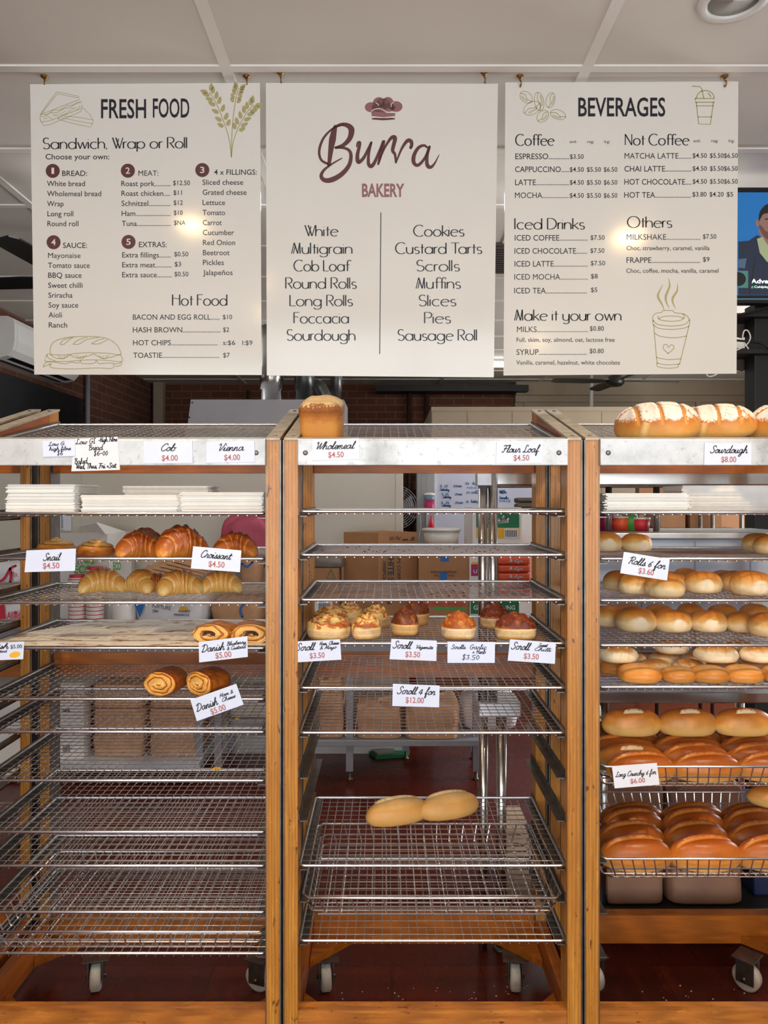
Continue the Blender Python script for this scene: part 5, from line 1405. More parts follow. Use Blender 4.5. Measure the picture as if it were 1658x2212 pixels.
for a in ((1302, 1372, 1227, 1277, 'round roll nearest the post on the tray below the six rolls card', RM2[0], 0), (1333, 1408, 1240, 1285, 'round roll second from the post, half under the six rolls card', RM2[1], 40),
          (1390, 1480, 1237, 1293, 'darkest round roll, foremost below the six rolls card', RM2[0], 90), (1416, 1486, 1237, 1279, 'round roll just behind the darkest one', RM2[1], 10), (1450, 1514, 1225, 1268, 'round roll at the back in the middle of the loose tray', RM2[0], 70),
          (1477, 1557, 1233, 1283, 'pale round roll in the middle of the loose tray', RM[0], 0), (1532, 1596, 1222, 1272, 'round roll at the back right of the loose tray', RM2[1], 0), (1553, 1625, 1228, 1279, 'round roll between two others at the right of the loose tray', RM2[0], 20), (1577, 1668, 1237, 1288, 'big round roll with pale torn side at the right front of the loose tray', RM[1], 8)):
    rr(1297, a[0], a[1], a[2], a[3], a[4], a[5], a[6])
for k, a in enumerate(((1276, 1352, 1303, 1356, RM2[0]), (1328, 1416, 1312, 1367, RM[0]), (1412, 1493, 1314, 1368, RM[1]), (1489, 1569, 1318, 1368, RM[2]), (1566, 1638, 1320, 1369, RM2[1]), (1617, 1706, 1330, 1379, RM[0]))):
    rr(1394, a[0], a[1], a[2], a[3], 'round roll, %s from the left in the front row of the packed tray' % ord_[k], a[4], (-6, 4, 8, 0, 30, 5)[k])
for k, px in enumerate((1355, 1423, 1492, 1560, 1630)):
    food(RM2[k % 2], 'bread_roll', (X(px, 2.455), 2.455, lev(1394)-.001), 40*k, (.92, .9, 1.0), 'round roll, %s from the left in the back row of the packed tray' % ord_[k], 'bread roll', G)
G = 'flat rolls in two layers in the right rack'
def fl(me, px, y, dz, rz, s, lb): food(me, 'flat_roll', (X(px, y), y, lev(1484)+dz), rz, s, lb, 'flat roll', G)
for k, (px, w) in enumerate(((1380, 95), (1464, 80), (1530, 86), (1604, 88), (1684, 84))):
    fl(FLATB, px, 2.165, -.001, (0, 20, -10, 8, 0)[k], w*2.165/F/.12, 'browned flat roll, %s from the left in the bottom front row' % ord_[k])
for k, px in enumerate((1328, 1412, 1486, 1560, 1634)):
    fl(FLATB if k == 0 else FLATW, px, 2.275, -.001, 30*k, .88, 'flat roll, %s from the left in the second bottom row' % ord_[k])
for k, px in enumerate((1360, 1432, 1504, 1575, 1646)):
    fl(FLATW, px, 2.385, -.001, 25*k+10, .86, 'flat roll, %s from the left in the third bottom row' % ord_[k])
fl(FLATW, 1333, 2.225, .0435, 10, .98, 'pale flat roll lying on the browned ones next to the left post')
fl(FLATW, 1545, 2.24, .0405, -8, 1.04, 'pale flat roll on the upper layer, with browned left edge')
fl(FLATW, 1640, 2.24, .0405, 12, 1.0, 'pale flat roll on the upper layer at the right')
fl(FLATW, 1450, 2.37, .0385, 0, .86, 'pale flat roll at the back of the upper layer')
fl(FLATW, 1600, 2.36, .0385, 0, .86, 'pale flat roll at the back right of the upper layer')

# long rolls joined in strips in the two wire baskets
G = 'strips of joined long rolls in the wire baskets'
def strip(z, y, px0, px1, n, meshes, lb, rz=0, h=1.0, w=1.0):
    x0, x1 = X(px0, y), X(px1, y); st = (x1-x0)/n
    t = empty('joined_long_rolls', ((x0+x1)/2, y, z), lb, 'long rolls', G); t.rotation_euler = (0, 0, R(rz))
    for k in range(n):
        o = bpy.data.objects.new('roll', meshes[k % len(meshes)]); col.objects.link(o); o.parent = t
        o.location = (-(x1-x0)/2 + st*(k+.5), 0, 0); o.scale = (st*1.06/.156, w, h)
zb = lev(1656) - .0605
for k, (y, a, b) in enumerate(((2.165, 1312, 1736), (2.245, 1290, 1712), (2.325, 1268, 1700), (2.405, 1286, 1690), (2.485, 1272, 1680))):
    strip(zb, y, a, b, 3, LB if k != 1 else [LP[0], LB[1], LB[2]], 'strip of joined long crunchy rolls, %s row from the front in the upper basket' % ord_[k], 0, 1.02, .95)
strip(zb+.0705, 2.35, 1303, 1664, 3, LP, 'golden strip of three joined long rolls lying on top of the heap', 0, 1.12, 1.05)
zb = lev(1855) - .0605
strip(zb, 2.17, 1298, 1446, 1, [LB[0]], 'single dark long roll at the left front of the lower basket', 0, 1.2, 1.05)
strip(zb, 2.17, 1449, 1742, 2, [LB[1], LB[2]], 'dark long rolls with a torn end at the front of the lower basket', 0, 1.2, 1.05)
for k, (y, a, b) in enumerate(((2.262, 1292, 1712), (2.352, 1302, 1690), (2.44, 1300, 1690))):
    strip(zb, y, a, b, 3, [LB[(k+1) % 3], LB[k % 3], LB[(k+2) % 3]], 'strip of dark long rolls, %s row from the front in the lower basket' % ord_[k+1], 0, 1.22 if k < 2 else 1.0, 1.08)
strip(zb+.08, 2.39, 1622, 1790, 1, [LP[1]], 'golden long roll lying on the others at the right of the lower basket', -12)

# ---- paper bag stacks, baking paper, crumbs
def bag_stack(x0, x1, y0, y1, z, h, n, label, rz=0.0, jit=.004, sag=0.0):
    mb = MB(); cx, cy = (x0+x1)/2, (y0+y1)/2; n = int(n*.8)
    mb.box((x0+.006, y0+.006, z), (x1-.008, y1-.006, z+h*.98))
    random.seed(int(abs(cx)*1000)+n)
    for k in range(n):
        za, zb_ = z+h*k/n, z+h*(k+.8)/n
        j = [random.uniform(-jit, jit) for _ in range(4)]; s = sag*math.sin(k/n*PI)
        pts = []
        hw, hd = (x1-x0)/2, (y1-y0)/2
        for (ux, uy) in ((-1, -1), (.93, -1), (1, -.8), (1, .85), (.94, 1), (-1, 1)):
            px, py = cx+ux*hw+(j[0] if ux < 0 else j[1])+s, cy+uy*hd+(j[2] if uy < 0 else j[3])
            pts.append((px, py))
        b = [(x, y, za) for x, y in pts]; tp = [(x, y, zb_) for x, y in pts]; m = len(pts)
        mb.add(b+tp, [tuple(range(m-1, -1, -1)), tuple(range(m, 2*m))] + [(i, (i+1) % m, m+(i+1) % m, m+i) for i in range(m)])
    o = mb.build('paper_bag_stack', PAPERBAG)
    return tag(o, label, 'stack of paper bags', 'stacks of white paper bags')
z = lev(1109)
bag_stack(X(14, 2.12), X(166, 2.12), 2.12, 2.30, z, .08, 40, 'tallest stack of white paper bags, at the left of the left rack')
bag_stack(X(172, 2.11), X(386, 2.11), 2.11, 2.24, z, .05, 30, 'long low stack of white paper bags in the middle, bent right end', 0, .003, .008)
bag_stack(X(390, 2.12), X(574, 2.12), 2.12, 2.32, z, .058, 34, 'stack of white paper bags next to the right post of the left rack')
bag_stack(X(281, 2.42), X(463, 2.42), 2.36, 2.5, z, .08, 26, 'stack of white paper bags behind the two others in the left rack')
z = lev(1107)
bag_stack(X(1306, 2.12), X(1492, 2.12), 2.12, 2.29, z, .053, 26, 'ragged stack of white paper sheets next to the left post of the right rack', 0, .007)
bag_stack(X(1470, 2.32), X(1475, 2.32)+.42, 2.31, 2.48, z, .078, 34, 'taller stack of white paper sheets at the right of the right rack', 0, .003)

def paper_mat():
    m, nt, bs = new_mat('stained_baking_paper')
    v = coords(nt, 'Object', (1, 2.2, 1)); f = noise_n(nt, v, 9, 5, .6); f2 = noise_n(nt, coords(nt, 'Object', (1.0, 2.2, 1)), 13, 5, .7)
    c = ramp(nt, f, [(.3, rgb(222, 214, 200)), (.7, rgb(242, 237, 228))])
    c = mixc(nt, ramp(nt, f2, [(.545, (0, 0, 0, 1)), (.59, (.8, .8, .8, 1))]), c, rgb(170, 112, 48))
    c = mixc(nt, ramp(nt, f2, [(.615, (0, 0, 0, 1)), (.65, (1, 1, 1, 1))]), c, rgb(104, 54, 20))
    nt.links.new(c, bs.inputs['Base Color']); bs.inputs['Roughness'].default_value = .55
    bump_n(nt, bs, f, .3, .004)
    return m
z = lev(1400) + .0045
def sheet(u, v):
    x = -1.02 + u*(XS[1][1]-.006+1.02) - .03*(1-v)*(1-u)*3
    y = TF + .006 + v*(TD-.02)
    c = .030*max(0, u-.9)*10*max(0, v-.85)*6 + .002*noise.noise(Vector((u*6, v*5, 1)))+.001
    return (x + .13*(v-.5)*(1-u), y, z + max(0.0, c))
mb = MB(); mb.quadgrid(sheet, 40, 24); n0 = len(mb.v); top = list(mb.v)
mb.add([(a, b, c-.0007) for a, b, c in top], [tuple(n0-n0+i for i in ()) ] if False else [], True)
tag(mb.build('baking_paper', paper_mat()), 'sheet of baking paper with brown stains lying under the blueberry danishes', 'baking paper')
def flake(px, pb, lv, s, lb):
    p = on(lv, px, pb, .0); mb = MB(); random.seed(px)
    for k in range(5):
        a = 2*PI*k/5+.3; q = Vector((math.cos(a)*s*random.uniform(.6, 1.2), math.sin(a)*s*.8, 0))
        mb.tube([p+Vector((0, 0, .004)), p+q*.5+Vector((0, 0, .007)), p+q+Vector((0, 0, .003))], [s*.22, s*.16, s*.05], 6)
    tag(mb.build('pastry_flake', YELLOW), lb, 'crumb')
flake(466, 1664, 1686, .016, 'yellow star shaped flake of pastry on an empty tray of the left rack')
flake(512, 1556, 1581, .008, 'small yellow crumb on the tray under the tilted card')
random.seed(11); mb = MB()
for k in range(170):
    r_ = random.random(); x = random.uniform(-.22, .46) if r_ < .62 else random.uniform(.62, 1.25) if r_ < .93 else random.uniform(-1.0, -.4)
    y = random.uniform(2.15, 2.5); s = random.uniform(.0008, .0026)
    mb.box((x, y, 0), (x+s*random.uniform(.7, 2), y+s, s*.7))
tag(mb.build('floor_crumbs', PAPERBAG), 'white crumbs scattered over the red floor tiles under the racks', 'crumbs', None, 'stuff')
random.seed(5); mb = MB()
for k in range(150):
    x = random.gauss((-.02, .16, .3)[k % 3], .09); x = max(XS[2][0]+.02, min(XS[2][1]-.02, x)); y = random.uniform(2.15, 2.5); s = random.uniform(.0012, .004)
    zz = lev((1199, 1296, 1199)[k % 3])-.001
    mb.box((x, y, zz), (x+s*random.uniform(.8, 2.2), y+s, zz+s*.5))
tag(mb.build('tray_crumbs', M('burnt_crumb', (54, 34, 22), .8, 0, .3, 50)), 'dark burnt crumbs scattered on the upper trays of the middle rack', 'crumbs', None, 'stuff')
# ================================================================== KITCHEN BEHIND THE RACKS
def hexbox(plan, z0, z1, mb=None):
    """upright box on a quadrilateral plan [(x, y) x 4] counter clockwise from the front left"""
    mb = mb or MB(); mb.hexa([(x, y, z0) for x, y in plan] + [(x, y, z1) for x, y in plan]); return mb
def carton(px0, px1, pyt, z0, Y, dep, mat, label, name='carton', cat='box', group='cartons on the kitchen bench', cx=None, dy=.1):
    """cardboard box seen from px0 to px1 with its top at pyt, standing at height z0; cx: pixel of a front corner"""
    z1 = Z(pyt, Y)
    t = empty(name, (X((px0+px1)/2, Y), Y, z0), label, cat, group)
    if cx:
        plan = [(X(px0, Y+dy), Y+dy), (X(cx, Y), Y), (X(px1, Y+dy), Y+dy), (X(cx, Y)+.02, Y+dy*2+.1)]
    else: plan = [(X(px0, Y), Y), (X(px1, Y), Y), (X(px1, Y), Y+dep), (X(px0, Y), Y+dep)]
    mb = hexbox(plan, z0, z1); mb.build('carton_body', mat, t)
    return t, plan, z0, z1
def seam(t, px0, px1, py, Y, mat=None, h=.006):
    MB().box((X(px0, Y), Y-.0015, Z(py, Y)), (X(px1, Y), Y+.001, Z(py, Y)+h)).build('tape_seam', mat or CARTON_D, t)
def patch(t, name, px0, px1, py0, py1, Y, mat, th=.0012):
    return MB().box((X(px0, Y), Y-th, Z(py1, Y)), (X(px1, Y), Y+.0005, Z(py0, Y))).build(name, mat, t)
def printed(t, rows, Y, mat, name='printed_text'):
    pl = plane_y(Y-.002); mb = MB()
    for r in rows:
        s, x0, x1, y, h = r[:5]
        text(mb, s, x0, x1, y, h, pl, .0003, .02, r[5] if len(r) > 5 else 0.0)
    return mb.build(name, mat, t)
def sack_mesh(w, d, h, seed, na=44, e=.55, lump=.12, boxy=False):
    """soft filled bag lying flat"""
    mb = MB(); prof = smooth_path([(0, 0), (.7, 0), (.93, .06), (1, .3), (1, .6), (.92, .85), (.68, .97), (.3, 1.0), (0, 1.0)], 4)
    if boxy: prof = smooth_path([(0, 0), (.8, 0), (.96, .005), (1, .05), (.985, .3), (1, .6), (.985, .9), (.94, .98), (.7, 1), (.3, 1), (0, 1)], 4)
    vs = []
    for r, z in prof:
        for i in range(na):
            a = 2*PI*i/na; c, s = math.cos(a), math.sin(a)
            u, v = math.copysign(abs(c)**e, c), math.copysign(abs(s)**e, s)
            k = 1 + lump*.4*nz((c*1.3, s*1.3, z), 1.3, seed)
            p = Vector((u*max(r, .001)*w/2*k, v*max(r, .001)*d/2*k, z*h))
            p.z *= 1 + lump*nz((u*1.5, v*1.5, 0), 1.2, seed+2)
            p += Vector((0, 0, 1))*0 + Vector((nz(p, 22, seed), nz(p, 22, seed+1), 0))*.006*min(1, z*4)
            vs.append(p)
    n = len(prof)
    mb.add(vs, [(j*na+i, j*na+(i+1) % na, (j+1)*na+(i+1) % na, (j+1)*na+i) for j in range(n-1) for i in range(na)], True)
    return mb
def sack(px0, px1, pyt, z0, Y, d, mat, seed, label, name='flour_sack', cat='sack', group=None, e=.45, lump=.12, boxy=False):
    w = X(px1, Y)-X(px0, Y); h = Z(pyt, Y)-z0
    t = empty(name, (X((px0+px1)/2, Y), Y+d/2, z0), label, cat, group)
    o = bpy.data.objects.new('sack_body', sack_mesh(w, d, h, seed, e=e, lump=lump, boxy=boxy).mesh('sack_body', mat)); col.objects.link(o); o.parent = t
    return t
def bench(x0, x1, y0, y1, zt, label, legs, shelf=None, apron=.06):
    t = empty('steel_bench', ((x0+x1)/2, (y0+y1)/2, 0), label, 'bench', 'steel kitchen benches')
    MB().box((x0, y0, zt-.012), (x1, y1, zt), .003).build('bench_top', GREYMETAL, t)
    MB().box((x0+.02, y0+.02, zt-.012-apron), (x1-.02, y0+.045, zt-.011)).build('apron', GREYMETAL, t)
    for lx, ly in legs:
        o = MB().box((lx-.02, ly-.02, .05), (lx+.02, ly+.02, zt-.011)).build('leg', GREYMETAL, t)
        f = MB().lathe([(.02, 0), (.02, .006), (.008, .012), (.008, .052)], 14, (lx, ly, 0)); q = f.build('foot', DARKSTEEL); q.parent = o
    if shelf: MB().box((shelf[0], y0+.01, shelf[2]-.035), (shelf[1], y1-.02, shelf[2]), .004).build('shelf', shelf[3] if len(shelf) > 3 else GREYMETAL, t)
    return t

# ---- left bench and what stands on and under it
B1 = .88
bench(-2.72, -.72, 4.22, 4.76, B1, 'long steel bench behind the left rack', [(-1.905, 4.35), (-1.05, 4.35), (-.945, 4.35), (-.945, 4.70), (-1.905, 4.70)], (X(120, 4.35), X(441, 4.35), Z(1633, 4.35), M('pale_blue_shelf', (206, 214, 224), .4, .3, .03, 5)))
G = 'white plant fibre cartons'
t, pl_, a, b = carton(120, 284, 1208, B1, 4.42, .3, CARTON_W, 'white carton with green leaf logo on the left bench', cx=236, dy=.14)
pl = plane_y(4.415); mb = MB(); text(mb, 'ULY', 161, 179, 1219, 7, plane_y(4.41), .0, .02); mb.build('printed_text', GREEN, t)
mb = MB(); text(mb, 'ECO', 160, 199, 1238, 16, plane_y(4.405), .0, .04); text(mb, 'ECO', 244, 261, 1231, 16, plane_y(4.405), .0, .04)
mb.build('printed_logo', LEAFGREEN, t)
mb = MB(); ellipse(mb, 187, 1214, 7, 3.4, plane_y(4.404), .0, .3); ellipse(mb, 200, 1215, 3.5, 5, plane_y(4.404), .0, .3); mb.build('leaf_print', LEAFGREEN, t)
z_ = b
t, pl_, a, b = carton(126, 274, 1153, z_+.001, 4.44, .3, CARTON_W, 'white carton with one raised flap stacked on the leaf logo carton', cx=232, dy=.12)
mb = MB(); mb.prism([(X(170, 4.44), 4.43, Z(1138, 4.44)), (X(214, 4.44), 4.40, Z(1129, 4.44)), (X(272, 4.56), 4.56, Z(1150, 4.56)), (X(228, 4.44), 4.44, Z(1154, 4.44))], (0, .003, .004)); mb.build('flap', CARTON_W, t)
o = MB().box((X(128, 4.8), 4.806, Z(1147, 4.8)), (X(153, 4.8), 4.809, Z(1080, 4.8)), 0).build('wall_notice', NOTEPAPER)
tag(o, 'white paper notice with sideways writing on the cream wall', 'notice')
mb = MB(); text(mb, 't tomorrow', 136, 176, 1146, 5.5, plane_y(4.803), .0, .01, R(-90)); q = mb.build('printed_text', INK); q.parent = o
def cups(px0, px1, pyt, Y, lab, wrap=True):
    x = X((px0+px1)/2, Y); r = (X(px1, Y)-X(px0, Y))/2; zt = Z(pyt, Y); n = int((zt-B1)/.011)
    t = empty('paper_cup_stack', (x, Y, B1), lab, 'stack of cups', 'stacks of paper cups on the left bench')
    m1 = MB(); m2 = MB()
    for k in range(n):
        z = B1 + .011*k
        m1.lathe([(r*.93, z), (r, z+.0075), (r, z+.0095), (r*.9, z+.0105)], 20, (x, Y, 0))
        if k % 2: m2.lathe([(r*.955, z+.001), (r*1.0, z+.005), (r*1.0, z+.0056)], 20, (x, Y, 0))
    m1.build('cup_wall', PAPERBAG, t); m2.build('red_band', REDP, t)
    m3 = MB(); m3.lathe([(r*.8, zt-.03), (r*.86, zt+.01), (r*.84, zt+.012)], 20, (x, Y, 0)); m3.build('top_cup', REDP, t)
cups(148, 185, 1246, 4.33, 'left stack of red and white paper cups by the leaf logo carton')
cups(186, 224, 1229, 4.33, 'right, taller stack of red and white paper cups')
MBt = MB().lathe([(.055, B1), (.062, B1+.01), (.062, B1+.13), (.055, B1+.15), (.0, B1+.152)], 24, (X(235, 4.5), 4.5, 0)); tag(MBt.build('steel_canister', STAINLESS), 'steel canister between the cups and the paper roll', 'canister')
m = MB().lathe([(.02, B1), (.06, B1), (.064, B1+.02), (.064, B1+.1), (.06, B1+.115), (.02, B1+.115)], 28, (X(268, 4.36), 4.36, 0)); tag(m.build('paper_roll', PAPERBAG), 'white paper towel roll on the left bench', 'paper roll')
t = sack(286, 446, 1262, B1, 4.32, .36, WHITESACK, 3, 'white flour sack with blue triangle lying on the left bench', group='flour sacks')
blob_pl = plane_y(4.318)
mb = MB(); mb.poly([blob_pl.at(290, 1300, .012), blob_pl.at(316, 1300, .012), blob_pl.at(303, 1334, .012)]); q = mb.build('blue_triangle', BLUEP, t)
mb = MB(); text(mb, 'MIXTURE', 330, 370, 1312, 8, blob_pl, .013, .03, R(8)); text(mb, '15kg', 331, 343, 1322, 6, blob_pl, .013, .02); text(mb, 'ALLIED', 386, 412, 1322, 5, blob_pl, .013, .02); text(mb, 'PINNACLE', 377, 410, 1330, 5, blob_pl, .013, .02); mb.build('printed_text', INK_NAVY, t)
mb = MB(); ellipse(mb, 397, 1314, 9, 5, blob_pl, .013); mb.build('sun_print', YELLOW, t)
zt = Z(1262, 4.32)
for k in range(6):
    m = MB(); a = R(-6-7*k); L_, H_ = .30, .16
    cxx, yy, zz = X(372+9*k, 4.4), 4.36+.022*k, zt+.012*k
    c_, s_ = math.cos(R(24+4*k)), math.sin(R(24+4*k))
    q = [(-L_/2, 0), (L_/2, 0), (L_/2, H_), (-L_/2, H_)]
    m.prism([(cxx+u*math.cos(a)*.9, yy-.10+v*.75, zz+.035+(.5-u/L_)*.05*0-u*math.sin(R(20))*.55+v*.22) for u, v in q], (0, .002, .006))
    tag(m.build('flat_paper_bag', KRAFT), 'flat brown paper bag, %s of the fanned out bags on the flour sack' % ord_[k], 'paper bag', 'fanned out brown paper bags')
t = sack(452, 566, 1290, B1, 4.34, .3, KRAFT, 9, 'brown flour sack with a blue curve lying on the left bench', group='flour sacks')
mb = MB(); stroke(mb, [(528, 1304), (521, 1312), (520, 1322), (524, 1332)], 5, plane_y(4.335), .012); mb.build('blue_curve', BLUEP, t)
t = sack(516, 562, 1205, Z(1290, 4.34)-.005, 4.4, .2, KRAFT, 12, 'upright brown paper sack with blue arc on the lying brown sack', group='flour sacks', e=.6)
mb = MB(); stroke(mb, [(522, 1217), (534, 1224), (546, 1214)], 5, plane_y(4.396), .012); mb.build('blue_curve', BLUEP, t)
t = sack(470, 600, 1113, Z(1216, 4.5), 4.5, .25, PINKSACK, 15, 'pink paper sack behind the croissants and the post', group='flour sacks', e=.5, lump=.2)
sack(470, 600, 1216, B1, 4.52, .22, GREYSACK, 21, 'dark filled sack under the pink paper sack', group='flour sacks')
t = sack(-60, 46, 1262, B1, 4.3, .4, WHITESACK, 31, 'white flour sack with red print at the far left, lower of two', group='flour sacks'); zt = Z(1262, 4.3)
mb = MB(); text(mb, 'Allied', 17, 45, 1336, 15, plane_y(4.296), .012, .02); mb.build('printed_text', REDP, t)
mb = MB(); blob(mb, [(-10, 1300), (12, 1306), (14, 1336), (-14, 1338)], plane_y(4.296), .012, False); ellipse(mb, 36, 1323, 4, 4, plane_y(4.296), .013); mb.build('red_print', REDP, t)
t = sack(-60, 44, 1212, zt, 4.32, .36, WHITESACK, 33, 'white flour sack with red print at the far left, upper of two', group='flour sacks')
mb = MB(); text(mb, 'Mix', 26, 40, 1246, 12, plane_y(4.316), .012, .03); mb.build('printed_text', REDP, t)
mb = MB(); stroke(mb, [(-10, 1262), (10, 1250), (24, 1228), (36, 1222)], 5, plane_y(4.316), .012); stroke(mb, [(24, 1228), (26, 1244), (24, 1258)], 6, plane_y(4.316), .012); mb.build('red_print', REDP, t)
sh = Z(1633, 4.35)
t, *_ = carton(128, 181, 1478, sh+.001, 4.3, .3, CARTON_W, 'tall white carton under the left bench', group='cartons under the benches')
printed(t, [('ted', 134, 150, 1537, 7)], 4.3, INK); 
mb = MB()
for k in range(9): mb.box((X(136+1.8*k, 4.3), 4.2985, Z(1624, 4.3)), (X(136.9+1.8*k, 4.3), 4.3, Z(1611, 4.3)))
q = mb.build('barcode', INK, t); q['kind'] = 'stuff'
tag(MB().box((X(184, 4.4), 4.4, sh+.001), (X(196, 4.4), 4.44, Z(1478, 4.4)), .004).build('red_board', M('dark_red_board', (120, 30, 28), .5, 0, .1, 8)), 'narrow dark red board standing beside the white carton under the bench', 'board')
hh = (Z(1478, 4.33)-sh)/3
sm = [sack_mesh(.29, .34, hh*1.0, s, e=.3, lump=.1, boxy=True).mesh('flour_bag', KRAFT) for s in (41, 47)]
for r_ in range(3):
    for c_, px in enumerate((253, 374)):
        o = bpy.data.objects.new('flour_bag', sm[(r_+c_) % 2]); col.objects.link(o)
        o.location = (X(px, 4.33), 4.33+.17, sh+.002+hh*r_*1.0); o.scale = (1, 1, .95)
        tag(o, 'brown paper flour bag in the %s pile under the left bench, %s' % (('left', 'right')[c_], ('bottom', 'middle', 'top')[r_]), 'flour bag', 'brown flour bags under the left bench')
m = MB().box((X(496, 4.5), 4.5, .3), (X(590, 4.5), 4.75, Z(1500, 4.5)), .02); tag(m.build('plastic_tub', M('clear_grey_tub', (190, 188, 184), .25, 0, .1, 6)), 'grey plastic tub low behind the left rack by the post', 'tub')
m = MB().box((X(494, 4.48), 4.49, .2), (X(600, 4.48), 4.78, .299), .01); tag(m.build('low_stand', GREYMETAL), 'low grey stand carrying the plastic tub', 'stand')
m = MB().box((XL+.05, 4.3, .02), (X(52, 4.3), 4.7, Z(1484, 4.3)), .01); tag(m.build('storage_bin', WHITEPL), 'white storage bin standing low at the far left', 'bin')

# ---- middle bench
B2 = .79
bench(X(640, 4.35)-.3, X(1150, 4.35), 4.26, 4.74, B2, 'steel bench with brown boxes on it behind the middle rack', [(X(755, 4.35), 4.35), (X(1028, 4.35), 4.35), (X(876, 4.7), 4.7), (X(1020, 4.7), 4.7)], (X(648, 4.35), X(1040, 4.35), .245), .05)
t, *_ = carton(742, 900, 1151, B2+.001, 4.40, .3, CARTON, 'tall brown carton with sideways black print on the middle bench', cx=817, dy=.12)
mb = MB()
for s, px, y0, y1, h in (('HITE S', 838, 1206, 1256, 12), ('PS COFFE', 858, 1206, 1258, 6.5), ('1000PCS', 827, 1212, 1252, 6), ('S', 836, 1298, 1306, 8)):
    text(mb, s, px, px+(y1-y0), y0, h, plane_y(4.40-.004), .0, .03, R(90))
mb.build('printed_text', INK, t)
mb = MB(); script(mb, '12/16', 841, 866, 1166, 4, plane_y(4.396), .0, 1.2); script(mb, 'am lb', 868, 896, 1168, 4, plane_y(4.396), .0, 1.2); mb.build('handwriting', INK, t)
t, *_ = carton(672, 731, 1228, B2+.001, 4.36, .28, CARTON, 'small brown carton with green recycling triangle on the middle bench')
mb = MB(); ribbon(mb, [(714, 1230), (705, 1250), (724, 1250), (714, 1230)], 1.8, plane_y(4.357), .0); mb.build('recycling_mark', GREEN, t)
patch(t, 'white_label', 674, 718, 1297, 1322, 4.36, NOTEPAPER)
mb = MB()
for k in range(12): mb.box((X(688+2.2*k, 4.357), 4.3565, Z(1316, 4.357)), (X(689.1+2.2*k, 4.357), 4.3575, Z(1303, 4.357)))
q = mb.build('barcode', INK, t); q['kind'] = 'stuff'
sack(672, 742, 1202, Z(1228, 4.36), 4.38, .22, GREYSACK, 51, 'grey crumpled plastic bag lying on the small brown carton', 'plastic_bag', 'bag')
zc_ = Z(1180, 4.40)
t, *_ = carton(904, 1012, 1180, B2+.001, 4.40, .3, CARTON, 'brown carton with blue tape under the white bucket')
patch(t, 'blue_tape', 951, 969, 1200, 1213, 4.40, BLUEP); patch(t, 'blue_tape', 949, 965, 1235, 1255, 4.40, BLUEP)
patch(t, 'orange_label', 915, 1006, 1294, 1310, 4.40, ORANGE); patch(t, 'green_label', 936, 1006, 1311, 1318, 4.40, LEAFGREEN)
printed(t, [('PRODUCT OF AUSTRALIA', 930, 986, 1238, 5), ('www.', 937, 948, 1245, 4.5), ('.com.au', 966, 981, 1245, 4.5)], 4.40, INK_MAROON)
printed(t, [('RTIFIED FOOD', 922, 1000, 1309, 7)], 4.3985, CARTON_D)
t = empty('plastic_bucket', (X(953, 4.52), 4.52, zc_), 'white plastic bucket on the brown carton with blue tape', 'bucket')
r0 = (X(995, 4.52)-X(911, 4.52))/2
MB().lathe([(0, zc_+.001), (r0*.84, zc_+.001), (r0*.95, zc_+.085), (r0*.9, zc_+.085), (0, zc_+.07)], 32, (X(953, 4.52), 4.52, 0)).build('bucket_wall', WHITEPL, t)
MB().lathe([(r0*.9, zc_+.084), (r0*1.02, zc_+.084), (r0*1.02, zc_+.097), (r0*.9, zc_+.099)], 32, (X(953, 4.52), 4.52, 0)).build('bucket_rim', WHITEPL, t)
t, *_ = carton(1014, 1122, 1288, B2+.001, 4.38, .3, CARTON_W, 'white carton with green lettering at the right end of the middle bench')
patch(t, 'green_label', 1016, 1120, 1296, 1326, 4.38, GREEN); printed(t, [('G', 1022, 1032, 1317, 9), ('ING', 1092, 1112, 1317, 9)], 4.3785, NOTEPAPER)
zg = Z(1288, 4.38)
t, *_ = carton(1013, 1042, 1205, zg+.001, 4.39, .25, CARTON_W, 'small white box with pink label beside the steel posts')
patch(t, 'pink_label', 1017, 1040, 1219, 1244, 4.39, MAGENTA); patch(t, 'yellow_label', 1018, 1040, 1214, 1219, 4.39, YELLOW); printed(t, [('U', 1022, 1030, 1238, 7)], 4.3885, NOTEPAPER)
npk = 5; zp = zg + .001; ph = (Z(1203, 4.38)-zg)/npk
for k in range(npk):
    mt = MB().box((X(1076, 4.36), 4.36, zp+ph*k), (X(1146, 4.36), 4.56, zp+ph*(k+.96)), .012)
    o = tag(mt.build('orange_packet', ORANGE), 'orange wrapped packet, %s from the bottom of the pile behind the middle rack' % ord_[k], 'packet', 'pile of orange packets')
    mb = MB(); py = CY-(zp+ph*(k+.4)-EYE)*F/4.36
    script(mb, 'Raw Sugar'.replace('R', 'R'), 1100, 1128, py, 3, plane_y(4.358), .0, 1.1, R(1)); q = mb.build('printed_text', NOTEPAPER); q.parent = o
zg = max(zc_, zp+ph*npk) + .001
t = empty('carton', (X(1063, 4.42), 4.42, zg), 'white and green carton with a white script logo above the orange packets', 'box', 'cartons on the kitchen bench')
hexbox([(X(1002, 4.52), 4.52), (X(1020, 4.42), 4.42), (X(1126, 4.42), 4.42), (X(1116, 4.62), 4.68)], zg, Z(1096, 4.42)).build('carton_body', CARTON_W, t)
patch(t, 'green_label', 1028, 1121, 1102, 1140, 4.42, GREEN); patch(t, 'yellow_label', 1028, 1121, 1141, 1163, 4.42, YELLOW); patch(t, 'barcode_field', 1089, 1119, 1142, 1163, 4.4187, NOTEPAPER)
mb = MB()
for k in range(13): mb.box((X(1091+2*k, 4.417), 4.4165, Z(1160, 4.417)), (X(1092+2*k, 4.417), 4.4175, Z(1145, 4.417)))
q = mb.build('barcode', INK, t); q['kind'] = 'stuff'
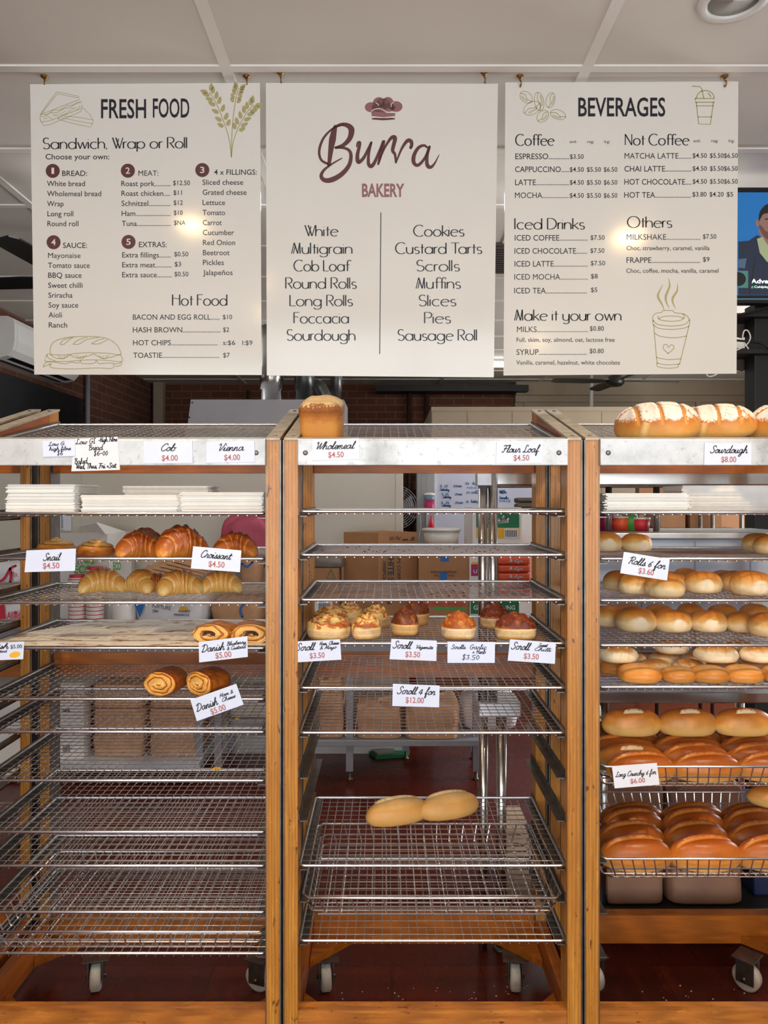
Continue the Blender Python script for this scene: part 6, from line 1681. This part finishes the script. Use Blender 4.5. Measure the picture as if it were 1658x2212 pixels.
mb = MB(); script(mb, 'olite', 1076, 1098, 1126, 6, plane_y(4.417), .0, 2.0); ribbon(mb, [(1076, 1130), (1098, 1128)], 1.2, plane_y(4.417), .0); mb.build('script_logo', NOTEPAPER, t)
t, *_ = carton(1108, 1150, 1100, B2+.001, 4.6, .14, CARTON_W, 'tall white carton behind the green one')
zpn = Z(1100, 4.6)+.001
for k in range(2):
    t = MB().box((X(1116, 4.6), 4.6, zpn+.035*k), (X(1165, 4.6), 4.72, zpn+.035*k+.033), .012); tag(t.build('baking_tin', M('dark_tin', (88, 76, 62), .35, .8, .2, 9)), ('lower' if k == 0 else 'upper') + ' dark baking tin on the tall white carton', 'baking tin', 'dark baking tins')
sh2 = .2455
for i, (a, b, py, y, s, lb) in enumerate(((684, 741, 1462, 4.3, 61, 'tall brown paper sack under the middle bench, left'), (768, 868, 1530, 4.29, 63, 'crumpled brown paper bag under the middle bench, in the middle'), (876, 992, 1520, 4.28, 65, 'brown paper bag under the middle bench, on the right'))):
    sack(a, b, py, sh2, y, .3, KRAFT, s, lb, 'paper_sack', 'paper bag', 'brown paper bags under the middle bench', .36, .2, True)
m = MB().box((X(824, 4.45), 4.45, Z(1530, 4.45)-.1), (X(850, 4.45), 4.6, Z(1500, 4.45)), .01); 
sack(1000, 1120, 1500, sh2, 4.44, .25, WHITESACK, 71, 'white sack under the right end of the middle bench', 'paper_sack', 'paper bag', 'brown paper bags under the middle bench' and None)
t = empty('plastic_packet', (X(840, 4.6), 4.55, 0), 'flat green and grey plastic packet lying on the floor', 'packet')
m = MB(); y0 = 1.58*F/(1641-CY)
m.prism([(X(796, y0), y0+.09, .002), (X(812, y0), y0, .002), (X(880, y0), y0+.03, .002), (X(886, y0), y0+.12, .002), (X(830, y0), y0+.17, .002)], (0, 0, .018)); m.build('packet_body', GREEN, t)
m = MB(); m.prism([(X(802, y0), y0+.085, .021), (X(815, y0), y0+.02, .021), (X(852, y0), y0+.06, .021), (X(850, y0), y0+.14, .021)], (0, 0, .012)); m.build('packet_contents', GREYSACK, t)

# ---- further back: fan, dispenser, whiteboard on the second cool room, oven with hood
CW2 = 7.0
m = MB().box((X(931, CW2), CW2, 0), (X(1660, CW2), 8.6, Z(879, CW2)), .01)
for px in (1010, 1107, 1180, 1300, 1420, 1540): m.box((X(px, CW2)-.003, CW2-.003, .05), (X(px, CW2)+.003, CW2+.001, Z(890, CW2)))
m.box((X(931, CW2), CW2-.012, Z(888, CW2)), (X(1660, CW2), CW2+.001, Z(879, CW2)))
o = struct('wall_coolroom', m, CREAM_D)
t = empty('whiteboard', (X(1110, 6.9), 6.95, Z(1300, 6.9)), 'whiteboard with blue handwriting on the far cream panel', 'whiteboard')
MB().box((X(941, 6.95), 6.95, Z(1310, 6.95)), (X(1290, 6.95), 6.985, Z(985, 6.95)), .004).build('board_panel', M('whiteboard_panel', (206, 208, 226), .25, 0, .05, 2), t)
MB().box((X(937, 6.95), 6.94, Z(1310, 6.95)), (X(942, 6.95), 6.99, Z(985, 6.95))).build('board_frame', ALU, t)
mb = MB(); wp = plane_y(6.945)
for s, x0, x1, y in (('8.9.26', 951, 967, 1052), ('6.30am', 980, 997, 1052), ('150 x ham', 1006, 1034, 1047), ('Saturday', 950, 970, 1060), ('100 x', 1008, 1030, 1056), ('8.9.26', 954, 968, 1070), ('7.30am', 982, 998, 1070), ('20 rolls', 1007, 1034, 1066), ('Saturday', 956, 974, 1076), ('8.9.26', 953, 970, 1088), ('9.30am', 982, 1000, 1088), ('20 x hotdog', 1007, 1034, 1086), ('Saturday', 954, 973, 1094), ('Jayne', 1078, 1090, 1062), ('number', 1079, 1094, 1066), ('Samantha', 1078, 1098, 1078), ('0412', 1078, 1102, 1084)):
    script(mb, s, x0, x1, y, 3.2, wp, .0, 1.0, 0, .1, .15)
mb.build('handwriting', INK_BLUE, t)
t = empty('pedestal_fan', (X(852, 6.0), 6.0, 0), 'grey pedestal fan half hidden behind the cream cool room wall', 'fan')
fz = Z(1096, 6.0); fx = X(856, 6.0)
m = MB()
for k in range(9): 
    r_ = .03+.017*k; m.tube([(fx+r_*math.cos(a), 5.95+.03*(r_/.17)**2, fz+r_*math.sin(a)) for a in [2*PI*i/28 for i in range(28)]], .0028, 5, closed=True)
for k in range(12): a = 2*PI*k/12; m.bar((fx, 5.95, fz), (fx+.166*math.cos(a), 5.98, fz+.166*math.sin(a)), .0025, 5)
m.build('guard', GREYMETAL, t)
m = MB()
for k in range(3):
    a = 2*PI*k/3+.4; m.prism([(fx+r_*math.cos(a+d), 6.0+e, fz+r_*math.sin(a+d)) for r_, d, e in ((.03, -.4, 0), (.14, -.35, -.02), (.15, .3, .02), (.03, .4, .01))], (0, .004, 0))
m.build('blade', GREYMETAL, t)
MB().bar((fx, 6.03, .03), (fx, 6.03, fz), .016, 10).build('pole', GREYMETAL, t)
MB().lathe([(0, 0), (.19, 0), (.19, .015), (.05, .035), (.02, .06)], 24, (fx, 6.03, 0)).build('base', GREYMETAL, t)
MB().box((fx-.05, 6.0, fz-.05), (fx+.05, 6.13, fz+.05), .02).build('motor', GREYMETAL, t)
m = MB(); m.box((X(900, 5.07), 5.07, 0), (X(939, 5.07), 5.2, Z(985, 5.07)), .006)
for px in (912, 922): m.box((X(px, 5.07)-.003, 5.064, .1), (X(px, 5.07)+.003, 5.07, Z(990, 5.07)))
tag(m.build('locker_panel', M('grey_locker', (156, 156, 158), .5, .1, .05, 4)), 'tall grey metal locker panel left of the whiteboard', 'locker')
t = empty('soap_dispenser', (X(927, 5.0), 5.0, 0), 'clear dispenser bottle with magenta liquid and white lid', 'dispenser')
dz0 = Z(1100, 5.0)
MB().lathe([(0, dz0), (.032, dz0), (.033, dz0+.002), (.033, dz0+.057), (0, dz0+.058)], 20, (X(927, 5), 5, 0)).build('liquid', MAGENTA, t)
MB().lathe([(.033, dz0+.0575), (.034, dz0+.058), (.034, dz0+.09), (0, dz0+.091)], 20, (X(927, 5), 5, 0)).build('bottle', M('blue_grey_bottle', (104, 124, 146), .2, 0, .05, 5), t)
MB().lathe([(.034, dz0+.0905), (.038, dz0+.092), (.038, dz0+.1), (.02, dz0+.108), (0, dz0+.11)], 20, (X(927, 5), 5, 0)).build('lid', WHITEPL, t)
MB().tube(smooth_path([(X(916, 5), 5, dz0+.1), (X(908, 5), 5, dz0+.07), (X(905, 5), 5, dz0), (X(908, 5), 5, dz0-.1), (X(902, 5), 5, dz0-.2)], 5), .004, 6).build('hose', GREYMETAL, t)
MB().box((X(919, 5), 5.0, Z(1150, 5)), (X(936, 5), 5.0695, dz0-.001), .004).build('bracket', GREYMETAL, t)
MB().lathe([(.0, Z(1146, 4.9)), (.026, Z(1146, 4.9)), (.004, Z(1113, 4.9)), (0, Z(1112, 4.9))], 16, (X(931, 4.9), 4.9, 0)).build('red_cone', REDP, t)
t = empty('bakery_oven', (X(575, 6.2), 6.2, 0), 'bakery oven with a sloping stainless hood behind the left rack', 'oven')
ox0, ox1 = X(398, 6.1), X(744, 6.1)
MB().box((ox0, 6.1, 0), (ox1, 7.0, Z(925, 6.1)), .01).build('oven_body', M('olive_cream_enamel', (170, 166, 146), .4, .1, .04, 3), t)
m = MB(); m.hexa([(X(404, 5.95), 5.95, Z(925, 5.95)), (X(748, 5.95), 5.95, Z(925, 5.95)), (ox1, 6.6, Z(925, 5.95)), (ox0, 6.6, Z(925, 5.95)), (X(412, 6.05), 6.05, Z(863, 6.05)), (X(742, 6.05), 6.05, Z(863, 6.05)), (ox1, 6.6, Z(863, 6.05)), (ox0, 6.6, Z(863, 6.05))]); m.build('hood', M('polished_hood', (222, 222, 230), .28, .55, .05, 3), t)
mb = MB(); text(mb, 'MIWE roll', 412, 520, 944, 12, plane_y(6.095), .0, .03) if False else None
for px, py in ((414, 869), (410, 902), (738, 869)):
    s_ = MB(); s_.lathe([(.008, 0), (.008, .004), (.003, .005)], 10, mat=Matrix.Translation((X(px, 6.0), 6.02 if py < 880 else 5.985, Z(py, 6.0))) @ Matrix.Rotation(R(90), 4, 'X')); s_.build('screw', DARKSTEEL, t)
def flue(px, r, Y, z0, lab, mat=STAINLESS):
    x = X(px, Y); m = MB().lathe([(r*.86, z0), (r*.86, z0+.12), (r, z0+.125), (r, z0+.24), (r*1.0, CZ-.003)], 28, (x, Y, 0)); tag(m.build('flue_pipe', mat), lab, 'flue pipe', 'flue pipes over the oven')
flue(586, .098, 6.4, Z(863, 6.05)+.002, 'bright steel flue pipe rising from the oven hood')
FL = M('dull_flue_metal', (96, 98, 96), .35, .8, .15, 6)
flue(657, .085, 6.45, Z(863, 6.05)+.002, 'dull grey flue pipe to the right of the bright one', FL)
flue(726, .05, 6.5, Z(863, 6.05)+.002, 'thin dull flue pipe at the right end of the oven', FL)
m = MB(); zz = Z(863, 6.05); m.tube([(X(702, 6.3), 6.3, zz), (X(702, 6.3), 6.3, zz+.05), (X(692, 6.3), 6.3, zz+.13), (X(688, 6.3)-.02, 6.3, zz+.16)], .055, 16)
tag(m.build('flue_elbow', FL), 'cut off steel flue elbow on the oven hood', 'flue pipe')

m = MB().box((X(1092, 3.05), 3.05, 0), (X(1146, 3.05), 3.3, .27), .004); tag(m.build('floor_box', M('beige_card', (206, 178, 150), .6, 0, .06, 8)), 'beige box standing on the floor behind the steel post', 'box')
# ---- steel bench with overshelf behind the right rack
gx0, gx1 = X(1288, 2.74), X(1760, 2.74)
t = empty('prep_bench', ((gx0+gx1)/2, 3.0, 0), 'stainless steel bench with back panel and lower shelf behind the right rack', 'bench', 'steel kitchen benches')
MB().box((gx0, 2.72, .86), (gx1, 3.3, .9), .004).build('bench_top', STAINLESS, t)
MB().box((gx0, 2.72, .105), (gx1, 3.3, .135), .004).build('lower_shelf', M('dark_steel_shelf', (70, 68, 66), .35, .7, .1, 8), t)
for x in (gx0+.03, gx1-.03):
    for y in (2.76, 3.26): MB().bar((x, y, 0), (x, y, .862), .019, 12).build('leg', STAINLESS, t)
t = empty('display_cabinet', ((gx0+gx1)/2, 3.0, .9), 'pale blue grey cabinet back on the steel bench behind the round rolls', 'cabinet')
cab = M('pale_blue_grey_panel', (178, 186, 200), .35, .2, .03, 3)
m = MB().box((gx0, 2.78, .901), (gx1, 3.2, 1.44), .006); m.build('cabinet_body', cab, t)
MB().box((gx0-.004, 2.76, 1.44), (gx1, 3.22, 1.462), .004).build('cabinet_top', ALU, t)
for px in (1385, 1500, 1620): MB().box((X(px, 2.78)-.002, 2.777, .92), (X(px, 2.78)+.002, 2.781, 1.43)).build('panel_seam', GREYMETAL, t)
for k, (px, lab) in enumerate(((1442, 'left'), (1600, 'right'))): pass
t = empty('steel_overshelf', (X(1380, 2.8), 2.9, 1.63), 'long stainless overshelf carried by round posts behind the racks', 'shelf')
MB().box((X(1058, 2.76), 2.76, Z(1048, 2.76)), (gx1+.1, 3.1, Z(1048, 2.76)+.05), .004).build('shelf_board', STAINLESS, t)
MB().box((X(1058, 2.76), 2.77, Z(1051, 2.76)), (gx1+.1, 3.09, Z(1048, 2.76)-.0005)).build('shelf_underside', DARKSTEEL, t)
for px, z0 in ((1314, 1.463), (1417, 1.463)): MB().bar((X(px, 2.86), 2.86, z0), (X(px, 2.86), 2.86, Z(1051, 2.76)), .012, 14).build('post', STAINLESS, t)
Yp = 2.71; zm = Z(1545, Yp)
for px in (1043, 1082): MB().bar((X(px, Yp), Yp, 0), (X(px, Yp), Yp, zm), .0165 if px < 1060 else .0185, 18).build('leg', STAINLESS, t)
for px in (1042, 1064): MB().bar((X(px, Yp), Yp, zm+.05), (X(px, Yp), Yp, Z(1012, Yp)), .0165, 18).build('post', STAINLESS, t)
MB().box((X(1032, Yp), Yp-.03, zm), (X(1122, Yp), Yp+.12, zm+.051), .004).build('joint_plate', ALU, t)
MB().box((X(1030, 2.68), 2.68, Z(1049, 2.68)), (X(1062, 2.68), 2.74, Z(1022, 2.68)), .002).build('post_bracket', ALU, t)
MB().lathe([(.0, 0), (.03, 0), (.03, .006), (.019, .01)], 20, (X(1082, 2.71), 2.71, 0)).build('foot', DARKSTEEL, t)
for i, (a, b, py) in enumerate(((1304, 1438, 1690), (1446, 1612, 1694))):
    sack(a, b, py, .1355, 2.74, .3, M('shaded_brown_sack', (150, 110, 86), .7, 0, .12, 10, .25), 81+i, 'large brown paper sack on the low shelf behind the right rack, ' + ('left' if i == 0 else 'right'), 'paper_sack', 'paper bag', 'large brown sacks behind the right rack', .26, .1, True)  # kraft colour darkened to paint in the shade under the bench
m = MB().box((X(1628, 2.8), 2.8, .1355), (X(1740, 2.8), 3.1, .42), .01); tag(m.build('navy_crate', NAVY), 'navy blue crate on the low shelf at the right edge', 'crate')
# tubs on the cabinet
for i, (px, r, c, h, lb) in enumerate(((1338, .035, ORANGE, .055, 'small orange tub with white lid behind the rolls, left'), (1380, .04, REDP, .05, 'red tub with white lid behind the rolls, right'), (1308, .03, MAGENTA, .09, 'pink plastic jug nearest the left post'), (1360, .03, LEAFGREEN, .1, 'green bag standing between the tubs'))):
    Yt = 2.95; z0 = 1.463; x = X(px, Yt)
    t = empty('plastic_tub', (x, Yt, z0), lb, 'tub', 'colourful tubs on the cabinet')
    MB().lathe([(0, z0), (r*.9, z0), (r, z0+h*.85), (0, z0+h*.86)], 20, (x, Yt, 0)).build('tub_body', c, t)
    MB().lathe([(r*.98, z0+h*.861), (r*1.05, z0+h*.87), (r*1.05, z0+h), (0, z0+h*1.02)], 20, (x, Yt, 0)).build('lid', WHITEPL, t)
t = empty('wire_shelf', (X(1500, 5.4), 5.4, 0), 'brown wire storage shelf far behind the right rack', 'shelf')
m = MB()
for px in (1418, 1512, 1538, 1600):
    MB().bar((X(px, 5.4), 5.4, 0), (X(px, 5.4), 5.4, 1.9), .014, 8).build('upright', DARKSTEEL, t)
for z in (.5, 1.0, 1.38, 1.75): MB().box((X(1410, 5.4), 5.38, z-.012), (X(1604, 5.4), 5.8, z)).build('shelf_grid', DARKSTEEL, t)
for i, (a, b, z, h) in enumerate(((1424, 1480, 1.381, .2), (1490, 1560, 1.381, .24), (1430, 1500, 1.001, .3), (1520, 1598, 1.001, .32))):
    m = MB().box((X(a, 5.42), 5.42, z), (X(b, 5.42), 5.75, z+h), .005); tag(m.build('carton', CARTON), 'brown carton on the far wire shelf, %s' % ('upper left', 'upper right', 'lower left', 'lower right')[i], 'box', 'cartons on the wire shelf')
m = MB().box((X(1380, 6.2), 6.2, 0), (X(1662, 6.2), 6.3, 1.75)); tag(m.build('cardboard_sheets', CARTON_D), 'flattened cardboard sheets leaning far behind the right rack', 'cardboard')

# ---- air conditioner on the left wall
t = empty('air_conditioner', (XL, 6.1, 2.6), 'white wall mounted air conditioner at the top left behind the fresh food board', 'air conditioner')
y0, y1 = 5.45, 6.62; za, zb2 = 2.585, 2.885
def acprof(y, k=1.0):
    pts = [(XL+.001, za), (XL+.13, za), (XL+.2, za+.02), (XL+.235, za+.06), (XL+.25, za+.13), (XL+.25, zb2-.05), (XL+.235, zb2-.015), (XL+.2, zb2), (XL+.001, zb2)]
    return [(x, y, z) for x, z in pts]
MB().prism(acprof(y0), (0, .04, 0)).build('end_cap', WHITEPL, t)
MB().prism(acprof(y0+.043), (0, y1-y0-.086, 0)).build('body', WHITEPL, t)
MB().prism(acprof(y1-.04), (0, .04, 0)).build('end_cap', WHITEPL, t)
m = MB(); m.hexa([(XL+.1, y0+.08, za-.004), (XL+.2, y0+.08, za+.016), (XL+.2, y1-.08, za+.016), (XL+.1, y1-.08, za-.004), (XL+.1, y0+.08, za+.004), (XL+.2, y0+.08, za+.024), (XL+.2, y1-.08, za+.024), (XL+.1, y1-.08, za+.004)]); m.build('air_outlet', BLACK, t)

# ---- ceiling fans
def ceiling_fan(px, py, zc, rad, a0, lab, n=4):
    Y = (zc-EYE)*F/(CY-py); x = X(px, Y)
    t = empty('ceiling_fan', (x, Y, CZ), lab, 'ceiling fan', 'black ceiling fans')
    MB().lathe([(0, zc-.05), (.06, zc-.045), (.085, zc-.02), (.085, zc+.03), (.05, zc+.06), (.015, zc+.07)], 24, (x, Y, 0)).build('motor_hub', BLACK, t)
    MB().bar((x, Y, zc+.06), (x, Y, CZ-.001), .013, 10).build('down_rod', BLACK, t)
    for k in range(n):
        a = a0 + 2*PI*k/n; c, s = math.cos(a), math.sin(a)
        pts = []
        for r_, w in ((.07, .025), (.16, .05), (.3, .062), (rad-.05, .055), (rad, .035)): pts.append((r_, w))
        ol = [(r_, -w) for r_, w in pts] + [(r_, w) for r_, w in reversed(pts)]
        MB().prism([(x+r_*c-w*s, Y+r_*s+w*c, zc+.012*(w/.06)) for r_, w in ol], (0, 0, .008)).build('fan_blade', BLACK, t)
ceiling_fan(172, 608, 2.75, .68, R(-97), 'black four bladed ceiling fan partly hidden by the fresh food board')
ceiling_fan(1328, 824, 2.72, .62, R(4), 'small looking black ceiling fan below the beverages board')

# ---- television on its black stand
TY = 3.4
t = empty('television', (X(1700, TY), TY, Z(650, TY)), 'wall height television showing a music video, right of the beverages board', 'television')
tx0, tx1 = X(1572, TY), X(1572, TY)+.92
MB().box((tx0, TY, Z(655, TY)), (tx1, TY+.05, Z(404, TY)), .005).build('casing', BLACK, t)
sx0, sx1, sz0, sz1 = tx0+.012, tx1-.012, Z(638, TY), Z(416, TY)
def scr(n, c, s=.55): return M_emit(n, c, s*.62)
MB().box((sx0, TY-.002, sz0), (sx1, TY+.001, sz1)).build('screen', scr('screen_blue', (30, 104, 168)), t)
tp = plane_y(TY-.0025)
def shape(name, pts, mat, off, sm=True):
    mb = MB(); blob(mb, pts, tp, off, sm); return mb.build(name, mat, t)
shape('picture_jacket', [(1594, 522), (1616, 520), (1634, 508), (1660, 520), (1700, 512), (1740, 530), (1760, 637), (1594, 637)], scr('screen_navy', (34, 40, 58)), .0002, False)
shape('picture_neck', [(1636, 496), (1650, 528), (1668, 544), (1690, 520), (1692, 490)], scr('screen_skin', (132, 100, 88)), .0004, False)
shape('picture_collar', [(1634, 516), (1640, 546), (1656, 566), (1672, 560), (1676, 540), (1656, 528), (1646, 512)], scr('screen_sage', (150, 160, 122)), .0006, False)
mb = MB(); ellipse(mb, 1662, 480, 24, 34, tp, .0008); ellipse(mb, 1635, 482, 4, 8, tp, .0008); mb.build('picture_face', scr('screen_skin', (132, 100, 88)), t)
shape('picture_beard', [(1639, 486), (1644, 504), (1660, 518), (1680, 506), (1684, 490), (1670, 498), (1654, 500), (1646, 490)], scr('screen_beard', (98, 66, 58)), .001)
shape('picture_hair', [(1638, 478), (1640, 458), (1654, 442), (1676, 440), (1690, 456), (1688, 474), (1676, 460), (1650, 462), (1643, 470)], scr('screen_hair', (26, 24, 26)), .001)
mb = MB(); stroke(mb, [(1652, 474), (1662, 472)], 2.4, tp, .0012); stroke(mb, [(1630, 556), (1624, 600), (1618, 637)], 1.6, tp, .0012); mb.build('picture_detail', scr('screen_hair', (26, 24, 26)), t)
shape('picture_patch', [(1594, 560), (1612, 558), (1608, 580), (1594, 578)], scr('screen_steel', (74, 92, 120)), .0006, False)
mb = MB(); blob(mb, [(1594, 585), (1615, 585), (1615, 622), (1594, 622)], tp, .0008, False); q = mb.build('album_cover', scr('screen_teal', (70, 120, 110)), t)
mb = MB(); ellipse(mb, 1594, 603, 16, 15, tp, .001); mb.build('album_circle', scr('screen_dark', (18, 22, 24)), t)
mb = MB(); text(mb, 'Adventure', 1621, 1697, 612, 9, tp, .001, .03); text(mb, 'Coldplay', 1628, 1660, 622, 4.6, tp, .001, .02); mb.build('screen_text', scr('screen_white', (224, 240, 236), .9), t)
mb = MB(); blob(mb, [(1621, 618), (1626, 618), (1626, 623), (1621, 623)], tp, .001, False); mb.build('screen_tick', scr('screen_green', (60, 180, 90)), t)
MB().box((sx0, TY-.003, Z(647, TY)), (sx1, TY+.001, Z(645.5, TY))).build('light_strip', scr('screen_teal_line', (80, 150, 160)), t)
t = empty('television_stand', (X(1690, 3.5), 3.55, 0), 'black timber stand under the television with shelves and cables', 'stand')
MB().box((X(1629, 3.5), 3.5, 0), (X(1629, 3.5)+.14, 3.6, Z(655, 3.5)), .004).build('post', BLACKPAINT, t)
brn = M('dark_brown_shelf', (50, 32, 24), .5, 0, .2, 8)
for py0, py1, a in ((676, 684, 1575), (752, 764, 1575)): MB().box((X(a, 3.46), 3.46, Z(py1, 3.46)), (X(1629, 3.5)+.5, 3.7, Z(py0, 3.46)), .003).build('shelf', BLACKPAINT, t)
for py0, py1 in ((685, 728), (765, 800)):
    m = MB(); m.prism([(X(1590, 3.6), 3.6, Z(py0, 3.6)), (X(1628, 3.6), 3.6, Z(py0, 3.6)), (X(1628, 3.6), 3.6, Z(py1-8, 3.6)), (X(1608, 3.6), 3.6, Z(py1, 3.6)), (X(1590, 3.6), 3.6, Z(py1-4, 3.6))], (0, .03, 0)); m.build('bracket', brn, t)
m = MB(); m.tube(smooth_path([P(1588, 757, 3.44), P(1600, 752, 3.44), P(1614, 742, 3.44), P(1620, 728, 3.43), P(1614, 714, 3.43), P(1606, 716, 3.43), P(1604, 734, 3.44), P(1616, 754, 3.44)], 6), .003, 7)
tag(m.build('white_cable', WHITEPL), 'thin white cable looped below the television', 'cable')
m = MB(); m.tube(smooth_path([P(1585, 682, 3.43), P(1610, 677, 3.43), P(1640, 668, 3.43), P(1665, 660, 3.43)], 6), .006, 7)
tag(m.build('black_cable', BLACK), 'black cable drooping under the television', 'cable')
m = MB(); m.tube(smooth_path([P(1585, 735, 3.44), P(1620, 738, 3.44), P(1645, 742, 3.44), P(1665, 756, 3.44)], 6), .005, 7)
tag(m.build('black_cable', BLACK), 'black cable running over the lower shelf of the television stand', 'cable')
m = MB(); m.tube(smooth_path([P(1522, 800, 3.44), P(1528, 812, 3.44), P(1540, 812, 3.44), P(1556, 802, 3.44), P(1580, 780, 3.44)], 6), .003, 7)
tag(m.build('white_cable', WHITEPL), 'thin white cable hanging below the bottom right corner of the beverages board', 'cable')
t = empty('wall_lamp', P(1655, 365, 3.7), 'pale green glass lamp above the television at the right edge', 'lamp')
c0 = P(1664, 362, 3.7); MB().lathe([(0, -.035), (.03, -.03), (.045, 0), (.036, .03), (.015, .045), (0, .046)], 20, c0).build('lamp_glass', M('pale_green_glass', (180, 196, 176), .15, 0, .05, 5), t)
MB().bar(P(1654, 405, 3.7), P(1652, 368, 3.7), .008, 8).build('lamp_arm', BLACK, t); MB().bar(c0+Vector((0, 0, .04)), Vector((c0.x, c0.y, CZ-.001)), .006, 8).build('lamp_rod', BLACK, t)
